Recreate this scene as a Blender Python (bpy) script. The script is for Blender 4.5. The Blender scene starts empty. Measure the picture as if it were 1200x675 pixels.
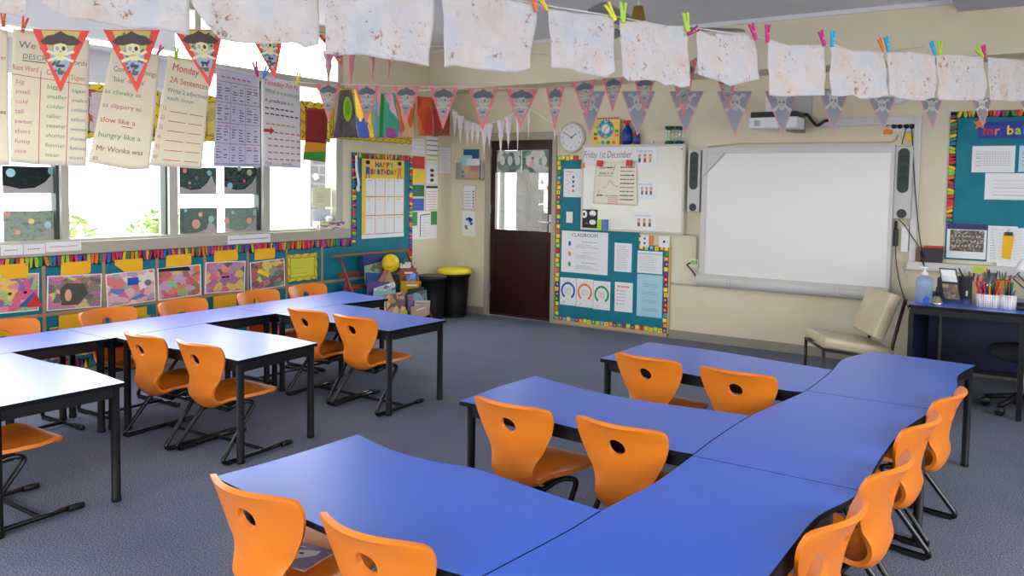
import bpy, bmesh, math, random
from mathutils import Vector, Matrix, noise
C = bpy.context.scene.collection
R0 = random.Random(7)
PI = math.pi
# ---------------------------------------------------------------- camera
H = 1.53
YAW, PIT, ROL, FPX, CX, CY = 2.13922132, 0.0577776631, -0.0172342117, 948.875211, 640.0, 272.242255
def cam_axes():
    f = Vector((math.cos(YAW)*math.cos(PIT), math.sin(YAW)*math.cos(PIT), -math.sin(PIT)))
    rt = Vector((math.sin(YAW), -math.cos(YAW), 0)); dn = f.cross(rt)
    r_ = math.cos(ROL)*rt + math.sin(ROL)*dn; d_ = -math.sin(ROL)*rt + math.cos(ROL)*dn
    return r_, d_, f
AR, AD, AF = cam_axes()
O = Vector((0, 0, H))
def ray(x, y): return AR*((x-CX)/FPX) + AD*((y-CY)/FPX) + AF
def on_z(x, y, z): d = ray(x, y); return O + d*((z-H)/d.z)
def on_y(x, y, Y): d = ray(x, y); return O + d*(Y/d.y)
cam = bpy.data.cameras.new('camera'); camo = bpy.data.objects.new('camera', cam); C.objects.link(camo)
cam.sensor_width = 36; cam.lens = FPX/1200*36; cam.shift_x = (600-CX)/1200; cam.shift_y = -(337.5-CY)/1200
M4 = Matrix((AR, -AD, -AF)).transposed().to_4x4(); M4.translation = O; camo.matrix_world = M4
cam.clip_start = .05
bpy.context.scene.camera = camo
# ---------------------------------------------------------------- frames (flat reference systems)
class Fr:
    def __init__(s, o, u, n):
        s.o = Vector(o); s.u = Vector(u).normalized(); s.n = Vector(n).normalized(); s.v = Vector((0, 0, 1))
    def at(s, a, b, c=0): return s.o + s.u*a + s.v*b + s.n*c
    def px(s, x, y, c=0):
        d = ray(x, y); P0 = s.o + s.n*c
        P = O + d*((P0-O).dot(s.n)/d.dot(s.n)); q = P - s.o
        return q.dot(s.u), q.z
    def rect(s, x0, y0, x1, y1, c=0):
        xm, ym = (x0+x1)/2, (y0+y1)/2
        return s.px(x0, ym, c)[0], s.px(xm, y1, c)[1], s.px(x1, ym, c)[0], s.px(xm, y0, c)[1]
YB, XL = 7.6, -6.22
BACK = Fr((0, YB, 0), (1, 0, 0), (0, -1, 0))
LEFT = Fr((XL, 0, 0), (0, 1, 0), (1, 0, 0))
# ---------------------------------------------------------------- materials
def lin(c):
    return tuple((x/12.92 if x <= .04045 else ((x+.055)/1.055)**2.4) for x in c)
def rgb(r, g, b): return lin((r/255, g/255, b/255))
MATS = {}
def nodes(name):
    m = bpy.data.materials.new(name); m.use_nodes = True
    nt = m.node_tree; b = nt.nodes['Principled BSDF']; return m, nt, b
def mat(name, col, rough=.6, metal=0, emis=0, spec=.5, trans=0, coat=0):
    if name in MATS: return MATS[name]
    m, nt, b = nodes(name)
    b.inputs['Base Color'].default_value = (*col, 1); b.inputs['Roughness'].default_value = rough
    b.inputs['Metallic'].default_value = metal; b.inputs['Specular IOR Level'].default_value = spec
    if coat: b.inputs['Coat Weight'].default_value = coat; b.inputs['Coat Roughness'].default_value = .15
    if emis: b.inputs['Emission Color'].default_value = (*col, 1); b.inputs['Emission Strength'].default_value = emis
    MATS[name] = m; return m
def N(nt, t, **k):
    n = nt.nodes.new(t)
    for a, v in k.items():
        if a in ('ins',):
            for i, x in v.items(): n.inputs[i].default_value = x
        else: setattr(n, a, v)
    return n
def coords(nt, kind='Object', scale=1, loc=(0, 0, 0)):
    tc = N(nt, 'ShaderNodeTexCoord'); mp = N(nt, 'ShaderNodeMapping')
    mp.inputs['Scale'].default_value = (scale,)*3 if not isinstance(scale, tuple) else scale
    mp.inputs['Location'].default_value = loc
    nt.links.new(tc.outputs[kind], mp.inputs['Vector']); return mp.outputs[0]
def ramp(nt, src, stops, interp='LINEAR'):
    r = N(nt, 'ShaderNodeValToRGB'); r.color_ramp.interpolation = interp
    e = r.color_ramp.elements
    while len(e) < len(stops): e.new(.5)
    for i, (p, c) in enumerate(stops): e[i].position = p; e[i].color = (*c, 1)
    nt.links.new(src, r.inputs[0]); return r.outputs[0]
def mixc(nt, fac, a, b, mode='MIX'):
    n = N(nt, 'ShaderNodeMix', data_type='RGBA', blend_type=mode)
    for sock, v in ((n.inputs[0], fac), (n.inputs[6], a), (n.inputs[7], b)):
        if isinstance(v, (int, float)): sock.default_value = v
        elif isinstance(v, tuple): sock.default_value = (*v, 1)
        else: nt.links.new(v, sock)
    return n.outputs[2]
def bump(nt, b, src, st=.3, dist=.01):
    bp = N(nt, 'ShaderNodeBump'); bp.inputs['Strength'].default_value = st; bp.inputs['Distance'].default_value = dist
    nt.links.new(src, bp.inputs['Height']); nt.links.new(bp.outputs[0], b.inputs['Normal'])
def noisetex(nt, vec, scale, detail=3, rough=.5, out=0):
    n = N(nt, 'ShaderNodeTexNoise'); n.inputs['Scale'].default_value = scale
    n.inputs['Detail'].default_value = detail; n.inputs['Roughness'].default_value = rough
    nt.links.new(vec, n.inputs['Vector']); return n.outputs[out]
def m_carpet():
    m, nt, b = nodes('carpet'); v = coords(nt)
    n1 = noisetex(nt, v, 150, 2, .8); n2 = noisetex(nt, v, 3, 2); n3 = noisetex(nt, v, 260, 1)
    c = ramp(nt, n1, [(.30, rgb(40, 54, 88)), (.44, rgb(98, 108, 132)), (.55, rgb(134, 140, 156)), (.70, rgb(186, 172, 172))])
    c2 = mixc(nt, ramp(nt, n2, [(.3, (0, 0, 0)), (.7, (.25, .25, .25))]), c, rgb(84, 92, 120))
    nt.links.new(c2, b.inputs['Base Color']); b.inputs['Roughness'].default_value = .95
    b.inputs['Specular IOR Level'].default_value = .15; bump(nt, b, n3, .6, .004); return m
def m_noise(name, c1, c2, scale=6, rough=.7, bs=0, bscale=40, det=3, spec=.4, bdist=.004):
    if name in MATS: return MATS[name]
    m, nt, b = nodes(name); v = coords(nt)
    nt.links.new(ramp(nt, noisetex(nt, v, scale, det), [(.35, c1), (.65, c2)]), b.inputs['Base Color'])
    b.inputs['Roughness'].default_value = rough; b.inputs['Specular IOR Level'].default_value = spec
    if bs: bump(nt, b, noisetex(nt, v, bscale, 3), bs, bdist)
    MATS[name] = m; return m
def m_art(name, cols, seed, scale=5, line=True):
    """painted or crayoned sheet: patches of colour with dark strokes, on the sheet's own UVs"""
    if name in MATS: return MATS[name]
    m, nt, b = nodes(name); v = coords(nt, 'UV', scale, (seed*3.7, seed*1.9, 0))
    w = noisetex(nt, v, 1.4, 3, .6, 1); vm = N(nt, 'ShaderNodeVectorMath', operation='MULTIPLY_ADD')
    nt.links.new(w, vm.inputs[0]); vm.inputs[1].default_value = (.9, .9, 0); nt.links.new(v, vm.inputs[2])
    vo = N(nt, 'ShaderNodeTexVoronoi'); vo.inputs['Scale'].default_value = 1.0; nt.links.new(vm.outputs[0], vo.inputs['Vector'])
    sp = N(nt, 'ShaderNodeSeparateColor'); nt.links.new(vo.outputs['Color'], sp.inputs[0])
    st = [(i/len(cols), c) for i, c in enumerate(cols)]
    c = ramp(nt, sp.outputs[0], st, 'CONSTANT')
    if line:
        ve = N(nt, 'ShaderNodeTexVoronoi', feature='DISTANCE_TO_EDGE'); nt.links.new(vm.outputs[0], ve.inputs['Vector'])
        c = mixc(nt, ramp(nt, ve.outputs['Distance'], [(.0, (.35,)*3), (.05, (0, 0, 0))]), c, rgb(50, 45, 50))
    g = noisetex(nt, coords(nt, 'UV', 40), 1, 3)
    c = mixc(nt, ramp(nt, g, [(.4, (0, 0, 0)), (.75, (.45,)*3)]), c, rgb(230, 220, 210))
    nt.links.new(c, b.inputs['Base Color']); b.inputs['Roughness'].default_value = .75; MATS[name] = m; return m
def m_crumple():
    m, nt, b = nodes('aged_paper'); v0 = coords(nt)
    oi = N(nt, 'ShaderNodeObjectInfo'); vm = N(nt, 'ShaderNodeVectorMath', operation='MULTIPLY_ADD'); cb = N(nt, 'ShaderNodeCombineXYZ')
    for i in range(3): nt.links.new(oi.outputs['Random'], cb.inputs[i])
    nt.links.new(cb.outputs[0], vm.inputs[0]); vm.inputs[1].default_value = (31, 57, 83); nt.links.new(v0, vm.inputs[2]); v = vm.outputs[0]
    streak = noisetex(nt, v, 34, 5, .75); patch = noisetex(nt, v, 7, 2); tone = noisetex(nt, v, 8, 3)
    base = ramp(nt, tone, [(.3, rgb(220, 223, 230)), (.46, rgb(230, 226, 226)), (.6, rgb(232, 223, 219)), (.76, rgb(226, 208, 196))])
    mk = N(nt, 'ShaderNodeMath', operation='MULTIPLY')
    nt.links.new(ramp(nt, streak, [(.565, (0, 0, 0)), (.62, (1, 1, 1))]), mk.inputs[0])
    nt.links.new(ramp(nt, patch, [(.47, (0, 0, 0)), (.57, (.85, .85, .85))]), mk.inputs[1])
    c = mixc(nt, mk.outputs[0], base, rgb(176, 112, 74))
    s2 = N(nt, 'ShaderNodeMath', operation='MULTIPLY'); n2 = noisetex(nt, v, 16, 2)
    nt.links.new(ramp(nt, n2, [(.735, (0, 0, 0)), (.765, (.8, .8, .8))]), s2.inputs[0]); s2.inputs[1].default_value = 1
    c = mixc(nt, s2.outputs[0], c, rgb(228, 150, 88))
    nt.links.new(c, b.inputs['Base Color']); b.inputs['Roughness'].default_value = .8
    bump(nt, b, noisetex(nt, v, 14, 6, .6), .9, .03)
    tr = N(nt, 'ShaderNodeBsdfTranslucent'); nt.links.new(c, tr.inputs[0]); mx = N(nt, 'ShaderNodeMixShader'); mx.inputs[0].default_value = .3
    out = nt.nodes['Material Output']; nt.links.new(b.outputs[0], mx.inputs[1]); nt.links.new(tr.outputs[0], mx.inputs[2]); nt.links.new(mx.outputs[0], out.inputs[0])
    return m
def m_thin(name, col, tl=.35, tp=.0, rough=.5):
    """thin sheet that lets some light through"""
    if name in MATS: return MATS[name]
    m, nt, b = nodes(name); b.inputs['Base Color'].default_value = (*col, 1); b.inputs['Roughness'].default_value = rough
    tr = N(nt, 'ShaderNodeBsdfTranslucent'); tr.inputs[0].default_value = (*col, 1)
    mx = N(nt, 'ShaderNodeMixShader'); mx.inputs[0].default_value = tl; out = nt.nodes['Material Output']
    nt.links.new(b.outputs[0], mx.inputs[1]); nt.links.new(tr.outputs[0], mx.inputs[2]); last = mx
    if tp:
        t2 = N(nt, 'ShaderNodeBsdfTransparent'); m2 = N(nt, 'ShaderNodeMixShader'); m2.inputs[0].default_value = tp
        nt.links.new(mx.outputs[0], m2.inputs[1]); nt.links.new(t2.outputs[0], m2.inputs[2]); last = m2
    nt.links.new(last.outputs[0], out.inputs[0]); MATS[name] = m; return m
def m_glass(name, tp=.9, tint=(1, 1, 1)):
    if name in MATS: return MATS[name]
    m = bpy.data.materials.new(name); m.use_nodes = True; nt = m.node_tree; nt.nodes.clear()
    g = N(nt, 'ShaderNodeBsdfGlossy'); g.inputs['Roughness'].default_value = .02
    t = N(nt, 'ShaderNodeBsdfTransparent'); t.inputs[0].default_value = (*tint, 1)
    mx = N(nt, 'ShaderNodeMixShader'); mx.inputs[0].default_value = tp; o = N(nt, 'ShaderNodeOutputMaterial')
    nt.links.new(g.outputs[0], mx.inputs[1]); nt.links.new(t.outputs[0], mx.inputs[2]); nt.links.new(mx.outputs[0], o.inputs[0])
    MATS[name] = m; return m
CARPET = m_carpet()
WALL = m_noise('wall_paint', rgb(222, 211, 182), rgb(226, 216, 188), 3, .6, .05, 200)
CEIL = m_noise('ceiling_paint', rgb(226, 225, 228), rgb(230, 229, 232), 2, .8)
SKIRT = mat('skirting_paint', rgb(150, 145, 130), .6)
TEAL = m_noise('teal_backing_paper', rgb(14, 116, 136), rgb(20, 126, 146), 5, .6, .35, 7, 2, .3, .02)
BLUE = m_noise('blue_laminate', rgb(14, 98, 224), rgb(18, 102, 228), 2, .4, 0, spec=.8)
_bb = BLUE.node_tree.nodes['Principled BSDF']; _bb.inputs['Coat Weight'].default_value = .8; _bb.inputs['Coat Roughness'].default_value = .32; _bb.inputs['Coat IOR'].default_value = 1.6
BLACK = mat('black_powder_coat', rgb(20, 20, 24), .5, spec=.3)
BLKP = mat('black_plastic', rgb(22, 22, 24), .45)
EDGE = mat('black_table_edge', rgb(14, 12, 12), .6, spec=.2)
WHITE = mat('white_plastic', rgb(235, 235, 232), .4)
PAPER = mat('white_paper', rgb(238, 238, 238), .8)
CREAM = m_thin('cream_chart_paper', rgb(242, 234, 214), .4)
LILAC = m_thin('pale_chart_paper', rgb(214, 210, 220), .3)
INK = mat('black_ink', rgb(30, 28, 32), .7)
GREY = mat('grey_metal', rgb(165, 165, 165), .4, .3)
SILVER = mat('silver_frame', rgb(190, 190, 188), .35, .3)
DKGREY = mat('dark_grey_mesh', rgb(62, 70, 66), .7)
LGREY = mat('light_grey_plastic', rgb(196, 196, 190), .45)
PUTTY = mat('putty_plastic', rgb(190, 188, 176), .5)
MAROON = m_noise('maroon_door_paint', rgb(44, 12, 16), rgb(50, 15, 18), 4, .35)
FRAMEP = mat('window_frame_paint', rgb(182, 180, 166), .5)
SILL = mat('sill_paint', rgb(178, 172, 152), .5)
BEIGEV = m_noise('beige_vinyl', rgb(200, 184, 150), rgb(210, 195, 164), 8, .3, .15, 30)
BROWNM = mat('brown_metal', rgb(48, 30, 24), .4)
GLASS = m_glass('clear_glass', .93)
NAVY = m_noise('navy_laminate', rgb(10, 18, 60), rgb(12, 22, 68), 3, .5)
def pal(n, r, g, b, rough=.55): return mat(n, rgb(r, g, b), rough)
RED = pal('red', 212, 48, 40); ORA = pal('orange', 240, 130, 40); YEL = pal('yellow', 250, 214, 20); GRN = pal('green', 40, 150, 60)
BLU = pal('blue', 30, 90, 190); PUR = pal('purple', 120, 40, 130); PNK = pal('pink', 226, 60, 140); LIM = pal('lime', 178, 220, 40)
CYA = pal('cyan', 40, 170, 220); BRN = pal('brown', 120, 80, 50); TAN = pal('tan', 206, 170, 120); LBL = pal('light_blue', 168, 214, 228)
GOLDY = m_noise('golden_card', rgb(250, 186, 20), rgb(252, 196, 40), 4, .6)
LIMEY = pal('pale_lime_card', 216, 220, 60); SKIN = pal('printed_skin', 226, 176, 140); BONE = pal('bone_print', 232, 222, 180)
INKS = {'k': INK, 'r': pal('red_ink', 214, 96, 92), 'g': pal('green_ink', 120, 170, 84), 'b': pal('blue_ink', 110, 130, 160), 'p': pal('pink_ink', 214, 120, 160), 'n': pal('brown_ink', 150, 100, 90), 'o': pal('orange_ink', 226, 160, 90), 'm': pal('grey_ink', 120, 118, 126)}
# ---------------------------------------------------------------- mesh builder
GLY = {}
def glyph(s):
    if s in GLY: return GLY[s]
    cu = bpy.data.curves.new('t', 'FONT'); cu.body = s; cu.size = 1; cu.resolution_u = 2
    o = bpy.data.objects.new('t', cu); C.objects.link(o); dg = bpy.context.evaluated_depsgraph_get(); dg.update()
    me = o.evaluated_get(dg).to_mesh()
    vs = [(v.co.x, v.co.y) for v in me.vertices]; fs = [tuple(p.vertices) for p in me.polygons]
    o.evaluated_get(dg).to_mesh_clear(); bpy.data.objects.remove(o); bpy.data.curves.remove(cu)
    GLY[s] = (vs, fs, max([v[0] for v in vs] or [1])); return GLY[s]
class MB:
    def __init__(s): s.v = []; s.f = []; s.m = []; s.uv = []; s.mats = []; s.sm = []
    def mi(s, m):
        if m not in s.mats: s.mats.append(m)
        return s.mats.index(m)
    def face(s, idx, m, uv=None, smooth=False):
        s.f.append(tuple(idx)); s.m.append(s.mi(m)); s.uv.append(uv); s.sm.append(smooth)
    def poly(s, pts, m, uv=None):
        b = len(s.v); s.v += [Vector(p) for p in pts]; s.face(range(b, b+len(pts)), m, uv)
    def box(s, lo, hi, m, rz=0, c=None, M=None):
        x0, y0, z0 = lo; x1, y1, z1 = hi
        P = [Vector(p) for p in ((x0, y0, z0), (x1, y0, z0), (x1, y1, z0), (x0, y1, z0), (x0, y0, z1), (x1, y0, z1), (x1, y1, z1), (x0, y1, z1))]
        if rz or c is not None:
            c = Vector(c) if c is not None else (P[0]+P[6])/2; Rm = Matrix.Rotation(rz, 3, 'Z'); P = [c + Rm@(p-c) for p in P]
        if M: P = [M@p for p in P]
        b = len(s.v); s.v += P
        for f in ((0, 3, 2, 1), (4, 5, 6, 7), (0, 1, 5, 4), (1, 2, 6, 5), (2, 3, 7, 6), (3, 0, 4, 7)): s.face([b+i for i in f], m, [(0, 0), (1, 0), (1, 1), (0, 1)])
    def fbox(s, fr, a0, b0, a1, b1, c0, c1, m, side=None):
        """box in a frame; the front face (c1) carries UVs 0..1"""
        side = side or m; P = [fr.at(a, b, c) for c in (c0, c1) for a, b in ((a0, b0), (a1, b0), (a1, b1), (a0, b1))]
        b = len(s.v); s.v += P
        flip = fr.u.cross(fr.v).dot(fr.n) < 0
        F = [((4, 5, 6, 7), m), ((3, 2, 1, 0), side), ((0, 1, 5, 4), side), ((1, 2, 6, 5), side), ((2, 3, 7, 6), side), ((3, 0, 4, 7), side)]
        for f, mm in F:
            uv = [(0, 0), (1, 0), (1, 1), (0, 1)]
            if flip: f = f[::-1]; uv = uv[::-1]
            s.face([b+i for i in f], mm, uv)
    def fprism(s, fr, pts, c0, c1, m, side=None, uvs=False):
        side = side or m; n = len(pts); b = len(s.v)
        s.v += [fr.at(p[0], p[1], c1) for p in pts] + [fr.at(p[0], p[1], c0) for p in pts]
        s.face(range(b, b+n), m); s.face(range(b+2*n-1, b+n-1, -1), side)
        for i in range(n): j = (i+1) % n; s.face([b+i, b+n+i, b+n+j, b+j], side)
    def prism(s, pts, z0, z1, m, side=None, bot=None):
        side = side or m; n = len(pts); b = len(s.v)
        s.v += [Vector((p[0], p[1], z1)) for p in pts] + [Vector((p[0], p[1], z0)) for p in pts]
        s.face(range(b, b+n), m); s.face(range(b+2*n-1, b+n-1, -1), bot or side)
        for i in range(n): j = (i+1) % n; s.face([b+i, b+n+i, b+n+j, b+j], side)
    def tube(s, pts, r, m, seg=10, bend=0, flat=1):
        pts = [Vector(p) for p in pts]
        if bend: pts = rounded(pts, bend)
        n = len(pts); rings = []
        t = (pts[1]-pts[0]).normalized(); up = Vector((0, 0, 1)) if abs(t.z) < .9 else Vector((1, 0, 0))
        x = t.cross(up).normalized()
        for i, p in enumerate(pts):
            t = ((pts[min(i+1, n-1)]-pts[max(i-1, 0)])).normalized(); x = (x - t*x.dot(t)).normalized(); y = t.cross(x)
            rr = r[i] if isinstance(r, (list, tuple)) else r
            b = len(s.v); s.v += [p + (x*math.cos(2*PI*k/seg) + y*math.sin(2*PI*k/seg)*flat)*rr for k in range(seg)]; rings.append(b)
        for a, b in zip(rings, rings[1:]):
            for k in range(seg): j = (k+1) % seg; s.face([a+k, a+j, b+j, b+k], m, None, True)
        s.face([rings[0]+k for k in range(seg)][::-1], m); s.face([rings[-1]+k for k in range(seg)], m)
    def lathe(s, prof, c, m, seg=24, M=None, sm=True, sx=1):
        rings = []; c = Vector(c)
        for r, z in prof:
            b = len(s.v)
            P = [Vector((r*math.cos(2*PI*k/seg)*sx, r*math.sin(2*PI*k/seg), z)) for k in range(seg)]
            s.v += [c + (M@p if M else p) for p in P]; rings.append(b)
        for a, b in zip(rings, rings[1:]):
            for k in range(seg): j = (k+1) % seg; s.face([a+k, a+j, b+j, b+k], m, None, sm)
        s.face([rings[0]+k for k in range(seg)][::-1], m); s.face([rings[-1]+k for k in range(seg)], m)
    def disc(s, fr, a, b, ra, rb, c, m, seg=20, c0=None):
        pts = [(a+ra*math.cos(2*PI*k/seg), b+rb*math.sin(2*PI*k/seg)) for k in range(seg)]
        if c0 is None: s.poly([fr.at(p[0], p[1], c) for p in pts], m)
        else: s.fprism(fr, pts, c0, c, m)
    def text(s, fr, st, a, b, h, c, m, width=None, rot=0, slant=0):
        """lettering lying on a face: (a, b) is the lower left corner, h the cap height"""
        vs, fs, w = glyph(st); k = h/.70; kx = k if width is None else min(width/w, k*1.12); ca, sa = math.cos(rot), math.sin(rot)
        bb = len(s.v)
        for x, y in vs:
            X, Y = x*kx + y*k*slant, y*k; s.v.append(fr.at(a+X*ca-Y*sa, b+X*sa+Y*ca, c))
        for f in fs: s.face([bb+i for i in f], m)
    def line(s, fr, pts, w, c, m):
        for (a0, b0), (a1, b1) in zip(pts, pts[1:]):
            d = Vector((a1-a0, b1-b0)); L = d.length
            if L < 1e-6: continue
            n = Vector((-d.y, d.x))/L*w/2
            s.poly([fr.at(a0-n.x, b0-n.y, c), fr.at(a1-n.x, b1-n.y, c), fr.at(a1+n.x, b1+n.y, c), fr.at(a0+n.x, b0+n.y, c)], m)
    def scrawl(s, fr, a0, a1, b, c, m, w=.0015, rnd=R0, amp=.003):
        """a line of small illegible print"""
        a = a0
        while a < a1:
            l = min(rnd.uniform(.008, .03), a1-a); s.poly([fr.at(a, b-amp/2, c), fr.at(a+l, b-amp/2, c), fr.at(a+l, b+amp/2, c), fr.at(a, b+amp/2, c)], m); a += l + .006
    def build(s, name, parent=None, bevel=0, wn=False):
        me = bpy.data.meshes.new(name)
        if parent is None:
            xs = [v.x for v in s.v]; ys = [v.y for v in s.v]; zs = [v.z for v in s.v]
            loc = Vector(((min(xs)+max(xs))/2, (min(ys)+max(ys))/2, min(zs)))
        else:
            loc = Vector((0, 0, 0)); off = Vector((0, 0, 0)); p = parent
            while p is not None: off += p.location; p = p.parent
        sub = loc if parent is None else off
        me.from_pydata([tuple(v-sub) for v in s.v], [], s.f)
        for m in s.mats: me.materials.append(m)
        me.polygons.foreach_set('material_index', s.m); me.polygons.foreach_set('use_smooth', s.sm)
        if any(u for u in s.uv):
            ul = me.uv_layers.new(name='UVMap'); i = 0
            for f, u in zip(s.f, s.uv):
                for k in range(len(f)): ul.data[i].uv = u[k] if u else (0, 0); i += 1
        me.update()
        o = bpy.data.objects.new(name, me); C.objects.link(o); o.parent = parent
        if parent is None: o.location = loc
        if bevel:
            md = o.modifiers.new('bevel', 'BEVEL'); md.width = bevel; md.segments = 2; md.limit_method = 'ANGLE'; md.angle_limit = 1.0
        return o
def rounded(pts, r, k=6):
    out = [pts[0]]
    for a, p, b in zip(pts, pts[1:], pts[2:]):
        d1 = (a-p); d2 = (b-p); q = min(r, d1.length*.45, d2.length*.45); A = p+d1.normalized()*q; B = p+d2.normalized()*q
        for i in range(k+1): t = i/k; out.append(A*(1-t)**2 + p*2*t*(1-t) + B*t*t)
    return out + [pts[-1]]
def smooth_poly(pts, closed=False, k=8):
    """Catmull-Rom through points"""
    P = [Vector(p) for p in pts]; n = len(P); out = []
    for i in range(n-1):
        a = P[i-1] if i else P[0]*2-P[1]; b, c = P[i], P[i+1]; d = P[i+2] if i+2 < n else P[-1]*2-P[-2]
        for j in range(k):
            t = j/k; out.append(.5*((2*b)+(c-a)*t+(2*a-5*b+4*c-d)*t*t+(3*b-a-3*c+d)*t**3))
    return out + [P[-1]]
def tag(o, label, cat, group=None, kind=None):
    o['label'] = label; o['category'] = cat
    if group: o['group'] = group
    if kind: o['kind'] = kind
    return o
def empty(name, loc, label=None, cat=None, group=None):
    o = bpy.data.objects.new(name, None); C.objects.link(o); o.location = loc; o.empty_display_size = .05
    if label: tag(o, label, cat, group)
    return o
def struct(o): o['kind'] = 'structure'; return o
def copy_thing(src, loc, rz, label, name=None):
    r = src.copy(); C.objects.link(r); r.location = loc; r.rotation_euler = (0, 0, rz); r['label'] = label
    for ch in list(src.children):
        c = ch.copy(); C.objects.link(c); c.parent = r
        for g in ch.children:
            d = g.copy(); C.objects.link(d); d.parent = c
    return r
def resample(pts, n):
    P = [Vector(p) for p in pts]; L = [0]
    for a, b in zip(P, P[1:]): L.append(L[-1]+(b-a).length)
    out = []; j = 0
    for i in range(n+1):
        t = L[-1]*i/n
        while j < len(L)-2 and L[j+1] < t: j += 1
        f = (t-L[j])/max(1e-9, L[j+1]-L[j]); out.append(P[j].lerp(P[j+1], f))
    return out
def sheet(mb, fr, top, bot, m, nx=20, ny=14, amp=.006, seed=0, c=0, th=.0012, freq=9, back=None):
    """sheet lofted between an upper and a lower edge given in the frame's (a, b)"""
    T = resample([(p[0], p[1]) for p in top], nx); B = resample([(p[0], p[1]) for p in bot], nx); b = len(mb.v)
    for side in (0, 1):
        for j in range(ny+1):
            for i in range(nx+1):
                q = T[i].lerp(B[i], j/ny); d = amp*noise.noise(Vector((q.x*freq, q.y*freq, seed*7.1)))*2 + amp*.5*noise.noise(Vector((q.x*freq*3, q.y*freq*3, seed*3.3)))
                mb.v.append(fr.at(q.x, q.y, c+d-side*th))
    W = nx+1; S = W*(ny+1)
    for j in range(ny):
        for i in range(nx):
            q = [j*W+i, j*W+i+1, (j+1)*W+i+1, (j+1)*W+i]; uv = [(i/nx, 1-j/ny), ((i+1)/nx, 1-j/ny), ((i+1)/nx, 1-(j+1)/ny), (i/nx, 1-(j+1)/ny)]
            mb.face([b+x for x in q], m, uv, True); mb.face([b+S+x for x in q][::-1], back or m, uv[::-1], True)
    for i in range(nx):
        mb.face([b+i, b+S+i, b+S+i+1, b+i+1], m); k = ny*W; mb.face([b+k+i+1, b+S+k+i+1, b+S+k+i, b+k+i], m)
    for j in range(ny):
        mb.face([b+(j+1)*W, b+S+(j+1)*W, b+S+j*W, b+j*W], m); k = nx; mb.face([b+j*W+k, b+S+j*W+k, b+S+(j+1)*W+k, b+(j+1)*W+k], m)
class WFr(Fr):
    """a frame whose surface is gently warped, so that a sheet and the ink on it share one shape"""
    def __init__(s, o, u, n, amp=.006, freq=6, seed=0, curl=0):
        Fr.__init__(s, o, u, n); s.amp = amp; s.freq = freq; s.seed = seed; s.curl = curl; s.b0 = 0
    def at(s, a, b, c=0):
        d = s.amp*2*noise.noise(Vector((a*s.freq, b*s.freq*.5, s.seed*5.1)))
        return Fr.at(s, a, b, c+d+s.curl*max(0, s.b0-b)**2)
# ================================================================ THE ROOM
XR, YR, ZC = 2.6, -2.2, 3.05
mb = MB(); mb.box((XL-.3, YR-.3, -.12), (XR+.3, YB+.3, 0), CARPET); struct(mb.build('floor'))
mb = MB(); mb.box((XL-.3, YR-.3, ZC), (XR+.3, YB+.3, ZC+.12), CEIL); struct(mb.build('ceiling'))
# openings of the window wall (a = Y, b = Z)
WZ0, WZ1, UZ0, UZ1 = 1.05, 2.44, 2.53, 3.0
WA0, WA1 = .5, 5.86
mb = MB()
mb.fbox(LEFT, YR-.3, 0, YB, WZ0-.05, -.2, 0, WALL)
mb.fbox(LEFT, YR-.3, WZ0-.05, WA0, ZC, -.2, 0, WALL)
mb.fbox(LEFT, WA1, WZ0-.05, YB, ZC, -.2, 0, WALL)
mb.fbox(LEFT, WA0, UZ1, WA1, ZC, -.2, 0, WALL)
struct(mb.build('wall_left'))
DX0, DX1, DZ = -5.65, -4.77, 2.05
mb = MB()
mb.fbox(BACK, XL-.2, 0, DX0-.0, ZC, -.2, 0, WALL)
mb.fbox(BACK, DX1, 0, XR, ZC, -.2, 0, WALL)
mb.fbox(BACK, DX0, DZ, DX1, ZC, -.2, 0, WALL)
struct(mb.build('wall_back'))
# dropped beam along the top of the back wall
mb = MB(); mb.fbox(BACK, XL, 2.60, XR, ZC, 0, .416, WALL, WALL); struct(mb.build('trim_1'))
mb = MB(); mb.fbox(BACK, XL, ZC-.035, XR, ZC, .416, .44, CEIL); mb.fbox(LEFT, WA1, ZC-.035, YB-.44, ZC, 0, .022, CEIL); struct(mb.build('trim_2'))
# right-hand and rear walls; their unseen windows are added to brighten the room
RWO = (.2, 5.8); 
mb = MB(); x = XR
for a0, z0, a1, z1 in ((YR, 0, YB, .95), (YR, .95, .2, ZC), (5.2, .95, YB, ZC), (.2, 2.45, 5.2, ZC)): mb.box((x, a0, z0), (x+.2, a1, z1), WALL)
struct(mb.build('wall_right'))
mb = MB(); y = YR
for a0, z0, a1, z1 in ((XL, 0, XR, .95), (XL, .95, -5.4, ZC), (1.9, .95, XR, ZC), (-5.4, 2.45, 1.9, ZC)): mb.box((a0, y-.2, z0), (a1, y, z1), WALL)
struct(mb.build('wall_rear'))
mb = MB()
for a0, a1 in ((XL, DX0-.06), (DX1+.06, XR)): mb.fbox(BACK, a0, 0, a1, .085, 0, .016, SKIRT)
struct(mb.build('baseboard_back'))
mb = MB(); mb.fbox(LEFT, YR, 0, YB-.016, .085, 0, .016, SKIRT); struct(mb.build('baseboard_left'))
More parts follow.
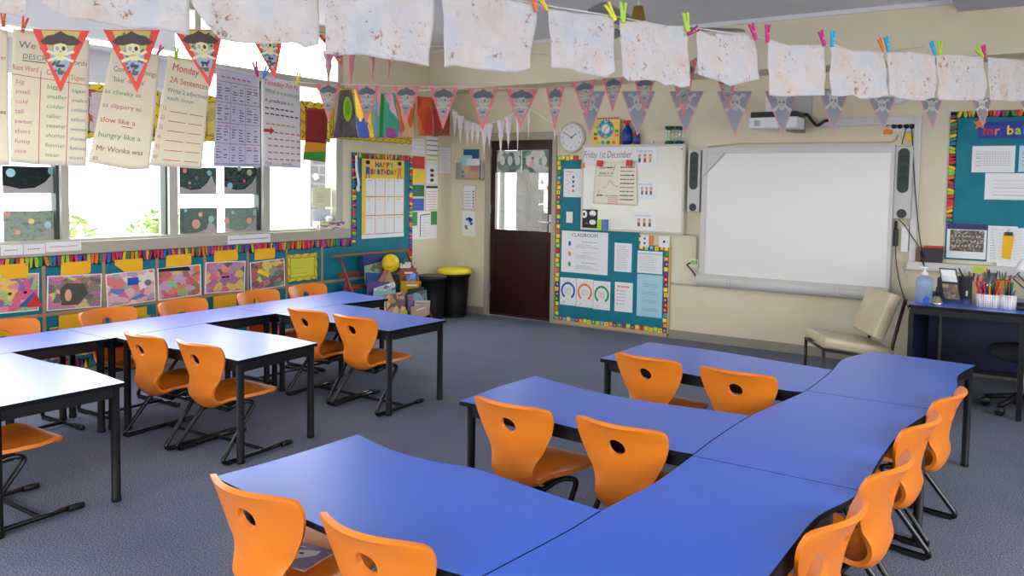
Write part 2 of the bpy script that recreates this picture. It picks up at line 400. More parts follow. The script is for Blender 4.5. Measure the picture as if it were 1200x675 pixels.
# ---- window_1: sliding sashes above the pinboard, lights above the transom
w1 = empty('window_1', (XL, 3.2, WZ0-.05)); struct(w1)
mb = MB()
mb.fbox(LEFT, WA0, WZ0-.05, WA1+.0, WZ0+.02, -.16, .0, FRAMEP)
mb.fbox(LEFT, WA0, WZ1, WA1, UZ0, -.16, .02, FRAMEP)
mb.fbox(LEFT, WA0, UZ1-.05, WA1, UZ1, -.16, .0, FRAMEP)
for a0, a1 in ((WA0, WA0+.06), (1.30, 1.38), (2.2, 2.27), (3.10, 3.155), (3.955, 4.03), (4.885, 4.96), (5.77, WA1)):
    mb.fbox(LEFT, a0, WZ0, a1, WZ1, -.15, .004, FRAMEP)
for a0, a1 in ((WA0, WA0+.05), (2.2, 2.26), (4.2, 4.26), (5.79, WA1)): mb.fbox(LEFT, a0, UZ0, a1, UZ1, -.15, .004, FRAMEP)
mb.build('window_frame', w1)
mb = MB()
for a0, a1 in ((3.078, 3.10), (4.03, 4.045), (4.86, 4.885), (3.94, 3.955)): mb.fbox(LEFT, a0, WZ0+.02, a1, WZ1, -.10, -.03, DKGREY)
mb.build('sash_seal', w1)
mb = MB(); mb.fbox(LEFT, WA0, .962, WA1+.04, WZ0, .0, .055, SILL, SILL); mb.build('window_sill', w1)
mb = MB(); mb.fbox(LEFT, WA0, WZ0+.02, WA1, WZ1, -.075, -.07, GLASS); mb.build('pane', w1)
mb = MB(); mb.fbox(LEFT, WA0, UZ0, WA1, UZ1, -.075, -.07, GLASS); mb.build('pane', w1)
w2 = empty('added_window_2', (-1.7, YR, .95)); struct(w2); mb = MB()  # unseen rear window, added to let light in behind the camera
for a in (-5.4, -3.6, -1.8, 0, 1.84): mb.box((a, YR-.16, .95), (a+.06, YR-.02, 2.45), FRAMEP)
for z in (.95, 2.39): mb.box((-5.4, YR-.16, z), (1.9, YR-.02, z+.06), FRAMEP)
mb.build('window_frame', w2); mb = MB(); mb.box((-5.4, YR-.08, 1.0), (1.9, YR-.075, 2.4), GLASS); mb.build('pane', w2)
w3 = empty('added_window_3', (XR, 2.7, .95)); struct(w3); mb = MB()  # unseen right-hand window, added for extra light from that side
for a in (.2, 1.8, 3.4, 5.14): mb.box((XR+.02, a, .95), (XR+.16, a+.06, 2.45), FRAMEP)
for z in (.95, 2.39): mb.box((XR+.02, .2, z), (XR+.16, 5.2, z+.06), FRAMEP)
mb.build('window_frame', w3); mb = MB(); mb.box((XR+.075, .2, 1.0), (XR+.08, 5.2, 2.4), GLASS); mb.build('pane', w3)
def blind(a0, a1, z0, z1, lb):
    t = empty('roller_blind', LEFT.at((a0+a1)/2, z0, .04), lb, 'blind'); BL = m_thin('blind_fabric', rgb(214, 214, 218), .25)
    mb = MB(); mb.fbox(LEFT, a0, z0, a1, z1-.03, .032, .034, BL); mb.build('fabric', t)
    mb = MB(); mb.tube([LEFT.at(a0, z1-.025, .045), LEFT.at(a1, z1-.025, .045)], .022, WHITE, 12); mb.build('roller', t)
    mb = MB(); mb.fbox(LEFT, a0, z0-.018, a1, z0, .026, .040, WHITE); mb.build('bottom_bar', t)
blind(.6, 4.0, 2.585, 3.04, 'pale grey roller blind over the upper left window lights')
blind(2.3, 3.93, 2.26, 2.53, 'pale grey roller blind drawn a little way down behind the askew chart page')
# ---- door_1
dr = empty('door_1', ((DX0+DX1)/2, YB, 0)); struct(dr)
DFR = mat('door_frame_paint', rgb(176, 166, 144), .5)
mb = MB()
mb.fbox(BACK, DX0-.055, 0, DX0+.012, DZ+.03, -.14, .014, DFR); mb.fbox(BACK, DX1-.012, 0, DX1+.04, DZ+.03, -.14, .014, DFR)
mb.fbox(BACK, DX0+.012, DZ-.012, DX1-.012, DZ+.075, -.14, .014, DFR); mb.build('door_frame', dr)
ga0, gb0, ga1, gb1 = BACK.rect(581.4, 176, 643, 270, -.03)
lf = MB(); L0, L1, LT = DX0+.014, DX1-.014, DZ-.014
for a0, b0, a1, b1 in ((L0, .008, ga0, LT), (ga1, .008, L1, LT), (ga0, gb1, ga1, LT), (ga0, .008, ga1, gb0)): lf.fbox(BACK, a0, b0, a1, b1, -.06, -.015, MAROON)
for a0, b0, a1, b1 in ((ga0+.01, .17, ga1-.01, .18), (ga0+.01, gb0-.13, ga1-.01, gb0-.12), (ga0+.0, .17, ga0+.01, gb0-.12), (ga1-.01, .17, ga1, gb0-.12)): lf.fbox(BACK, a0, b0, a1, b1, -.015, -.008, MAROON)
leaf = lf.build('door_leaf', dr)
mb = MB(); mb.fbox(BACK, ga0, gb0, ga1, gb1, -.045, -.04, GLASS); mb.build('pane', leaf)
mb = MB(); hx, hz = BACK.px(644.5, 261, 0)
mb.fbox(BACK, hx-.02, hz-.11, hx+.022, hz+.09, -.015, -.007, SILVER); mb.tube([BACK.at(hx, hz, -.01), BACK.at(hx, hz, .035), BACK.at(hx-.13, hz, .035)], .009, SILVER, 10, .015); mb.build('handle', leaf)
mb = MB(); mb.fbox(BACK, L0+.02, .012, L1-.01, .035, -.015, -.002, mat('door_sweep', rgb(70, 40, 36), .4)); mb.build('door_sweep', leaf)
mb = MB()
for z in (.28, 1.2, 1.85): mb.fbox(BACK, DX0+.0, z, DX0+.022, z+.1, -.015, .018, GREY)
mb.build('hinge', dr)
# ---- portals only steer light sampling through the window openings, seen and added
def portal(loc, rot, sx, sy):
    l = bpy.data.lights.new('window_light', 'AREA'); l.shape = 'RECTANGLE'; l.size = sx; l.size_y = sy; l.cycles.is_portal = True
    o = bpy.data.objects.new('window_light', l); C.objects.link(o); o.location = loc; o.rotation_euler = rot
portal((XL-.19, (WA0+WA1)/2, (WZ0+UZ1)/2), (0, -PI/2, 0), UZ1-WZ0, WA1-WA0)
portal((XR+.19, 2.7, 1.7), (0, PI/2, 0), 1.5, 5.0)
portal((-1.75, YR-.19, 1.7), (PI/2, 0, 0), 7.3, 1.5)
# ---- outside
GRD = m_noise('pale_paving', rgb(190, 190, 186), rgb(205, 205, 200), 2, .9)
mb = MB(); mb.box((-40, -30, -.4), (40, 40, -.3), GRD); struct(mb.build('ground'))
GRASS = m_noise('hedge_leaves', rgb(96, 134, 80), rgb(150, 160, 80), 12, .8)
def shrub(x, y, z, r, label, seed):
    mb = MB(); rn = random.Random(seed)
    for k in range(260):
        t = rn.uniform(0, 2*PI); ph = rn.uniform(0, PI); rr = r*(rn.random()**.4); p = Vector((x+rr*math.cos(t)*math.sin(ph), y+rr*math.sin(t)*math.sin(ph), z+r*.9+rr*.9*math.cos(ph)))
        d = Vector((rn.uniform(-1, 1), rn.uniform(-1, 1), rn.uniform(-.3, 1))).normalized()*r*.22; e = d.orthogonal().normalized()*r*.07
        mb.poly([p-d, p+e, p+d, p-e], GRASS)
    mb.tube([(x, y, -.3), (x, y, z+r)], .03, BRN, 6)
    tag(mb.build('shrub'), label, 'shrub')
shrub(-10.6, 5.2, .1, .55, 'pale green shrub outside the window, seen through the left clear pane', 1)
shrub(-10.2, 6.4, .3, .45, 'yellow-green shrub outside the window beside the right edge of the clear pane', 2)
BRICKG = nodes('brick_screen'); _m, _nt, _b = BRICKG; _br = N(_nt, 'ShaderNodeTexBrick'); _br.inputs['Color1'].default_value = (*rgb(46, 46, 49), 1); _br.inputs['Color2'].default_value = (*rgb(52, 52, 54), 1); _br.inputs['Mortar'].default_value = (*rgb(84, 84, 86), 1)
_br.inputs['Scale'].default_value = 1; _br.inputs['Brick Width'].default_value = .25; _br.inputs['Row Height'].default_value = .12; _br.inputs['Mortar Size'].default_value = .012
_cv = coords(_nt, 'Object', 1); _sw = N(_nt, 'ShaderNodeSeparateXYZ'); _cb = N(_nt, 'ShaderNodeCombineXYZ'); _nt.links.new(_cv, _sw.inputs[0]); _ad = N(_nt, 'ShaderNodeMath', operation='ADD'); _nt.links.new(_sw.outputs[0], _ad.inputs[0]); _nt.links.new(_sw.outputs[1], _ad.inputs[1]); _nt.links.new(_ad.outputs[0], _cb.inputs[0]); _nt.links.new(_sw.outputs[2], _cb.inputs[1]); _nt.links.new(_cb.outputs[0], _br.inputs['Vector']); _nt.links.new(_br.outputs['Color'], _b.inputs['Base Color'])
P0 = ray(366, 220); P1 = ray(385, 220); q0 = P0*(-8.2/P0.x); q1 = P1*(-8.2/P1.x)
mb = MB(); mb.box((-8.5, q0.y, -.3), (-8.2, q1.y, 2.2), _m); struct(mb.build('wall_outside'))
mb = MB(); mb.box((-8.3, q0.y-.45, -.3), (-8.1, q0.y-.12, 2.2), mat('outside_post', rgb(200, 200, 205), .6)); struct(mb.build('trim_3'))
p = ray(617, 230); k = 10.4/p.y; mb = MB(); mb.box((p.x*k-.2, 10.4, -.3), (p.x*k+.28, 10.8, 4), m_noise('concrete_post', rgb(54, 53, 50), rgb(64, 63, 60), 6, .9)); mb.box((p.x*k-.62, 10.5, -.3), (p.x*k-.55, 10.6, 4), DKGREY); mb.box((p.x*k+.42, 10.5, -.3), (p.x*k+.5, 10.6, 4), DKGREY)
struct(mb.build('trim_4'))
# ---- ceiling fittings
c = on_z(1124, 9, ZC-.06); e = on_z(1117, 2, ZC-.06)
mb = MB(); mb.box((c.x, 5.2, ZC-.10), (c.x+1.3, c.y, ZC), mat('soffit_panel', rgb(200, 198, 204), .7)); mb.box((c.x-.03, 5.2, ZC-.035), (c.x, c.y+.03, ZC), CEIL); mb.box((c.x, c.y, ZC-.035), (c.x+1.3, c.y+.03, ZC), CEIL)
struct(mb.build('trim_5'))
fz = 2.70; d = ray(748, 17); k = 5.9/ (d.dot(AF)); fc = O + d*k
fn = empty('ceiling_fan', (fc.x, fc.y, fc.z), 'brass-hubbed ceiling fan with pale grey blades above the hanging paper sheets', 'fan')
BRASS = mat('brass', rgb(176, 142, 60), .35, .75)
mb = MB(); mb.lathe([(.001, .06), (.032, .058), (.036, .05), (.055, -.05), (.058, -.056), (.001, -.056)], fc, BRASS, 24); mb.build('hub', fn)
mb = MB(); mb.lathe([(.001, -.057), (.06, -.057), (.062, -.066), (.05, -.07), (.11, -.075), (.11, -.12), (.05, -.135), (.001, -.135)], fc, BLKP, 24); mb.build('motor', fn)
mb = MB(); mb.tube([fc+Vector((0, 0, .055)), (fc.x, fc.y, ZC)], .01, WHITE, 10); mb.build('down_rod', fn)
for k, an in enumerate((math.atan2(AR.y, AR.x)+.05, math.atan2(AR.y, AR.x)+.05+2*PI/3, math.atan2(AR.y, AR.x)+.05-2*PI/3)):
    dx = Vector((math.cos(an), math.sin(an), 0)); dy = Vector((-dx.y, dx.x, .35)); mb = MB(); z0 = fc - Vector((0, 0, .09))
    out = [(.2, .045), (.35, .06), (.74, .065), (.78, .05), (.79, 0), (.78, -.05), (.74, -.065), (.35, -.06), (.2, -.045)]
    T = [z0+dx*p[0]+dy*p[1] for p in out]; B = [t-Vector((0, 0, .008)) for t in T]; b0 = len(mb.v); mb.v += T+B; n = len(T)
    GB = mat('fan_blade', rgb(150, 148, 144), .5)
    mb.face(range(n), GB); mb.face(range(2*n-1, n-1, -1), GB)
    for i in range(n): j = (i+1) % n; mb.face([i, n+i, n+j, j], GB)
    mb.build('blade', fn)
    mb = MB(); mb.tube([z0+dx*.1, z0+dx*.24], .012, BLKP, 8); mb.build('bracket', fn)
# ---- world
wd = bpy.data.worlds.new('world'); bpy.context.scene.world = wd; wd.use_nodes = True
wd.node_tree.nodes['Background'].inputs[0].default_value = (.93, .96, 1, 1); wd.node_tree.nodes['Background'].inputs[1].default_value = 9.0
# ================================================================ TABLES
TZ = .568
def table(outline, legs, label, group, wave=()):
    """outline counter-clockwise in (x, y); legs as (x, y)"""
    cx = sum(p[0] for p in outline)/len(outline); cy = sum(p[1] for p in outline)/len(outline)
    t = empty('classroom_table', (cx, cy, 0), label, 'table', group)
    mb = MB(); mb.prism(outline, TZ-.02, TZ, BLUE, EDGE, EDGE); mb.build('tabletop', t, .002)
    mb = MB(); n = len(legs)
    for i in range(n):
        a = Vector((*legs[i], TZ-.045)); b = Vector((*legs[(i+1) % n], TZ-.045)); d = (b-a).normalized(); nn = Vector((-d.y, d.x, 0))*.011
        P = [a-nn, b-nn, b+nn, a+nn]; bb = len(mb.v); mb.v += [p-Vector((0, 0, .024)) for p in P]+[p+Vector((0, 0, .0245)) for p in P]
        for f in ((3, 2, 1, 0), (4, 5, 6, 7), (0, 1, 5, 4), (1, 2, 6, 5), (2, 3, 7, 6), (3, 0, 4, 7)): mb.face([bb+k for k in f], BLACK)
    mb.build('frame', t)
    for x, y in legs:
        mb = MB(); mb.lathe([(.001, 0), (.021, 0), (.0225, .004), (.0225, .02), (.0205, .022), (.0205, TZ-.0205), (.001, TZ-.0205)], (x, y, 0), BLACK, 16); mb.build('leg', t)
    return t
def sm(*pts): return [tuple(p) for p in smooth_poly(pts, k=6)]
G1 = 'blue tables of the left group'; G2 = 'blue tables of the right group'
g = .002
# left group: a spine along the windows with three wings
# wings
table([(-4.786, 3.862+g), (-4.25, 3.85), (-3.659, 3.853), (-3.646, 4.415)] + sm((-3.646, 4.415), (-4.1, 4.43), (-4.45, 4.48), (-4.765, 4.48))[1:], [(-4.74, 3.885), (-3.685, 3.882), (-3.675, 4.385), (-4.73, 4.445)], 'blue table wing of the left group nearest the bookshelf, pointing into the room', G1)
table([(-4.785, 2.69)] + sm((-4.785, 2.69), (-4.4, 2.685), (-4.0, 2.73), (-3.672, 2.72))[1:] + [(-3.717, 3.305)] + sm((-3.717, 3.305), (-4.1, 3.33), (-4.5, 3.295), (-4.817, 3.31))[1:], [(-4.75, 2.735), (-3.691, 2.747), (-3.742, 3.275), (-4.775, 3.27)], 'blue table wing in the middle of the left group, two chairs at its near side', G1)
table([(-4.81, 1.55), (-3.71, 1.55), (-3.697, 2.119)] + sm((-3.697, 2.119), (-4.12, 2.157), (-4.39, 2.125), (-4.817, 2.124))[1:], [(-4.77, 1.585), (-3.735, 1.582), (-3.727, 2.085), (-4.77, 2.09)], 'blue table wing of the left group at the left edge of the picture', G1)
# spine pieces
table([(-5.305, 3.85+g), (-4.79, 3.85+g), (-4.769, 4.48), (-4.70, 4.937), (-5.332, 5.041), (-5.31, 4.4)], [(-5.275, 3.878), (-4.825, 3.885), (-4.745, 4.91), (-5.295, 4.995)], 'blue window-side table at the far end of the left group, beside the bookshelf', G1)
table([(-5.304, 2.65+g), (-4.79, 2.65+g), (-4.822, 3.31), (-4.79, 3.85-g), (-5.305, 3.85-g)], [(-5.275, 2.677), (-4.83, 2.685), (-4.825, 3.815), (-5.275, 3.815)], 'blue window-side table in the middle of the left group', G1)
table([(-5.303, 1.45), (-4.815, 1.45), (-4.822, 2.12), (-4.79, 2.65-g), (-5.304, 2.65-g)], [(-5.27, 1.485), (-4.85, 1.485), (-4.825, 2.615), (-5.27, 2.615)], 'blue window-side table of the left group at the left edge of the picture', G1)
# right group: the wavy spine (left edge, right edge by height in Y)
SL = sm((-1.175, 1.45), (-1.157, 1.60), (-1.125, 1.9), (-1.115, 2.1), (-1.084, 2.4), (-1.087, 2.705), (-1.092, 2.96), (-1.082, 3.338), (-1.046, 3.60), (-1.004, 3.915), (-1.0, 4.2), (-1.005, 4.45), (-1.022, 4.80), (-.932, 5.12))
SR = sm((-.56, 1.45), (-.575, 1.8), (-.578, 2.17), (-.57, 2.42), (-.51, 2.685), (-.518, 3.10), (-.507, 3.5), (-.455, 3.86), (-.41, 4.2), (-.405, 4.45), (-.43, 4.733), (-.378, 5.076))
def cut(L, y0, y1):
    def at(y):
        for a, b in zip(L, L[1:]):
            if (a[1]-y)*(b[1]-y) <= 0 and a[1] != b[1]: f = (y-a[1])/(b[1]-a[1]); return (a[0]+(b[0]-a[0])*f, y)
        return min(L, key=lambda p: abs(p[1]-y))
    return [at(y0)] + [p for p in L if y0+.01 < p[1] < y1-.01] + [at(y1)]
def spine(y0, y1, legs, label):
    l = cut(SL, y0, y1); r = cut(SR, y0, y1); table(r + l[::-1], legs, label, G2)
spine(3.915+g, 5.12, [(-.965, 3.955), (-.838, 3.955), (-.405, 5.035), (-.925, 5.075)], 'blue wavy-edged table at the far end of the right group, beside the padded chair')
spine(2.705+g, 3.915-g, [(-1.045, 2.75), (-.91, 2.75), (-.478, 3.805), (-.985, 3.87)], 'blue wavy-edged table in the middle of the right group spine')
spine(1.45, 2.705-g, [(-1.11, 1.49), (-.61, 1.49), (-.578, 2.548), (-1.045, 2.65)], 'blue wavy-edged table at the bottom edge of the picture, nearest in the right group')
def offs(L, d): return [(p[0]-d, p[1]) for p in L]
def wing(y0a, bottom, left, top, y1a, legs, label):
    e = offs(cut(SL, y0a, y1a), .004); table(bottom + e + top + left, legs, label, G2)
wing(1.535, sm((-2.285, 1.60), (-1.95, 1.558), (-1.5, 1.52), (-1.17, 1.535))[:-1], sm((-2.236, 2.186), (-2.245, 1.95), (-2.258, 1.78), (-2.285, 1.60))[:-1], sm((-1.12, 2.084), (-1.33, 2.108), (-1.637, 2.150), (-1.80, 2.123), (-2.01, 2.13), (-2.236, 2.186))[1:-1], 2.084,
     [(-2.218, 1.685), (-1.192, 1.572), (-1.165, 2.04), (-2.20, 2.12)], 'blue table wing nearest the camera in the right group, corner pointing left')
wing(2.725, sm((-2.224, 2.788), (-1.95, 2.785), (-1.667, 2.75), (-1.3, 2.72), (-1.10, 2.72))[:-1], [(-2.215, 3.392), (-2.235, 3.1)], sm((-1.085, 3.338), (-1.3, 3.31), (-1.538, 3.285), (-1.80, 3.29), (-2.0, 3.33), (-2.215, 3.392))[1:-1], 3.338,
     [(-2.185, 2.825), (-1.118, 2.765), (-1.12, 3.29), (-2.18, 3.345)], 'blue table wing in the middle of the right group, with a wavy far edge')
wing(3.88, sm((-2.153, 3.953), (-1.9, 3.945), (-1.634, 3.90), (-1.3, 3.86), (-1.02, 3.865))[:-1], [(-2.14, 4.555)], sm((-1.01, 4.46), (-1.3, 4.50), (-1.64, 4.549), (-1.914, 4.56), (-2.14, 4.555))[1:-1], 4.46,
     [(-2.12, 3.985), (-1.045, 3.92), (-1.04, 4.42), (-2.105, 4.52)], 'blue table wing farthest from the camera in the right group')
# ================================================================ ORANGE CHAIRS
def m_shell():
    m, nt, b = nodes('orange_shell'); v = coords(nt)
    n = noisetex(nt, v, 5, 3)
    nt.links.new(ramp(nt, n, [(.3, rgb(238, 128, 28)), (.7, rgb(242, 136, 34))]), b.inputs['Base Color'])
    b.inputs['Roughness'].default_value = .38; b.inputs['Coat Weight'].default_value = .15; b.inputs['Coat Roughness'].default_value = .3
    bump(nt, b, noisetex(nt, v, 300, 2), .05, .001); return m
SHELL = m_shell()
TUBE = mat('gloss_black_tube', rgb(24, 24, 26), .22)
def make_chair():
    t = empty('school_chair', (0, 0, 0), 'x', 'chair')
    prof = [(.385, .333, .125), (.402, .349, .150), (.372, .364, .178), (.31, .362, .192), (.25, .351, .186), (.19, .330, .158), (.14, .314, .132), (.105, .302, .116), (.068, .299, .108), (.038, .315, .104), (.020, .350, .103), (.016, .400, .107), (.016, .450, .124),
            (.012, .500, .150), (.002, .55, .174), (-.016, .605, .190), (-.036, .645, .191), (-.046, .660, .186), (-.054, .669, .174)]
    prof = [(a, b-.018-.004*max(0, (b-.35)/.3), c*1.02) for a, b, c in prof]
    P = smooth_poly([Vector(p) for p in prof], k=5); nv = len(P)-1; nu = 30
    bm = bmesh.new(); G = []
    for j, q in enumerate(P):
        y, z, w = q; row = []
        t_ = j/nv
        back = max(0, min(1, (z-.327)/.13)); back = back*back*(3-2*back)
        bowl = max(0, 1-abs(y-.10)/.18)*(1-back)
        for i in range(nu+1):
            u = 2*i/nu-1; a = u*w
            yy = y + back*(.036+.022*max(0, min(1, (z-.48)/.16)))*u*u + bowl*.010*u*u
            zz = z + (.042*bowl*u*u) + 0
            if z > .61 and back: zz -= .004*abs(u)**8
            row.append(bm.verts.new((a, yy, zz)))
        G.append(row)
    hx, hz, hc = .037, .034, .556
    dele = []
    for j in range(nv):
        for i in range(nu):
            f = bm.faces.new((G[j][i], G[j][i+1], G[j+1][i+1], G[j+1][i])); f.smooth = True
            c = f.calc_center_median()
            if c.z > .46 and (c.x/hx)**2+((c.z-hc)/hz)**2 < 1: dele.append(f)
    bmesh.ops.delete(bm, geom=dele, context='FACES')
    for v in bm.verts:
        if v.is_boundary and abs(v.co.x) < .06 and .50 < v.co.z < .61:
            e = math.hypot(v.co.x/hx, (v.co.z-hc)/hz)
            if e > 0: v.co.x /= e; v.co.z = hc+(v.co.z-hc)/e
    for v in list(bm.verts):
        if not v.link_faces: bm.verts.remove(v)
    bm.normal_update(); me = bpy.data.meshes.new('seat_shell'); bm.to_mesh(me); bm.free()
    o = bpy.data.objects.new('seat_shell', me); C.objects.link(o)
    s = o.modifiers.new('s', 'SOLIDIFY'); s.thickness = .017; s.offset = 0
    b = o.modifiers.new('b', 'BEVEL'); b.width = .0068; b.segments = 3; b.limit_method = 'ANGLE'; b.angle_limit = .9
    sb = o.modifiers.new('u', 'SUBSURF'); sb.levels = sb.render_levels = 1
    dg = bpy.context.evaluated_depsgraph_get(); dg.update(); me2 = bpy.data.meshes.new_from_object(o.evaluated_get(dg)); o.modifiers.clear(); o.data = me2; o.name = 'seat_shell'
    me2.materials.clear(); me2.materials.append(SHELL); me2.polygons.foreach_set('use_smooth', [True]*len(me2.polygons)); o.parent = t
    for sx in (-1, 1):
        mb = MB(); mb.tube([(sx*.208, .44, .02), (sx*.208, .24, .016), (sx*.208, -.005, .0125), (sx*.186, .235, .300), (sx*.12, .20, .296), (sx*.08, .13, .258)], .0118, TUBE, 12, .045); f = mb.build('side_tube', t)
        mb = MB(); mb.lathe([(.001, -.035), (.0135, -.035), (.0148, -.02), (.0148, .035), (.001, .035)], (sx*.208, .43, .0165), BLKP, 12, Matrix.Rotation(PI/2, 3, 'X')); mb.build('glide_cap', f)
        mb = MB(); mb.box((sx*.208-.0135, .025, .0005), (sx*.208+.0135, .12, .016), BLKP); mb.build('glide', f)
    mb = MB(); mb.tube([(-.208, .27, .022), (.208, .27, .022)], .010, BLACK, 10); mb.build('crossbar', t)
    mb = MB(); mb.tube([(-.09, .13, .258), (.09, .13, .258)], .012, BLACK, 10); mb.box((-.08, .17, .262), (.08, .23, .300), BLKP); mb.build('seat_bracket', t)
    return t
GC1 = 'orange school chairs of the left group'; GC2 = 'orange school chairs of the right group'
CH = [(-1.953, 1.485, 0, 'large orange chair at the bottom left of the near table, purple booklet on its seat', GC2),
 (-1.465, 1.477, 0, 'large orange chair cut by the bottom edge, right of the one with the booklet', GC2),
 (-1.867, 2.672, -.04, 'orange chair at the middle right-group wing, left one of two, seat in view', GC2),
 (-1.372, 2.675, -.04, 'orange chair at the middle right-group wing, right one of two', GC2),
 (-1.806, 3.825, -.08, 'orange chair at the far wing of the right group, left one of two', GC2),
 (-1.306, 3.790, -.03, 'orange chair at the far wing of the right group, right one of two', GC2),
 (-0.385, 3.955, PI/2-.16, 'orange chair seen edge-on, farthest of the row along the right side', GC2),
 (-0.428, 3.424, PI/2-.16, 'orange chair seen edge-on, second from the far end of the right-hand row', GC2),
 (-0.438, 2.820, PI/2-.14, 'orange chair seen edge-on, middle one of the right-hand row', GC2),
 (-0.484, 2.290, PI/2-.14, 'orange chair seen edge-on, second from the bottom in the right-hand row', GC2),
 (-0.482, 1.830, PI/2-.14, 'orange chair at the bottom right, nearest of the right-hand row, mostly cut off', GC2),
 (-4.402, 2.621, 0, 'orange chair at the middle left wing, half hidden by its right neighbour', GC1),
 (-3.938, 2.655, 0, 'orange chair at the middle left wing, its whole skid frame in view', GC1),
 (-4.393, 3.800, 0, 'orange chair at the far left wing, left one of two', GC1),
 (-3.930, 3.795, 0, 'orange chair at the far left wing, nearest the open carpet', GC1),
 (-3.980, 1.492, 0, 'orange chair whose seat alone enters the picture at the left edge', GC1),
 (-5.400, 2.345, -PI/2+.03, 'orange chair back at the left edge, under the cut-off collage picture', GC1),
 (-5.400, 2.975, -PI/2+.03, 'orange chair back behind the window-side table, second from the left edge', GC1),
 (-5.400, 3.525, -PI/2+.03, 'orange chair back behind the window-side table, third from the left edge', GC1),
 (-5.400, 4.18, -PI/2, 'orange chair back behind the window-side table, fourth from the left edge', GC1),
 (-5.410, 4.690, -PI/2-.02, 'orange chair back behind the window-side table, nearest the book rack', GC1)]
proto = make_chair()
for i, (x, y, rz, lb, gr) in enumerate(CH):
    if i == 0: proto.location = (x, y, 0); proto.rotation_euler = (0, 0, rz); proto['label'] = lb; r = proto
    else: r = copy_thing(proto, (x, y, 0), rz, lb)
    r['group'] = gr
# booklet on the near chair
mb = MB(); PURPLE = mat('purple_cover', rgb(110, 30, 130), .4); F = Fr((-2.06, 1.70, .354), (1, .12, 0), (0, 0, 1)); F.v = Vector((-.12, 1, 0)).normalized()
mb.fbox(F, -.02, -.10, .17, .045, 0, .006, PURPLE, WHITE)
mb.fprism(F, [(-.005, -.08), (.03, -.085), (.09, -.06), (.135, -.01), (.13, .02), (.07, .0), (.01, -.03)], .006, .0066, WHITE)
for q in ((.045, -.045), (.085, -.02)): mb.disc(F, q[0], q[1], .009, .007, .0070, INK)
for k in range(3): mb.line(F, [(-.012+k*.004, -.03+k*.017), (.028+k*.02, -.008+k*.014)], .004, .0070, WHITE)
tag(mb.build('booklet'), 'purple booklet with a white face shape lying on the near orange seat', 'booklet')
# ================================================================ PADDED CHAIR
pc = empty('padded_chair', (-1.2, 6.55, 0), 'low beige vinyl padded chair on a brown metal frame below the big board', 'chair')
def pad(name, c, ax, ay, az, sx, sy, sz):
    mb = MB(); n = 10; bb = 0
    bm = bmesh.new(); bmesh.ops.create_cube(bm, size=1); bmesh.ops.subdivide_edges(bm, edges=bm.edges[:], cuts=6, use_grid_fill=True)
    for v in bm.verts:
        p = v.co*2; q = Vector([math.copysign(abs(k)**1.0, k) for k in p]); r = max(0, (abs(p.x)**6+abs(p.y)**6))**.5
        puff = (1-abs(p.x)**4)*(1-abs(p.y)**4)
        v.co = c + ax*(p.x*sx*(1-.03*abs(p.z))) + ay*(p.y*sy*(1-.03*abs(p.z))) + az*(p.z*sz*(.78+.22*puff))
    me = bpy.data.meshes.new(name); bm.to_mesh(me); bm.free(); me.materials.append(BEIGEV)
    me.transform(Matrix.Translation(-pc.location)); o = bpy.data.objects.new(name, me); C.objects.link(o); o.parent = pc
    for p in me.polygons: p.use_smooth = True
    md = o.modifiers.new('b', 'BEVEL'); md.width = .015; md.segments = 3; md.limit_method = 'ANGLE'; md.angle_limit = .6
    return o
PA = math.radians(211.3); fx = Vector((math.cos(PA), math.sin(PA), 0)); fy = Vector((-fx.y, fx.x, 0)); PCN = Vector((-1.38, 6.585, 0))
def PP(f, s, z): return PCN + fx*f + fy*s + Vector((0, 0, z))
sl = (fx + Vector((0, 0, .16))).normalized(); su = sl.cross(fy).normalized()
pad('seat', PP(0, 0, .345), sl, fy, su, .27, .25, .048)
bt = (Vector((0, 0, 1)) - fx*.36).normalized(); bn = bt.cross(fy).normalized()
pad('backrest', PP(-.205, 0, .585), bt, fy, bn, .185, .24, .056)
for s_, w_ in ((-1, 'leg'), (1, 'leg')):
    mb = MB(); mb.tube([PP(.26, s_*.225, 0), PP(.26, s_*.225, .335)], .013, BROWNM, 8); mb.build('leg', pc)
    mb = MB(); mb.tube([PP(-.25, s_*.232, 0), PP(-.25, s_*.232, .36), PP(-.335, s_*.232, .72)], .013, BROWNM, 8, .05); mb.build('leg', pc)
mb = MB()
for s_ in (-1, 1): mb.tube([PP(.26, s_*.225, .325), PP(-.28, s_*.245, .25)], .011, BROWNM, 8)
for f_, z_ in ((.26, .325), (-.28, .25)): mb.tube([PP(f_, -.225, z_), PP(f_, .225, z_)], .011, BROWNM, 8)
mb.build('seat_rail', pc)
# ================================================================ THINGS ON THE BACK WALL
def rect_mb(fr, x0, y0, x1, y1, c0, c1, m, side=None, mb=None):
    mb = mb or MB(); a0, b0, a1, b1 = fr.rect(x0, y0, x1, y1, c1); mb.fbox(fr, a0, b0, a1, b1, c0, c1, m, side); return mb, (a0, b0, a1, b1)
def lines(mb, fr, R, n, m, c, left=.1, right=.1, top=.12, bot=.1, seed=0, amp=.003):
    a0, b0, a1, b1 = R; w, h = a1-a0, b1-b0; rn = random.Random(seed)
    for i in range(n):
        y = b1-h*top-(h*(1-top-bot))*i/max(1, n-1); mb.scrawl(fr, a0+w*left, a1-w*(right+rn.random()*.25), y, c, m, rnd=rn, amp=amp)
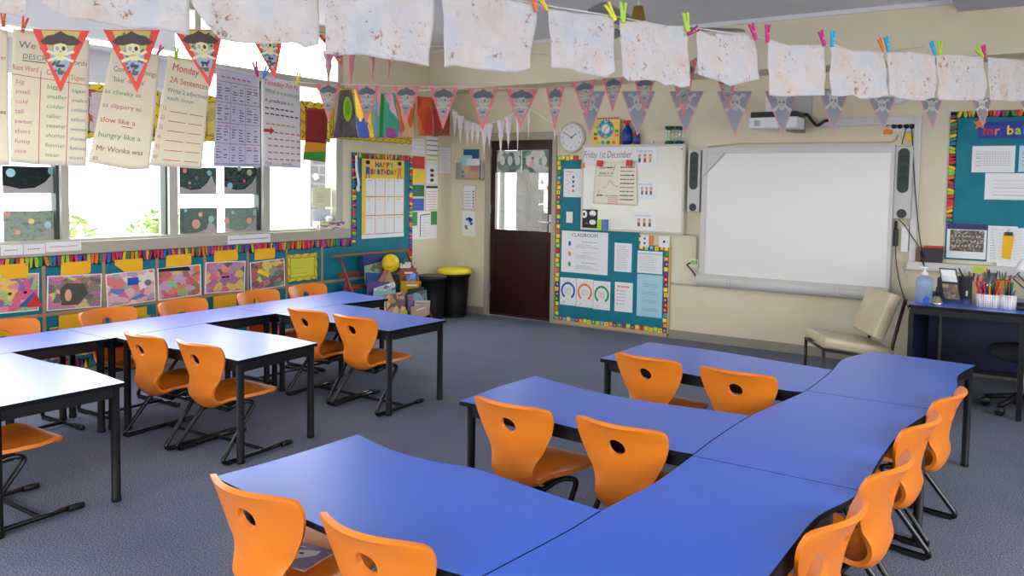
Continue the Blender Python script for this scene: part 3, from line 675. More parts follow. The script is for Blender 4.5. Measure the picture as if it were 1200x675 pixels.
# ---- round clock
def wall_clock():
    c = BACK.at(-4.535, 2.055); t = empty('wall_clock', c, 'round white wall clock right of the door, hands near ten to two', 'clock')
    A, B = -4.535, 2.055; r = .165
    mb = MB(); n = 40
    M = Matrix.Rotation(PI/2, 3, 'X')
    mb.lathe([(.001, .001), (r, .001), (r+.002, .02), (r-.008, .035), (r-.022, .036), (r-.024, .022), (.001, .022)], BACK.at(A, B, 0), mat('clock_rim', rgb(214, 210, 200), .35), 48, M); mb.build('case', t)
    mb = MB(); mb.disc(BACK, A, B, r-.024, r-.024, .0235, PAPER, 40)
    for k in range(12):
        an = PI/2-k*PI/6; s = str(k or 12); w = .018*len(s)
        mb.text(BACK, s, A+(r-.052)*math.cos(an)-w/2, B+(r-.052)*math.sin(an)-.012, .024, .0242, INK)
    mb.build('dial', t)
    for nm, an, L, w in (('minute_hand', PI/2+PI/3+.02, .105, .006), ('hour_hand', PI/2-PI/3+.06, .072, .009)):
        mb = MB(); mb.line(BACK, [(A-.02*math.cos(an), B-.02*math.sin(an)), (A+L*math.cos(an), B+L*math.sin(an))], w, .026, INK); mb.disc(BACK, A, B, .008, .008, .0262, INK, 12); mb.build(nm, t)
wall_clock()
# ---- L-shaped pinboard with the alphabet-block border
bx0, _ = BACK.px(652.3, 280); bx1, _ = BACK.px(749, 300); bx2, _ = BACK.px(783.6, 340)
bt0 = BACK.px(660, 182.5)[1]; bt2 = BACK.px(765, 287.5)[1]; bb = BACK.px(700, 380.5)[1]
pb = empty('pinboard', BACK.at((bx0+bx2)/2, bb), 'teal pinboard between the door and the interactive board, edged with coloured squares', 'pinboard')
mb = MB(); mb.fprism(BACK, [(bx0, bb), (bx2, bb), (bx2, bt2), (bx1, bt2), (bx1, bt0), (bx0, bt0)], .0015, .014, TEAL); mb.build('backing', pb)
mb = MB(); blk = [RED, YEL, ORA, LIM, YEL, PUR, GRN, CYA]; bw = .05; brn = random.Random(4)
def blocks(a0, b0, a1, b1):
    L = math.hypot(a1-a0, b1-b0); n = int(L/.052); dx, dy = (a1-a0)/L, (b1-b0)/L; hz = abs(dx) > .5
    lo = (min(a0, a1)-(0 if hz else bw/2), min(b0, b1)-(bw/2 if hz else 0)); hi = (max(a0, a1)+(0 if hz else bw/2), max(b0, b1)+(bw/2 if hz else 0))
    mb.fbox(BACK, lo[0], lo[1], hi[0], hi[1], .014, .0155, INK)
    for i in range(n):
        a = a0+dx*(i+.5)*L/n; b = b0+dy*(i+.5)*L/n; q = .0222; off = ((-1)**i)*.003; a += -dy*off; b += dx*off
        mb.poly([BACK.at(a-q, b-q, .0162), BACK.at(a+q, b-q, .0162), BACK.at(a+q, b+q, .0162), BACK.at(a-q, b+q, .0162)], blk[brn.randrange(8)])
        k = q*.32; mb.poly([BACK.at(a-k, b-k, .0167), BACK.at(a+k, b-k, .0167), BACK.at(a+k, b+k, .0167), BACK.at(a-k, b+k, .0167)], [PAPER, YEL, PAPER, RED][i % 4])
h = bw/2
blocks(bx0+h, bt0, bx0+h, bb); blocks(bx0+bw, bt0-h, bx1, bt0-h); blocks(bx0+bw, bb+h, bx2-bw, bb+h); blocks(bx2-h, bb, bx2-h, bt2); blocks(bx1, bt2-h, bx2-bw, bt2-h); blocks(bx1+h, bt2-bw*0+.02, bx1+h, BACK.px(750, 276)[1])
mb.build('border', pb)
mb = MB(); mb.fbox(BACK, bx2, bb-.03, bx2+.018, bt2+.0, .0015, .018, TAN); mb.fbox(BACK, bx0-.012, bb-.03, bx2+.018, bb, .0015, .018, TAN); mb.build('wood_edge', pb)
def poster(name, fr, px, label, cat='poster', m=PAPER, c=.015, th=.0012, group=None, fn=None):
    mb, R = rect_mb(fr, *px, c, c+th, m, PAPER)
    if fn: fn(mb, R, c+th+.0006)
    return tag(mb.build(name), label, cat, group)
def f_class(mb, R, c):
    a0, b0, a1, b1 = R; w, h = a1-a0, b1-b0
    mb.text(BACK, 'CLASSROOM', a0+w*.22, b1-h*.13, h*.085, c, INK, w*.56)
    for k, m in enumerate((BLU, ORA, GRN)):
        y = b1-h*(.30+.25*k); mb.disc(BACK, a0+w*.18, y, w*.03, h*.06, c, m); mb.scrawl(BACK, a0+w*.45, a0+w*.78, y+h*.05, c, (BLU, ORA, INK)[k], amp=.006)
        for q in range(3): mb.scrawl(BACK, a0+w*.32, a0+w*(.62+.1*q), y-h*.02-h*.035*q, c, INKS['m'], amp=.004)
poster('rules_poster', BACK, (658, 271.5, 712.3, 320.5), 'white poster headed CLASSROOM with blue, orange and green marks, below the whiteboard', fn=f_class)
poster('reading_poster', BACK, (660.5, 198, 683, 231), 'white poster with a red-lined diagram, left of the whiteboard beside the clock', fn=lambda mb, R, c: [mb.scrawl(BACK, R[0]+.02, R[0]+.12, R[3]-.03, c, RED, amp=.008)] + [mb.line(BACK, [(R[0]+.03, R[3]-.07-.05*k), (R[0]+.09, R[3]-.07-.05*k+.02*(-1)**k)], .003, c, RED) for k in range(4)] + [mb.fbox(BACK, R[0]+.11, R[3]-.10-.05*k, R[0]+.135, R[3]-.075-.05*k, c-.0005, c, [BLU, INK, BLU, RED][k]) for k in range(4)])
poster('class_list', BACK, (720, 285, 740.2, 318.5), 'white printed list on the pinboard between the CLASSROOM poster and the right border', 'list', fn=lambda mb, R, c: lines(mb, BACK, R, 14, INKS['m'], c, .12, .15, .1, .08, 1))
poster('timetable', BACK, (747, 294.5, 776.3, 320.5), 'white notice with grey print at the upper right of the pinboard extension', 'notice', fn=lambda mb, R, c: (lines(mb, BACK, R, 9, INKS['m'], c, .08, .1, .25, .12, 2), mb.fbox(BACK, R[0], R[3]-.035, R[2], R[3]-.02, c-.0005, c, LBL)))
poster('blue_notice', BACK, (746.3, 322, 776, 371.5), 'tall pale blue notice with four small paragraphs, lower right of the pinboard', 'notice', LBL, fn=lambda mb, R, c: [mb.scrawl(BACK, R[0]+(R[2]-R[0])*(.2+.05*(q % 2)), R[0]+(R[2]-R[0])*(.75+.05*(q % 3)), R[3]-(R[3]-R[1])*(.22+.19*k+.03*q), c, INKS['m'], amp=.003) for k in range(4) for q in range(3)])
def ring(mb, R, c, m):
    a0, b0, a1, b1 = R; w, h = a1-a0, b1-b0; A, B = (a0+a1)/2, b0+h*.53; r0, r1 = w*.44, w*.33; n = 30
    for i in range(n):
        t0 = -PI/2+.55+(2*PI-1.1)*i/n; t1 = -PI/2+.55+(2*PI-1.1)*(i+1)/n
        mb.poly([BACK.at(A+r0*math.cos(t), B+r0*1.05*math.sin(t), c) for t in (t0, t1)] + [BACK.at(A+r1*math.cos(t), B+r1*1.05*math.sin(t), c) for t in (t1, t0)], m)
    for k in range(5): mb.scrawl(BACK, A-w*(.2), A+w*.2, B+h*(.08-.045*k), c, INKS['m'], amp=.003)
    for k in range(14):
        rn = random.Random(k); x, y = a0+w*rn.random(), b0+h*rn.choice((.06, .12, .92, .86)); q = .004; mb.poly([BACK.at(x-q, y-q, c), BACK.at(x+q, y-q, c), BACK.at(x+q, y+q, c), BACK.at(x-q, y+q, c)], rn.choice([RED, GRN, BLU, ORA, INKS['m']]))
for k, (m, x0, y0, x1, y1, nm) in enumerate(((BLU, 656.3, 325.5, 675.2, 357.5, 'blue'), (ORA, 675.6, 327, 695, 360, 'orange'), (GRN, 695.3, 329.5, 715, 363, 'green'))):
    poster('ring_poster', BACK, (x0, y0, x1, y1), f'small white poster with an open {nm} ring, low on the pinboard', m=PAPER, c=.015, fn=lambda mb, R, c, m=m: ring(mb, R, c, m), group='open ring posters low on the pinboard')
poster('goals_sheet', BACK, (720.3, 331, 741.3, 365.5), 'white sheet with a coloured heading and small bullets, right of the ring posters', 'sheet', fn=lambda mb, R, c: (mb.scrawl(BACK, R[0]+.03, R[2]-.04, R[3]-.045, c, ORA, amp=.02), [mb.disc(BACK, R[0]+.03, R[3]-.09-.035*k, .007, .007, c, [INK, ORA, RED, BLU][k % 4], 8) for k in range(5)], [mb.scrawl(BACK, R[0]+.05, R[0]+.12, R[3]-.09-.035*k, c, INKS['m'], amp=.005) for k in range(5)]))
def plate(px, label, fr=BACK, name='light_switch', c=.015, fn=None, cat='switch'):
    mb, R = rect_mb(fr, *px, c, c+.012, WHITE); t = mb.build(name, None, .002); tag(t, label, cat)
    if fn:
        m2 = MB(); fn(m2, R, c+.012); m2.build('rocker' if name == 'light_switch' else 'socket_face', t)
    return t
plate((663.5, 248, 670.8, 261), 'white wall switch on the teal board left of the whiteboard', fn=lambda m, R, c: [m.fbox(BACK, (R[0]+R[2])/2-.01, R[1]+(R[3]-R[1])*f, (R[0]+R[2])/2+.01, R[1]+(R[3]-R[1])*(f+.22), c-.001, c+.003, WHITE) for f in (.2, .58)])
plate((750.5, 275.5, 760.3, 289), 'left white power outlet just under the whiteboard edge', name='power_outlet', cat='outlet', fn=lambda m, R, c: [m.disc(BACK, (R[0]+R[2])/2, R[1]+(R[3]-R[1])*f, .012, .012, c+.001, DKGREY, 10, c-.001) for f in (.3, .7)])
plate((772, 276.5, 784.5, 290), 'right white power outlet under the whiteboard corner', name='power_outlet', cat='outlet', fn=lambda m, R, c: m.disc(BACK, (R[0]+R[2])/2, (R[1]+R[3])/2, .012, .014, c+.001, INK, 10, c-.001))
poster('orange_strip', BACK, (761.5, 276, 765.5, 288), 'narrow orange card strip between the two power outlets', 'card', ORA)
# ---- whiteboard
WBD = .075
wt = empty('whiteboard', BACK.at(-3.8, 1.07), 'magnetic whiteboard left of the interactive board, written sheets stuck on it', 'whiteboard')
W = Fr(BACK.at(0, 0, WBD), (1, 0, 0), (0, -1, 0))
a0, _ = W.px(681.5, 220); a1, _ = W.px(802, 220); z1 = W.px(742, 169.5)[1]; z0 = W.px(742, 272)[1]
mb = MB(); WBS = mat('whiteboard_enamel', rgb(236, 232, 220), .22)
mb.fbox(W, a0+.02, z0+.02, a1-.02, z1-.02, -.02, .0, WBS); mb.build('board_surface', wt)
mb = MB(); FRM = mat('board_frame', rgb(206, 200, 186), .4)
for q in ((a0, z0, a1, z0+.022), (a0, z1-.022, a1, z1), (a0, z0+.022, a0+.02, z1-.022), (a1-.022, z0+.022, a1, z1-.022)): mb.fbox(W, *q, -WBD+.017, .006, FRM)
mb.disc(W, a1-.035, z1-.05, .008, .008, .0075, INK, 10); mb.build('board_frame', wt)
def wsheet(name, px, label, cat, m=PAPER, c=.001, fn=None, group=None):
    mb, R = rect_mb(W, *px, c, c+.001, m, PAPER)
    if fn: fn(mb, R, c+.0016)
    return tag(mb.build(name), label, cat, group)
wsheet('date_strip', (683, 172.3, 741, 194.5), 'white strip lettered Friday 1st December along the top of the whiteboard', 'sign', fn=lambda mb, R, c: mb.text(W, 'Friday 1st December', R[0]+.008, R[1]+.085, .075, c, INKS['n'], R[2]-R[0]-.02, slant=.15))
def f_card(mb, R, c, seed):
    a0, b0, a1, b1 = R; w, h = a1-a0, b1-b0; mb.text(W, 'Today we are', a0+w*.12, b1-h*.22, h*.10, c, INKS['b'], w*.75) if seed == 0 else mb.scrawl(W, a0+w*.12, a0+w*.75, b1-h*.2, c, INKS['b'], amp=.006)
    for k in range(3):
        x = a0+w*(.28+.22*k); y = b0+h*.42
        mb.disc(W, x, y+h*.12, w*.06, h*.09, c+.0002, SKIN, 10); mb.disc(W, x, y+h*.18, w*.065, h*.06, c, BRN if seed else [RED, INK, BRN][k], 10)
        mb.fbox(W, x-w*.05, y-h*.16, x+w*.05, y+h*.04, c-.0004, c, [BLU, RED, ORA][(k+seed) % 3] if seed == 0 else BRN)
for k, (px, lb) in enumerate((((741.5, 172.5, 770.3, 196.5), 'small white picture card with three children at the top right of the whiteboard sheets'), ((746, 211.5, 769.5, 234), 'middle picture card of the three on the whiteboard, partly behind the chart'), ((740.5, 248.3, 769.8, 271.5), 'lowest picture card of the three, near the bottom edge of the whiteboard'))):
    wsheet('picture_card', px, lb, 'card', fn=lambda mb, R, c, k=k: f_card(mb, R, c, k), group='picture cards on the whiteboard')
# chart held by two magnets
CH_M = mat('chart_cream', rgb(240, 230, 206), .7)
mb = MB(); T = [W.px(698, 190.5, .02), W.px(745.5, 188, .02)]; Bq = [W.px(694, 238.5, .02), W.px(720, 240, .02), W.px(746.5, 241.5, .02)]
WF = WFr(W.o, W.u, W.n, .004, 7, 3); sheet(mb, WF, [T[0], T[1]], Bq, CH_M, 18, 14, 0, 0, .014)
ra0, rb1 = T[0]; ra1 = T[1][0]; rb0 = Bq[1][1]; rw, rh = ra1-ra0, rb1-rb0; cc = .0165
mb.text(WF, 'How', ra0+rw*.08, rb1-rh*.15, rh*.07, cc, INK, rw*.16, slant=.2); mb.scrawl(WF, ra0+rw*.26, ra0+rw*.44, rb1-rh*.12, cc, INK, amp=.014); mb.text(WF, 'what is in', ra0+rw*.08, rb1-rh*.28, rh*.07, cc, INK, rw*.36, slant=.2)
mb.line(WF, [(ra0+rw*.05, rb1-rh*.31), (ra0+rw*.42, rb1-rh*.32)], .004, cc, INK); mb.line(WF, [(ra0+rw*.44, rb1-rh*.22), (ra0+rw*.50, rb1-rh*.05)], .004, cc, INK)
for q in (((.36, .42), (.30, .56)), ((.38, .42), (.46, .55)), ((.26, .58), (.20, .6)), ((.46, .55), (.58, .57)), ((.12, .66), (.07, .72))): mb.line(WF, [(ra0+rw*x, rb1-rh*y) for x, y in q], .004, cc, INK)
mb.scrawl(WF, ra0+rw*.04, ra0+rw*.2, rb1-rh*.78, cc, INK, amp=.014)
for k, m in enumerate('krkmkbmkk'): mb.scrawl(WF, ra0+rw*.62, ra0+rw*.96, rb1-rh*(.11+.095*k), cc, INKS[m], amp=.012)
for k in range(5): mb.scrawl(WF, ra0+rw*(.32 if k else .25), ra0+rw*.58, rb1-rh*(.79+.045*k), cc, INKS['r' if k else 'k'], amp=.007)
tag(mb.build('flip_chart_page'), 'cream handwritten chart page held on the whiteboard by two red magnets', 'chart')
for k, (x, y) in enumerate(((703, 191.5), (737.5, 191))):
    a, b = W.px(x, y, .03); mb = MB(); mb.fprism(W, [(a-.035, b-.03), (a+.03, b-.033), (a+.037, b+.03), (a-.03, b+.033)], .0255, .045, RED)
    tag(mb.build('magnet', None, .004), ('left', 'right')[k]+' red square magnet holding the cream chart on the whiteboard', 'magnet', 'red magnets on the cream chart')
mb, R = rect_mb(W, 680.5, 245.3, 700, 268.6, .001, .004, mat('black_card', rgb(22, 22, 24), .6)); a0_, b0_, a1_, b1_ = R; w_, h_ = a1_-a0_, b1_-b0_
for x, y, rx, ry, m, cc in ((.22, .75, .17, .2, PAPER, .0046), (.2, .75, .07, .09, INK, .005), (.72, .8, .2, .15, PAPER, .0046), (.7, .68, .1, .05, INKS['m'], .005), (.72, .36, .2, .13, PAPER, .0046), (.35, .3, .1, .04, INKS['m'], .0048)): mb.disc(W, a0_+w_*x, b0_+h_*y, w_*rx, h_*ry, cc, m, 16)
tag(mb.build('animal_card'), 'black card with white round eye shapes at the lower left of the whiteboard', 'card')
for k, (x0, x1, m, nm) in enumerate(((699.6, 704.9, LIM, 'lime green'), (705.3, 711.3, mat('slate_blue', rgb(86, 124, 196), .6), 'slate blue'))):
    mb, R = rect_mb(W, x0, 257.3, x1, 269.8, .001, .03, m); tag(mb.build('board_eraser', None, .003), nm+' sponge eraser beside the black card on the whiteboard', 'eraser')
poster('small_ornament', W, (681, 191, 685.5, 197), 'tiny orange and green sticker on the left edge of the whiteboard', 'sticker', ORA, c=.0065)
# things standing on the board's top edge (z1)
ty = W.o.y + .03
def top_at(x, y=None): d = ray(x, 168); return on_y(x, 168, ty).x
# toy clock
x0, x1 = top_at(694), top_at(726.5); zt = on_y(710, 137.5, ty).z; T2 = Fr((0, ty-.012, 0), (1, 0, 0), (0, -1, 0))
tc = empty('toy_clock', ((x0+x1)/2, ty, z1+.001), 'yellow teaching clock board with a round dial, standing on the whiteboard', 'toy clock')
mb = MB(); YW = mat('yellow_board', rgb(244, 206, 90), .5); mb.fbox(T2, x0, z1+.001, x1, zt-.02, -.012, .0, YW); mb.build('board', tc)
mb = MB(); xm = (x0+x1)/2; zm = z1+(zt-z1)*.58; w = x1-x0
for k in range(9): mb.lathe([(.001, 0), (.008, 0), (.008, .016), (.001, .016)], (x0+w*(.1+.1*k), ty-.006, zt-.02), RED, 8)
mb.build('peg_row', tc)
mb = MB(); mb.disc(T2, xm, zm, w*.30, w*.30, .001, CYA, 28)
for k in range(12): an = k*PI/6; mb.disc(T2, xm+w*.23*math.cos(an), zm+w*.23*math.sin(an), .014, .014, .002, [YEL, GRN, RED][k % 3], 8)
mb.disc(T2, xm, zm, w*.15, w*.15, .0022, PAPER, 20); mb.line(T2, [(xm, zm), (xm+.03, zm+.03)], .008, .003, RED); mb.line(T2, [(xm, zm), (xm-.02, zm-.045)], .006, .003, INK); mb.build('dial', tc)
for k, (fx_, fz_, m) in enumerate(((.08, .35, GRN), (.08, .2, RED), (.84, .62, YEL), (.84, .45, GRN), (.84, .3, ORA), (.08, .6, LIM))): mb = MB(); mb.fbox(T2, x0+w*fx_, z1+(zt-z1)*fz_, x0+w*(fx_+.12), z1+(zt-z1)*(fz_+.1), 0, .004, m); mb.build('number_tile', tc)
for k in range(4): mb = MB(); mb.disc(T2, x0+w*(.2+.2*k), z1+.028, .022, .02, .004, [LIM, CYA, GRN, ORA][k], 12, 0); mb.build('disc', tc)
# bottle
def bottle(x, wpx, ytop, col, label, capcol, name='spray_bottle'):
    X = top_at(x); r = (top_at(x+wpx/2)-top_at(x-wpx/2))/2; h = on_y(x, ytop, ty).z-z1; t = empty(name, (X, ty, z1+.001), label, 'bottle')
    mb = MB(); mb.lathe([(.001, 0), (r, .002), (r, h*.5), (r*.9, h*.6), (r*.4, h*.74), (r*.38, h*.8), (.001, h*.8)], (X, ty, z1+.001), col, 18); mb.build('body', t)
    mb = MB(); mb.lathe([(.001, 0), (r*.45, 0), (r*.45, h*.1), (.001, h*.1)], (X, ty, z1+h*.8+.001), capcol, 12); mb.box((X-r*.8, ty-.012, z1+h*.88), (X+r*.5, ty+.012, z1+h), capcol); mb.build('trigger', t)
    mb = MB(); mb.lathe([(r*1.01, h*.15), (r*1.01, h*.42)], (X, ty, z1), mat('bottle_label', rgb(60, 90, 160), .5), 18); mb.build('bottle_label', t)
bottle(735, 10.5, 141, mat('blue_liquid', rgb(30, 50, 150), .2), 'blue spray bottle with a red trigger standing on the whiteboard', RED)
bottle(745.5, 8, 149, mat('plum_plastic', rgb(130, 40, 90), .4), 'short plum bottle beside the blue spray bottle on the whiteboard', mat('plum_cap', rgb(150, 60, 110), .4), 'plum_bottle')
for x, m, nm in ((784, mat('dark_green', rgb(20, 90, 60), .4), 'green'), (796, mat('dark_teal', rgb(20, 60, 90), .4), 'dark blue')):
    X = top_at(x); h = on_y(x, 148, ty).z-z1; t = empty('sand_timer', (X, ty, z1+.001), nm+' ended sand timer standing on the right end of the whiteboard', 'sand timer', 'sand timers on the whiteboard'); r = .042
    mb = MB(); mb.lathe([(.001, 0), (r, 0), (r, .03), (.001, .03)], (X, ty, z1+.001), m, 14); mb.build('base', t)
    mb = MB(); mb.lathe([(.001, 0), (r, 0), (r, .03), (.001, .03)], (X, ty, z1+h-.03), m, 14); mb.build('top_cap', t)
    mb = MB(); hh = h-.06; mb.lathe([(.022, 0), (.024, hh*.2), (.005, hh*.5), (.024, hh*.8), (.022, hh)], (X, ty, z1+.03), m_glass('timer_glass', .7, (.8, .95, .9)), 12); mb.build('glass_bulb', t)
    mb = MB()
    for a in (0, 2.1, 4.2): mb.tube([(X+r*.85*math.cos(a), ty+r*.85*math.sin(a), z1+.03), (X+r*.85*math.cos(a), ty+r*.85*math.sin(a), z1+h-.03)], .003, WHITE, 6)
    mb.build('post', t)
for k, x in enumerate((744, 767.5)):
    X = top_at(x); mb = MB(); mb.box((X-.035, W.o.y-.008, z1-.004), (X+.035, ty+.01, z1+.006), GREY); mb.tube([(X, ty-.03, z1+.006), (X, ty-.025, z1+.035)], .008, GREY, 8); tag(mb.build('metal_clip'), ('left', 'right')[k]+' small metal clip on the top edge of the whiteboard', 'clip')
# ---- speakers
def speaker(px, label, c0=.0, c1=.09):
    F = Fr(BACK.at(0, 0, c1), (1, 0, 0), (0, -1, 0)); a0, b0, a1, b1 = F.rect(*px); t = empty('wall_speaker', BACK.at((a0+a1)/2, b0), label, 'speaker', 'speakers either side of the interactive board')
    mb = MB(); mb.fbox(F, a0, b0, a1, b1, -c1, 0, LGREY); mb.build('cabinet', t, .01)
    w, h = a1-a0, b1-b0; r = w*.33; A = (a0+a1)/2; mb = MB()
    def pill(lo, hi, rr, c):
        pts = [(A+rr*math.cos(q*PI/8), hi-rr+rr*math.sin(q*PI/8)) for q in range(9)] + [(A-rr*math.cos(q*PI/8), lo+rr-rr*math.sin(q*PI/8)) for q in range(9)]; mb.fprism(F, pts, -.002, c, DKGREY)
    pill(b0+h*.36, b1-h*.03, r, .004); pill(b0+.008, b0+h*.14, r*.85, .004); mb.build('grille', t)
    mb = MB()
    for f in (.55, .68, .82): mb.disc(F, A, b0+h*f, r*.75, r*.75, .0052, mat('cone_mesh', rgb(55, 63, 59), .8), 20)
    mb.build('speaker_cone', t)
    return t
speaker((805.5, 175.5, 820, 248.5), 'slim grey wall speaker between the whiteboard and the interactive board')
speaker((1047.5, 171, 1068.5, 257), 'slim grey wall speaker right of the interactive board with cables below')
# ---- interactive whiteboard
I = Fr(BACK.at(0, 0, .10), (1, 0, 0), (0, -1, 0)); ia0 = I.px(821.5, 250)[0]; ia1 = I.px(1046, 250)[0]; iz1 = I.px(930, 171.5)[1]; iz0 = I.px(930, 345)[1]
it = empty('interactive_whiteboard', BACK.at((ia0+ia1)/2, iz0), 'large wall-mounted interactive whiteboard with a rounded bottom tray', 'interactive board')
IW = mat('projection_surface', rgb(236, 232, 228), .35); IF = mat('board_bezel', rgb(206, 204, 198), .4)
mb = MB(); s0 = I.px(842, 250)[0]; sa0 = ia0+.05; sz1 = iz1-.06; mb.fbox(I, sa0, iz0+.12, ia1-.03, sz1, -.06, -.004, IW); mb.build('writing_surface', it)
mb = MB()
mb.fbox(I, ia0, iz0+.12, sa0, iz1, -.0985, .006, IF); mb.fbox(I, sa0, sz1, ia1, iz1, -.0985, .006, IF); mb.fbox(I, ia1-.03, iz0+.12, ia1, sz1, -.0985, .006, IF)
mb.fprism(I, [(sa0, sz1), (sa0, sz1-.19), (sa0+.19, sz1)], -.003, .005, IF); mb.build('bezel', it, .003)
mb = MB(); mb.line(I, [(sa0-.03, sz1-.22), (sa0+.18, sz1+.012)], .004, .0065, DKGREY); mb.build('bezel_seam', it)
mb = MB(); r = .065
for k in range(13):
    pass
prof = [(.0+r*.9*math.sin(q*PI/12)*1.1-.02, r*math.cos(q*PI/12)) for q in range(13)]
n = len(prof); bb0 = len(mb.v)
for A in (ia0-.03, ia0-.01, ia1-.02, ia1+.0):
    kf = .8 if A in (ia0-.03, ia1) else 1
    mb.v += [I.at(A, iz0+.065+p[1]*kf, p[0]*kf+.0) for p in prof]
for s in range(3):
    for q in range(n-1): mb.face([bb0+s*n+q, bb0+s*n+q+1, bb0+(s+1)*n+q+1, bb0+(s+1)*n+q][::-1], IF, None, True)
mb.face([bb0+q for q in range(n)], IF); mb.face([bb0+3*n+q for q in range(n)][::-1], IF)
mb.fbox(I, ia0-.02, iz0+.01, ia1-.01, iz0+.12, -.09, -.015, IF); mb.build('tray', it)
mb = MB()
for x in (852, 855.5):
    for k in range(4): a, b = I.px(x, 329+3*k, .05); mb.disc(I, a, b, .004, .004, .056-.0, DKGREY, 6)
a = I.px(979, 345)[0]; mb.line(I, [(a, iz0+.04), (a, iz0+.10)], .004, .057, GREY); a2 = I.px(985, 345)[0]; a3 = I.px(1010, 345)[0]; 
for q in (((a2, iz0+.045), (a2, iz0+.09)), ((a2, iz0+.09), (a3, iz0+.09)), ((a2, iz0+.045), (a3, iz0+.045))): mb.line(I, q, .003, .057, GREY)
mb.build('tray_marks', it)
# ---- projector
pj = empty('projector', on_y(905, 150, YB-.35), 'short white projector on a wall arm above the interactive board, partly behind flags', 'projector')
PF = Fr((0, YB-.52, 0), (1, 0, 0), (0, -1, 0)); a0, b0, a1, b1 = PF.rect(877.5, 136.5, 934, 150); mb = MB(); mb.fbox(PF, a0, b0, a1, b1-.005, -.24, 0, WHITE); mb.build('body', pj, .006)
mb = MB(); mb.fbox(PF, a0+.01, b1-.006, a1-.01, b1+.045, -.24, -.012, BLKP); mb.build('top_vent', pj, .004)
mb = MB(); mb.fbox(PF, a0+.05, b0+.02, a0+.10, b1-.03, 0, .002, GREY); mb.build('grille', pj)
mb = MB(); mb.fbox(PF, (a0+a1)/2-.12, b1+.045, (a0+a1)/2-.02, b1+.19, -.46, -.16, WHITE); mb.build('arm', pj)
mb = MB(); a0, b0, a1, b1 = BACK.rect(897, 109, 952.5, 137); mb.fbox(BACK, a0+.12, b0, a1, b1+.02, 0, .04, mat('plate_grey', rgb(190, 188, 190), .4)); mb.build('wall_plate', pj)
mb = MB(); a0, b0, a1, b1 = BACK.rect(925, 136, 944, 156); mb.fbox(BACK, a0+.05, b0, a1, b1, 0, .28, mat('bracket_grey', rgb(128, 126, 116), .5)); mb.build('bracket', pj)
CAB = mat('black_cable', rgb(20, 20, 22), .5)
def cable(pts, label, r=.006, m=None, name='cable', fr=BACK):
    P = smooth_poly([fr.at(*fr.px(x, y, c), c) for x, y, c in pts], k=6); mb = MB(); mb.tube(P, r, m or CAB, 8); return tag(mb.build(name), label, 'cable')
cable([(936, 138, .2), (945, 134, .15), (952, 142, .1), (958, 147, .06), (966, 142, .05), (972, 141, .04)], 'thick black cable bundle from the projector to the white trunking', .014)
# ---- trunking frame around the recess, and its ledge
TRK = mat('white_trunking', rgb(216, 214, 208), .5)
a_l = BACK.px(960, 142)[0]; a_r = BACK.px(1081, 140)[0]; tz = BACK.px(1078, 136.0)[1]; lz = .935; a_in = a_r-.055
mb = MB(); mb.fbox(BACK, a_l, tz-.07, a_in, tz, 0, .045, TRK); mb.fbox(BACK, a_in, lz, a_r, tz, 0, .045, TRK); struct(mb.build('trim_6', None, .003))
mb = MB(); mb.fbox(BACK, a_in-.005, lz-.07, .9, lz, 0, .10, TRK); struct(mb.build('trim_7', None, .003))
DISC = BACK.px(1050, 109, .03); mb = MB(); mb.lathe([(.001, .001), (.10, .001), (.10, .02), (.07, .035), (.001, .035)], BACK.at(DISC[0], DISC[1], 0), WHITE, 30, Matrix.Rotation(PI/2, 3, 'X')); tag(mb.build('wall_sensor'), 'round white plastic disc on the wall above the corner of the trunking', 'sensor')
# socket strip with four black plugs
so = empty('socket_strip', BACK.at(*BACK.px(1058, 152)), 'white socket strip with four black plugs inside the trunking corner', 'socket strip')
mb, R = rect_mb(BACK, 1041, 141.5, 1072, 153.5, 0, .012, WHITE); mb.build('plate', so)
for x in (1047.5, 1054.5, 1062, 1068.7):
    a, b = BACK.px(x, 148, .03); mb = MB(); mb.lathe([(.001, 0), (.021, 0), (.021, .02), (.013, .035), (.001, .035)], BACK.at(a, b, .012), BLKP, 14, Matrix.Rotation(PI/2, 3, 'X')); mb.build('plug', so)
a, b = BACK.px(1041, 154.5, .02); mb = MB(); mb.fbox(BACK, a-.04, b-.02, a+.03, b+.02, .0, .03, ORA); mb.tube([BACK.at(a-.02, b, .02), BACK.at(a-.045, b+.03, .03), BACK.at(a+.05, b+.09, .04)], .005, CAB, 6, .02); tag(mb.build('orange_plug', None, .003), 'small orange plug with a black lead left of the socket strip', 'plug')
a, b = BACK.px(1065.5, 160.5, .02); mb = MB(); mb.fprism(BACK, [(a-.02, b-.03), (a+.02, b-.03), (a+.025, b+.01), (a, b+.035), (a-.025, b+.01)], .022, .025, YEL); tag(mb.build('yellow_tag'), 'small yellow tag on the lead under the right plug', 'tag')
cable([(1068.5, 150, .04), (1070, 180, .055), (1073, 230, .055), (1078, 280, .06), (1082, 300, .115), (1083, 322, .10)], 'long thin black lead hanging from the right plug down past the ledge', .004)
cable([(1062, 150, .04), (1059, 160, .04), (1057, 169, .08)], 'short black lead from the third plug to the top of the right speaker', .004)
cable([(1053, 257, .05), (1060, 264, .05), (1068, 276, .055), (1077, 290, .065), (1080, 303, .115), (1085, 318, .11)], 'black lead from the right speaker slanting down to the ledge', .004)
ad = MB(); a0, b0, a1, b1 = BACK.rect(1046.3, 268.5, 1052, 288.5, .03); ad.fbox(BACK, a0, b0, a1, b1, .001, .035, BLKP); ad.tube([BACK.at((a0+a1)/2, b1, .02), BACK.at((a0+a1)/2+.0, b1+.07, .02)], .012, BLKP, 8); tag(ad.build('power_adapter', None, .004), 'small black power adapter hanging below the right speaker', 'adapter')
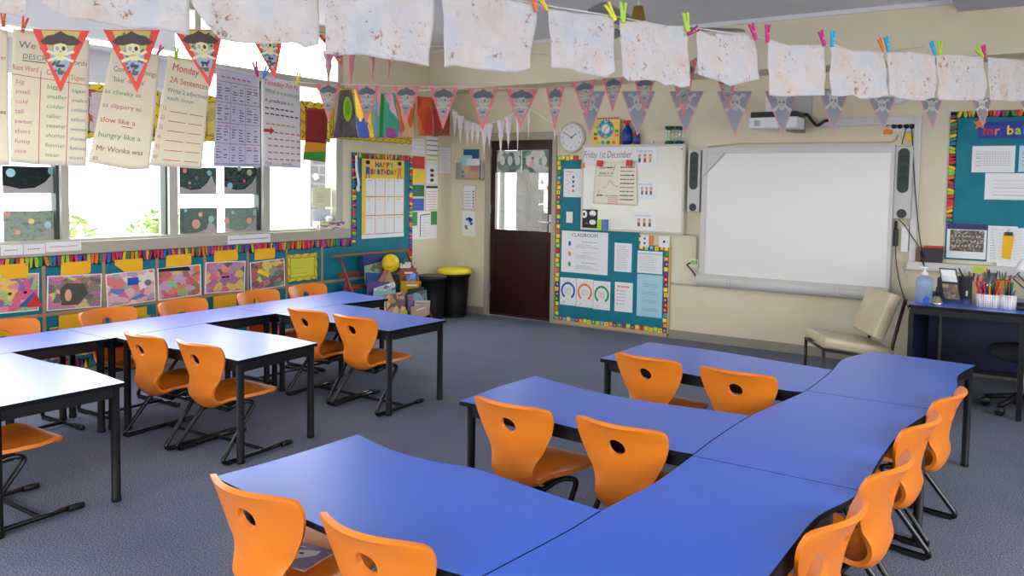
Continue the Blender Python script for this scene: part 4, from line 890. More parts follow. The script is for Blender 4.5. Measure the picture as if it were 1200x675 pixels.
cable([(1049.5, 288, .02), (1050, 305, .02), (1053, 325, .02), (1058, 345, .02), (1065, 362, .03), (1068, 372, .02)], 'black lead from the power adapter down behind the desk', .004)
# handset
hs = empty('wall_phone', BACK.at(*BACK.px(1060, 296)), 'white wall handset with a coiled cord between the speaker and the trunking', 'phone')
mb, R = rect_mb(BACK, 1055.5, 265, 1064.5, 295.5, 0, .04, WHITE); mb.build('handset', hs, .006)
P = [];
for i in range(90): t = i/89; x, y = 1060+3*math.sin(t*PI*1.0), 295+29*math.sin(t*PI*.95)*1.0; a, b = BACK.px(1057+8*t, 295+ 30*math.sin(PI*t), .03); P.append(BACK.at(a+.006*math.cos(i*1.4), b, .02+.006*math.sin(i*1.4)))
mb = MB(); mb.tube(P, .0035, WHITE, 5); mb.build('coiled_cord', hs)
# trunking and sockets left of the interactive board
def pipe(pts, label, r=.009, m=None):
    P = [BACK.at(*BACK.px(x, y, .012), .012) for x, y in pts]; mb = MB(); mb.tube(P, r, m or PUTTY, 8, .03); return tag(mb.build('conduit'), label, 'conduit', None)
pipe([(799, 274.5), (816.5, 276), (816.5, 304)], 'beige conduit stepping down between the whiteboard and the interactive board')
pipe([(786, 332), (822, 335)], 'low horizontal beige conduit running under the whiteboard to the tray')
pipe([(829, 172), (870, 168), (1046, 166.5), (1051, 163), (1052, 158)], 'thin pipe running just above the interactive board', .007)
mb, R = rect_mb(BACK, 808.5, 303, 818, 313, 0, .015, WHITE); t = tag(mb.build('wall_socket', None, .002), 'wall socket with a green-tagged black lead left of the board tray', 'socket')
mb = MB(); a, b = BACK.px(813, 308, .03); mb.box(BACK.at(a-.03, b-.012, .015), BACK.at(a+.03, b+.022, .04), mat('lime_tag', rgb(150, 190, 90), .6)); mb.tube([BACK.at(a-.03, b, .03), BACK.at(a-.07, b-.02, .05), BACK.at(a+.0, b-.09, .04), BACK.at(a+.04, b-.16, .03)], .007, CAB, 8, .02); mb.build('tagged_lead', t)
# ---- right pinboard
PENC = [rgb(220, 40, 50), rgb(250, 200, 30), rgb(40, 150, 80), rgb(40, 110, 200), rgb(230, 60, 140), rgb(240, 120, 40), rgb(150, 50, 130), rgb(170, 210, 50)]
PENM = [mat('pencil_%s' % n, c, .6) for n, c in zip(('red', 'yellow', 'green', 'blue', 'pink', 'orange', 'plum', 'lime'), PENC)]
def pencil_border(mb, fr, a0, b0, a1, b1, inward, c=.016, w=.055, rev=0):
    """strip of slanted coloured pencils on black along (a0,b0)-(a1,b1); inward = unit normal towards the board"""
    L = math.hypot(a1-a0, b1-b0); d = ((a1-a0)/L, (b1-b0)/L); n = int(L/.031); st = L/n; ix, iy = inward
    def P(s, t, cc): return fr.at(a0+d[0]*s+ix*t, b0+d[1]*s+iy*t, cc)
    rn = random.Random(int(L*1000))
    for i in range(n):
        ww = w*(.86+.14*abs(math.sin(i*.35))); s = i*st; mb.poly([P(s, 0, c), P(s+st, 0, c), P(s+st, ww*1.06, c), P(s, ww*1.06, c)] if True else 0, INK)
        sl = st*rn.uniform(-.5, .5); m = PENM[rn.randrange(8)]
        mb.poly([P(s+st*.08, w*.03, c+.0006), P(s+st*.90, w*.03, c+.0006), P(min(L, s+st*.90+sl), ww*.85, c+.0006), P(max(0, min(L, s+st*.5+sl*1.2)), ww, c+.0006), P(max(0, s+st*.08+sl), ww*.85, c+.0006)], m)
rb = empty('pinboard', BACK.at(.1, .90), 'teal pinboard at the right edge with a rainbow pencil border', 'pinboard')
ra0 = BACK.px(1111.5, 200)[0]; rz1 = BACK.px(1150, 130)[1]; mb = MB(); mb.fbox(BACK, ra0, .965, .9, rz1, .0015, .014, TEAL); mb.build('backing', rb)
mb = MB(); pencil_border(mb, BACK, ra0, rz1, ra0, BACK.px(1108, 268)[1], (1, 0), .0145); pencil_border(mb, BACK, ra0, rz1, .9, rz1, (0, -1), .0145); mb.build('border', rb)
ns = empty('name_sign', BACK.at(*BACK.px(1180, 163)), 'dark blue sign lettered in bright colours with a teacher name, on the right pinboard', 'sign')
mb, R = rect_mb(BACK, 1146, 142, 1236, 162, .015, .019, mat('sign_blue', rgb(18, 50, 150), .5)); mb.build('card', ns)
mb = MB(); a = R[0]+.035; h = R[3]-R[1]
for ch, m, dz in (('m', RED, 0), ('r', ORA, 0), (' ', RED, 0), ('b', YEL, 0), ('a', LIM, 0), ('k', CYA, 0), ('e', PNK, 0), ('r', ORA, 0)):
    if ch == ' ': a += .035; continue
    vs, fs, w = glyph(ch); hh = h*.52; k = hh/.7; mb.text(BACK, ch, a, R[1]+h*.24, hh, .0196, m); 
    for dx, dz2 in ((.003, 0), (-.003, 0), (0, .003), (0, -.003)): mb.text(BACK, ch, a+dx, R[1]+h*.24+dz2, hh, .0194, m)
    a += w*k+.012
mb.build('lettering', ns)
a, b = BACK.px(1148.5, 145, .02); mb = MB(); mb.fprism(BACK, [(a+(.055 if k % 2 == 0 else .026)*math.cos(PI/2+k*PI/5), b+(.055 if k % 2 == 0 else .026)*math.sin(PI/2+k*PI/5)) for k in range(10)], .0205, .023, ORA); tag(mb.build('star'), 'orange paper star at the upper left corner of the blue name sign', 'star')
def grid_sheet(mb, R, c, nx=10, ny=7):
    a0, b0, a1, b1 = R; w, h = a1-a0, b1-b0
    for j in range(ny): mb.line(BACK, [(a0+w*.08, b1-h*(.22+.6*j/ny)), (a1-w*.08, b1-h*(.22+.6*j/ny))], .0015, c, INKS['m'])
    for i in range(nx): mb.line(BACK, [(a0+w*(.3+.62*i/nx), b1-h*.22), (a0+w*(.3+.62*i/nx), b1-h*.75)], .001, c, INKS['m'])
    for j in range(4): mb.scrawl(BACK, a0+w*.1, a0+w*.22, b1-h*(.3+.15*j), c, INKS['b'], amp=.004)
poster('timetable_sheet', BACK, (1139, 171, 1189.5, 202), 'white timetable sheet on the right pinboard under the blue name sign', 'sheet', fn=lambda mb, R, c: grid_sheet(mb, R, c))
poster('pale_blue_sheet', BACK, (1194, 170.5, 1236, 201.5), 'pale blue sheet cut off by the right edge of the picture', 'sheet', mat('pale_blue_paper', rgb(196, 222, 236), .8), fn=lambda mb, R, c: grid_sheet(mb, R, c, 6, 5))
poster('planning_sheet', BACK, (1154, 203, 1240, 234.5), 'white planning sheet lower on the right pinboard, overlapping to the right edge', 'sheet', c=.0175, fn=lambda mb, R, c: [mb.line(BACK, [(R[0]+.06, R[3]-.06-.03*k), (R[2]-.04, R[3]-.06-.03*k)], .003 if k in (2, 4) else .0012, c, INKS['m']) for k in range(6)])
def f_photo(mb, R, c):
    a0, b0, a1, b1 = R; w, h = a1-a0, b1-b0; mb.fbox(BACK, a0, b1-h*.17, a1, b1, c-.0004, c, mat('photo_navy', rgb(30, 40, 96), .5))
    PH = m_art('class_photo_print', [rgb(20, 24, 46), rgb(60, 70, 40), rgb(150, 120, 110), rgb(30, 30, 60), rgb(190, 180, 180), rgb(90, 100, 50), rgb(24, 30, 70)], 3, 20, False)
    mb.fbox(BACK, a0+w*.08, b0+h*.2, a1-w*.06, b1-h*.19, c-.0004, c+.0002, PH)
    for r in range(3):
        for k in range(9): mb.disc(BACK, a0+w*(.14+.088*k+.03*(r % 2)), b0+h*(.36+.14*r), w*.018, h*.028, c+.0008, SKIN, 8)
poster('class_photograph', BACK, (1109.5, 262, 1156, 303), 'mounted class group photograph standing on the ledge at the right pinboard', 'photograph', c=.017, th=.006, fn=f_photo)
poster('clipped_papers', BACK, (1157, 265, 1192, 308), 'white papers with small print leaning on the ledge behind the clipboard sheet', 'papers', c=.0175, th=.004, fn=lambda mb, R, c: lines(mb, BACK, R, 12, INKS['m'], c, .1, .2, .1, .1, 5))
cp = empty('clipboard_paper', BACK.at(*BACK.px(1190, 312)), 'large white lined sheet leaning askew at the right edge of the ledge', 'paper')
c0 = .03; pts = [BACK.px(x, y, c0) for x, y in ((1169, 317), (1207, 310), (1200, 267), (1163, 271))]
mb = MB(); mb.fprism(BACK, pts, c0-.006, c0, PAPER)
for k in range(12):
    f = (k+1)/13.5; l = Vector(pts[3]).lerp(Vector(pts[0]), f); r_ = Vector(pts[2]).lerp(Vector(pts[1]), f); mb.line(BACK, [l.lerp(r_, .1), l.lerp(r_, .9)], .001, c0+.0006, INKS['m'])
mb.build('sheet', cp)
mb = MB(); pts = [BACK.px(x, y, c0) for x, y in ((1173.5, 302), (1184, 304.5), (1189, 275), (1176, 274))]; mb.fprism(BACK, pts, c0+.001, c0+.004, GOLDY); ye = mb.build('yellow_note', cp)
mb = MB(); a, b = BACK.px(1182, 275, c0); mb.fbox(BACK, a-.03, b-.008, a+.03, b+.02, c0-.008, c0+.014, BLKP); mb.tube([BACK.at(a-.01, b+.02, c0), BACK.at(a, b+.05, c0+.005), BACK.at(a+.01, b+.02, c0)], .003, SILVER, 6); mb.build('bulldog_clip', cp)
mb = MB(); a, b = BACK.px(1150, 312.5, .10); mb.fbox(BACK, a-.06, lz-.06, a+.055, lz-.008, .1005, .1015, LIMEY); tag(mb.build('sticky_note'), 'yellow sticky label on the front of the ledge below the photograph', 'label')
def ledge_box(x0, x1, ytop, label, m, top=None, name='card_box'):
    F = Fr(BACK.at(0, 0, .085), (1, 0, 0), (0, -1, 0)); a0 = F.px(x0, 298)[0]; a1 = F.px(x1, 298)[0]; zt = F.px((x0+x1)/2, ytop)[1]; t = empty(name, BACK.at((a0+a1)/2, lz+.001), label, 'box')
    mb = MB(); mb.fbox(F, a0, lz+.001, a1, zt, -.06, 0, m); mb.build('box_body', t, .003)
    if top: m2 = MB(); m2.fbox(F, a0-.002, zt, a1+.002, zt+.015, -.062, .002, top); m2.build('box_lid', t)
ledge_box(1082.5, 1104, 290.5, 'dark plum box with a red lid on the white ledge', mat('dark_plum', rgb(50, 30, 46), .5), RED)
ledge_box(1073.5, 1079.5, 290, 'small brown patterned packet at the left end of the white ledge', BRN)
# ================================================================ LEFT WALL
# posters past the birthday board
def lposter(name, px, label, cat='poster', m=PAPER, c=.002, th=.001, group=None, fn=None):
    mb, R = rect_mb(LEFT, *px, c, c+th, m, PAPER)
    if fn: fn(mb, R, c+th+.0006)
    return tag(mb.build(name), label, cat, group)
GC = 'coloured cards beside the birthday board'
for nm, m, px in (('red', RED, (483.7, 183.3, 497.6, 197.8)), ('yellow', YEL, (483.6, 198.8, 497.4, 214)), ('green', mat('card_green', rgb(20, 110, 60), .6), (483.4, 216.8, 497.2, 230.3)), ('blue', BLU, (483.2, 232.6, 496.8, 246.8))):
    lposter('colour_card', px, nm+' card in the column of coloured cards right of the birthday board', 'card', m, group=GC, fn=lambda mb, R, c: lines(mb, LEFT, R, 4, INKS['m'], c, .2, .3, .25, .25, 3))
def f_lines(n, seed, m='m'): return lambda mb, R, c: lines(mb, LEFT, R, n, INKS[m], c, .12, .1, .1, .1, seed)
lposter('drawing_sheet', (482.6, 163, 497.8, 182), 'white pencil drawing above the red card near the hanging paintings', 'drawing', fn=f_lines(4, 1))
lposter('black_lined_sheet', (500, 160, 513, 183), 'white sheet with black bars above the narrow notices', 'sheet', fn=lambda mb, R, c: [mb.line(LEFT, [(R[0], R[1]+(R[3]-R[1])*k/4+.01), (R[2], R[1]+(R[3]-R[1])*k/4+.01)], .008, c, INK) for k in range(5)])
lposter('button_notice', (499.5, 184, 513, 215.5), 'narrow white notice with three dark ovals beside the red and yellow cards', 'notice', fn=lambda mb, R, c: [mb.disc(LEFT, (R[0]+R[2])/2, R[3]-(R[3]-R[1])*(.5+.18*k), .035, .02, c, DKGREY, 12) for k in range(3)] + [mb.fbox(LEFT, R[0]+.01, R[3]-.04, R[2]-.01, R[3]-.02, c-.0004, c, YEL)])
lposter('safety_notice', (499.3, 217.5, 512.8, 246.5), 'narrow white notice with a dark heading beside the green and blue cards', 'notice', fn=lambda mb, R, c: (mb.fbox(LEFT, R[0], R[3]-.03, R[2], R[3]-.005, c-.0004, c, INK), [mb.scrawl(LEFT, R[0]+.02, R[2]-.03, R[3]-.07-.03*k, c, INKS['r'], amp=.006) for k in range(8)]))
lposter('exit_plan', (482.8, 248, 512, 280), 'white evacuation plan with two green patches, lowest of the wall notices', 'notice', fn=lambda mb, R, c: (mb.fbox(LEFT, R[0], R[1]+(R[3]-R[1])*.5, R[0]+.09, R[3], c-.0004, c, GRN), mb.fbox(LEFT, R[2]-.11, R[1]+(R[3]-R[1])*.5, R[2], R[3], c-.0004, c, GRN), mb.line(LEFT, [(R[0]+.14, R[1]+.03), (R[0]+.14, R[3]-.04)], .012, c, INK), mb.line(LEFT, [(R[0]+.14, R[3]-.04), (R[2]-.12, R[3]-.03)], .010, c, INK), lines(mb, LEFT, R, 8, INKS['m'], c, .35, .3, .2, .1, 4)))
lposter('plain_notice', (515, 173, 528, 203), 'plain white notice nearest the room corner', 'notice', fn=f_lines(9, 6))
# leaflet pocket and posters left of the door
lp = empty('leaflet_holder', BACK.at(*BACK.px(549, 210)), 'clear wall pocket filled with blue and pink leaflets left of the door', 'leaflet holder')
mb = MB(); a0, b0, a1, b1 = BACK.rect(535, 188, 564, 210.5, .06); mb.fbox(BACK, a0, b0, a1, b1, .0, .004, PUTTY); mb.fbox(BACK, a0, b0, a1, b0+.012, .0, .07, PUTTY); mb.fbox(BACK, a0, b0, a0+.004, b1-.03, .0, .07, PUTTY); mb.fbox(BACK, a1-.004, b0, a1, b1-.03, .0, .07, PUTTY); mb.fbox(BACK, a0, b0, a1, b1-.06, .066, .07, m_glass('clear_plastic', .8)); mb.build('pocket', lp)
for i, (x0, y0, x1, y1, m, nm, c) in enumerate(((543, 175, 561, 205, mat('leaflet_blue', rgb(10, 100, 150), .5), 'deep blue', .02), (541, 182, 553, 206, LBL, 'pale blue', .03), (547, 186, 562, 208, PAPER, 'white', .04), (543, 194, 560, 209, mat('leaflet_pink', rgb(236, 180, 186), .6), 'pink', .05))):
    mb, R = rect_mb(BACK, x0, y0, x1, y1, c, c+.004, m); 
    if i == 3: mb.disc(BACK, R[0]+.04, (R[1]+R[3])/2+.03, .04, .04, c+.005, YEL, 12); 
    tag(mb.build('leaflet'), nm+' leaflet standing in the wall pocket left of the door', 'leaflet', 'leaflets in the wall pocket')
poster('rules_notice', BACK, (542.5, 216.5, 557.5, 246), 'white framed notice with a red edge below the leaflet pocket', 'notice', c=.002, fn=lambda mb, R, c: [mb.line(BACK, q, .006, c, INKS['r']) for q in (((R[0]+.006, R[1]), (R[0]+.006, R[3])), ((R[2]-.006, R[1]), (R[2]-.006, R[3])), ((R[0], R[1]+.006), (R[2], R[1]+.006)), ((R[0], R[3]-.006), (R[2], R[3]-.006)))] + [mb.scrawl(BACK, R[0]+.03, R[2]-.07, R[3]-.08-.035*k, c, INKS['m'], amp=.006) for k in range(6)] + [mb.disc(BACK, R[2]-.035, R[3]-.08-.035*k, .01, .012, c, DKGREY, 8) for k in range(6)])
poster('sketch_notice', BACK, (541.5, 247.5, 557, 276.5), 'white notice with a blue and black sketch, lower of the two left of the door', 'notice', c=.002, fn=lambda mb, R, c: [mb.disc(BACK, (R[0]+R[2])/2+.04*math.cos(k*1.3), (R[1]+R[3])/2+.06*math.sin(k*1.7), .022, .018, c+.0001*k, [BLU, INK, PAPER, INKS['m']][k % 4], 10) for k in range(9)])
# door glass art strips
DA = [rgb(60, 96, 88), rgb(196, 204, 200), rgb(120, 150, 140), rgb(214, 216, 212), rgb(90, 124, 110)]
for k, (x0, x1, lb) in enumerate(((581.8, 611, 'left painted sheet of dark green with pale domes on the door glass'), (611.6, 642.6, 'right painted sheet with a pink round shape on the door glass'))):
    mb, R = rect_mb(BACK, x0, 176.5, x1, 202.5, -.039, -.0375, m_art('door_art_%s' % 'ab'[k], DA, 11+k, 3.2, False), PAPER); c = -.0368; w, h = R[2]-R[0], R[3]-R[1]
    if k: mb.disc(BACK, R[0]+w*.32, R[1]+h*.45, w*.17, h*.2, c, mat('salmon', rgb(232, 186, 168), .7), 16)
    for q in range(3): mb.disc(BACK, R[0]+w*(.25+.3*q), R[1]+h*.55, w*.10, h*.22, c+.0003, mat('pale_wash', rgb(220, 222, 218), .7), 14)
    tag(mb.build('door_painting'), lb, 'painting', 'paintings on the door glass')
# ---- long pinboard under the window with the birthday board
lb_ = empty('pinboard', LEFT.at(4.3, .2), 'long teal pinboard under the windows rising at its far end for the birthday chart', 'pinboard')
H0, H1 = LEFT.px(411.5, 230)[0], LEFT.px(482.5, 230)[0]; HT = LEFT.px(446, 180.5)[1]
mb = MB(); mb.fprism(LEFT, [(1.0, .09), (H1, .09), (H1, HT), (H0, HT), (H0, .955), (1.0, .955)], .0015, .014, TEAL); mb.build('backing', lb_)
mb = MB()
pencil_border(mb, LEFT, 1.0, .955, H0, .955, (0, -1), .0145, .085); pencil_border(mb, LEFT, H0, .90, H0, HT, (1, 0), .0145, .06); pencil_border(mb, LEFT, H0+.06, HT, H1-.06, HT, (0, -1), .0145, .06); pencil_border(mb, LEFT, H1, HT, H1, .3, (-1, 0), .0145, .06); pencil_border(mb, LEFT, 1.0, .09, H1, .09, (0, 1), .0175, .08)
mb.build('border', lb_)
SY = [2.961+.4355*k for k in range(-4, 7)]; KR = mat('kraft_strip', rgb(176, 140, 100), .8); mb = MB()
for y in SY: mb.fbox(LEFT, y-.012, .18, y+.012, .885, .0142, .016, KR)
mb.fbox(LEFT, 1.0, .515, H1-.06, .54, .0162, .018, KR); mb.build('kraft_grid', lb_)
# ---- children's portraits
PAL = [[rgb(220, 60, 120), rgb(150, 200, 110), rgb(240, 200, 60), rgb(230, 130, 150), rgb(120, 80, 160), rgb(240, 150, 90)], [rgb(200, 110, 150), rgb(80, 70, 70), rgb(120, 110, 90), rgb(230, 170, 150), rgb(210, 200, 120), rgb(180, 90, 150)],
       [rgb(230, 110, 110), rgb(70, 110, 200), rgb(230, 180, 190), rgb(240, 230, 220), rgb(220, 80, 130), rgb(170, 160, 170)], [rgb(230, 120, 60), rgb(120, 190, 110), rgb(210, 70, 90), rgb(200, 160, 200), rgb(230, 200, 80), rgb(160, 90, 60)],
       [rgb(220, 80, 150), rgb(60, 50, 50), rgb(180, 130, 170), rgb(230, 200, 60), rgb(240, 140, 120), rgb(160, 90, 150)], [rgb(60, 120, 90), rgb(230, 210, 60), rgb(190, 60, 80), rgb(100, 60, 60), rgb(140, 160, 120), rgb(200, 110, 120)]]
AB = [(-6, 321, 45.3, 366, 'first collage picture under the window at the left edge, red and lime shapes'), (54.5, 322, 119, 362, 'second collage picture under the window, with a large grey-black face shape'), (124, 318, 181.5, 356.5, 'third collage picture under the window, pink and blue patches'), (184.5, 312, 235.5, 349, 'fourth collage picture under the window, green and orange patches'), (240, 306.5, 287, 342.5, 'fifth collage picture under the window, magenta with a black centre'), (293, 305, 333.5, 338, 'sixth collage picture under the window, dark green, yellow and crimson')]
for k, (x0, y0, x1, y1, lb) in enumerate(AB):
    m = m_art('collage_%s' % 'abcdef'[k], PAL[k], 3+k, 5.0)
    a0, b0, a1, b1 = LEFT.rect(x0, y0, x1, y1, .016); tl = math.radians((-1.5, -2, 2, 1, -2, 2)[k]); cx_, cy_ = (a0+a1)/2, (b0+b1)/2
    F = Fr(LEFT.o, LEFT.u, LEFT.n); mb = MB(); hw, hh = (a1-a0)/2, (b1-b0)/2
    P = [(cx_+x*math.cos(tl)-y*math.sin(tl), cy_+x*math.sin(tl)+y*math.cos(tl)) for x, y in ((-hw, -hh), (hw, -hh), (hw, hh), (-hw, hh))]
    mb.fprism(LEFT, P, .0185, .0198, PAPER); q = [(cx_+(x-cx_)*.95, cy_+(y-cy_)*.94) for x, y in P]; mb.poly([LEFT.at(x, y, .0204) for x, y in q], m, [(0, 0), (1, 0), (1, 1), (0, 1)])
    if k in (0, 1, 4): 
        for s in (-1, 1): mb.disc(LEFT, cx_+s*.05*(1 if k != 4 else .4), cy_+.0, .022 if k != 0 else .014, .03 if k == 1 else .01, .0208, [INK, mat('grey_crayon', rgb(80, 74, 70), .8), None, None, INK][k], 14)
    if k == 0: mb.fprism(LEFT, [(cx_+.0, cy_-.10), (cx_+.16, cy_-.11), (cx_+.11, cy_+.0)], .0204, .0208, BLU); mb.fprism(LEFT, [(cx_+.05, cy_-.108), (cx_+.165, cy_-.112), (cx_+.12, cy_-.01)], .0208, .0211, RED)
    if k == 1: mb.fprism(LEFT, [(cx_-.10, cy_-.09), (cx_+.02, cy_-.10), (cx_+.10, cy_-.02), (cx_+.06, cy_+.06), (cx_-.06, cy_+.07), (cx_-.11, cy_+.03)], .0204, .0206, mat('charcoal_crayon', rgb(86, 82, 72), .9)); mb.disc(LEFT, cx_-.05, cy_-.02, .025, .045, .0212, SKIN, 14)
    if k == 2: mb.fprism(LEFT, [(cx_-.03, cy_+.02), (cx_+.06, cy_+.02), (cx_+.06, cy_+.08), (cx_-.03, cy_+.08)], .0204, .0207, BLU); mb.disc(LEFT, cx_+.14, cy_+.03, .03, .025, .0208, INKS['m'], 12)
    if k == 3: mb.fprism(LEFT, [(cx_-.12, cy_-.01), (cx_-.03, cy_-.05), (cx_-.02, cy_-.02), (cx_-.10, cy_+.03)], .0204, .0207, mat('mint', rgb(130, 210, 150), .7)); mb.fprism(LEFT, [(cx_-.19, cy_+.10), (cx_+.1, cy_+.09), (cx_+.08, cy_+.125), (cx_-.19, cy_+.125)], .0204, .0207, INK)
    if k == 5: mb.fprism(LEFT, [(cx_-.12, cy_+.03), (cx_-.0, cy_-.03), (cx_+.02, cy_-.0), (cx_-.1, cy_+.06)], .0204, .0207, YEL)
    tag(mb.build('collage_picture'), lb, 'picture', 'collage pictures under the window')
TG = [((-6, 309.5, 33, 327), 'yellow name card over the first collage picture, cut off at the left edge'), ((70.5, 306.5, 106, 322), 'yellow name card over the second collage picture'), ((134.5, 303.8, 167, 318.5), 'yellow name card over the third collage picture, a corner folded'), ((194, 298, 224, 312), 'yellow name card over the fourth collage picture'), ((250.5, 293, 278.5, 306.5), 'yellow name card over the fifth collage picture'), ((298, 291, 322, 304), 'yellow name card over the sixth collage picture')]
for k, (px, lb) in enumerate(TG):
    a0, b0, a1, b1 = LEFT.rect(*px, .02); mb = MB(); q = [(a0, b0), (a1-.01, b0+.003), (a1, b0+.02), (a1, b1), (a0+.006, b1-.003)]
    if k in (0, 2): q = [(a0+.08, b0), (a1-.01, b0), (a1, b0+.02), (a1, b1), (a0, b1), (a0, b0+.06)]
    mb.fprism(LEFT, q, .0215, .0235, GOLDY)
    for x, y in ((a0+.012, b1-.012), (a1-.012, b1-.012)): mb.disc(LEFT, x, y, .004, .004, .0242, INK, 6)
    tag(mb.build('name_card'), lb, 'card', 'yellow name cards on the upper row')
TG2 = [((69, 368, 101, 384), 'yellow card in the lower row behind the second chair back'), ((140, 361, 172, 372), 'yellow card in the lower row, showing right of the second chair back'), ((250, 346, 277, 360), 'yellow card in the lower row between the third and fourth chair backs'), ((299, 343, 322, 356), 'yellow card in the lower row seen through the fourth chair back hole'), ((195, 353, 222, 366), 'yellow card in the lower row seen through the third chair back hole'), ((0, 376, 32, 392), 'yellow card in the lower row seen through the leftmost chair hole')]
for px, lb in TG2:
    a0, b0, a1, b1 = LEFT.rect(*px, .02); mb = MB(); mb.fbox(LEFT, a0, b0, a1, b1, .0195, .021, GOLDY); tag(mb.build('name_card'), lb, 'card', 'yellow name cards on the lower row')
for k in range(4):
    a = SY[3+k]+.035; mb = MB(); mb.fbox(LEFT, a, .19, a+.37, .43, .0195, .0205, m_art('collage_%s' % 'bdfa'[k], PAL[k], k, 5), PAPER); tag(mb.build('collage_picture'), 'lower-row collage picture glimpsed below the table, %s from the left' % ('first', 'second', 'third', 'fourth')[k], 'picture', 'collage pictures in the lower row')
# certificate with a yellow frame
cf = empty('certificate', LEFT.at(*LEFT.px(355, 329)), 'lime yellow certificate in a wavy black and yellow frame, ending the picture row', 'certificate')
a0, b0, a1, b1 = LEFT.rect(337.5, 298.5, 370.5, 327.5, .02); mb = MB(); mb.fbox(LEFT, a0, b0, a1, b1, .0185, .020, LIMEY); lines(mb, LEFT, (a0, b0, a1, b1-.08), 3, INKS['m'], .0206, .15, .15, .3, .1, 2); mb.build('sheet', cf)
def wavy_frame(fr, a0, b0, a1, b1, c, w, parent, name='frame', m=None, th=.004):
    mb = MB(); m = m or mat('frame_yellow', rgb(236, 206, 40), .6)
    for (p, q, nx, ny) in (((a0, b0), (a1, b0), 0, 1), ((a1, b0), (a1, b1), -1, 0), ((a1, b1), (a0, b1), 0, -1), ((a0, b1), (a0, b0), 1, 0)):
        L = math.hypot(q[0]-p[0], q[1]-p[1]); n = max(6, int(L/.03)); o_, i_ = [], []
        for i in range(n+1):
            t = i/n; x = p[0]+(q[0]-p[0])*t; y = p[1]+(q[1]-p[1])*t; wv = w*(.12*math.sin(i*1.7)); o_.append((x-nx*wv, y-ny*wv)); ix = x+nx*(w+wv*.7); iy = y+ny*(w+wv*.7)
            ix = min(max(ix, a0+w*.8), a1-w*.8) if ny else ix; iy = min(max(iy, b0+w*.8), b1-w*.8) if nx else iy; i_.append((ix, iy))
        for i in range(n):
            mb.fprism(fr, [o_[i], o_[i+1], i_[i+1], i_[i]], c, c+th, m)
            if i % 3 == 0: mb.line(fr, [((o_[i][0]*.8+i_[i][0]*.2), (o_[i][1]*.8+i_[i][1]*.2)), ((o_[i+1][0]*.3+i_[i+1][0]*.7), (o_[i+1][1]*.3+i_[i+1][1]*.7))], w*.14, c+th+.0008, INK)
        mb.line(fr, i_, w*.10, c+th+.0006, INK); mb.line(fr, o_, w*.10, c+th+.0006, INK)
    return mb.build(name, parent)
wavy_frame(LEFT, a0-.01, b0-.01, a1+.01, b1+.01, .0205, .038, cf)
LEFT_B = Fr(LEFT.at(0, 0, .004), LEFT.u, LEFT.n)
# birthday chart
bc = empty('birthday_chart', LEFT_B.at(*LEFT_B.px(448, 278)), 'yellow HAPPY BIRTHDAY chart with twelve month cards on the teal board', 'chart')
a0, b0, a1, b1 = LEFT_B.rect(424, 187, 473.5, 278.5, .016); w, h = a1-a0, b1-b0; mb = MB(); mb.fbox(LEFT_B, a0, b0, a1, b1, .0145, .016, mat('chart_yellow', rgb(244, 206, 50), .6)); mb.fbox(LEFT_B, a0, b0, a1, b0+h*.05, .016, .0166, PAPER); mb.build('backing', bc)
mb = MB(); bcol = [BLU, RED, PUR, GRN, CYA, PNK, ORA, BLU]
for r_, (wd_, y, x0_, x1_) in enumerate((('HAPPY', .90, .30, .74), ('BIRTHDAY', .81, .19, .82))):
    st = (x1_-x0_)/len(wd_)
    for k, ch in enumerate(wd_):
        for dx, dy in ((-.005, 0), (.005, 0), (0, .004), (0, -.004)): mb.text(LEFT_B, ch, a0+w*(x0_+st*k)+dx, b0+h*y+dy, h*.066, .0172+.0001*(dx > 0), bcol[(k*3+r_) % 8], w*st*.84)
mb.build('lettering', bc)
for s, x in ((0, .13), (1, .88)):
    mb = MB(); y = b0+h*.90; X = a0+w*x; mb.disc(LEFT_B, X, y+.03, .03, .032, .0172, SKIN, 14); mb.disc(LEFT_B, X, y+.048, .033, .022, .0176, INK, 14); mb.fbox(LEFT_B, X-.028, y-.075, X+.028, y, .0165, .0172, BLU if s == 0 else ORA); mb.line(LEFT_B, [(X-.02, y-.075), (X-.03, y-.13)], .014, .0172, RED); mb.line(LEFT_B, [(X+.02, y-.075), (X+.025, y-.13)], .014, .0172, BLU)
    mb.line(LEFT_B, [(X-.02, y-.02), (X-.06, y+.0)], .010, .0172, SKIN); mb.line(LEFT_B, [(X+.02, y-.02), (X+.05, y-.05)], .010, .0172, SKIN); mb.build('printed_child', bc)
MN = ['january', 'february', 'march', 'april', 'may', 'june', 'july', 'august', 'september', 'october', 'november', 'december']
for j in range(3):
    for i in range(4):
        x0_ = a0+w*(.085+.228*i); y1_ = b0+h*(.755-.238*j); cw, chh = w*.215, h*.225; mb = MB(); mb.fbox(LEFT_B, x0_, y1_-chh, x0_+cw, y1_, .0165, .0176, PAPER)
        em = [PUR, RED, CYA, ORA, BLU, PNK, GRN, RED, PNK, BRN, BLU, CYA][j*4+i]
        mb.text(LEFT_B, MN[j*4+i].title(), x0_+cw*.2, y1_-chh*.13, chh*.07, .0182, em, cw*.6)
        mb.line(LEFT_B, [(x0_, y1_-chh), (x0_+cw, y1_-chh)], .006, .0182, em); mb.line(LEFT_B, [(x0_+cw, y1_-chh), (x0_+cw, y1_)], .004, .0182, em)
        mb.build('month_card', bc)
mb = MB(); P = [LEFT.at(*LEFT.px(x, y, .03), .03) for x, y in ((417.5, 182), (418, 200), (420.5, 215), (418.5, 222), (421.5, 222.5))]; mb.tube(smooth_poly(P, k=4), .018, WHITE, 8, flat=.4); tag(mb.build('white_ribbon'), 'twisted white paper ribbon hanging at the left side of the birthday chart', 'ribbon')
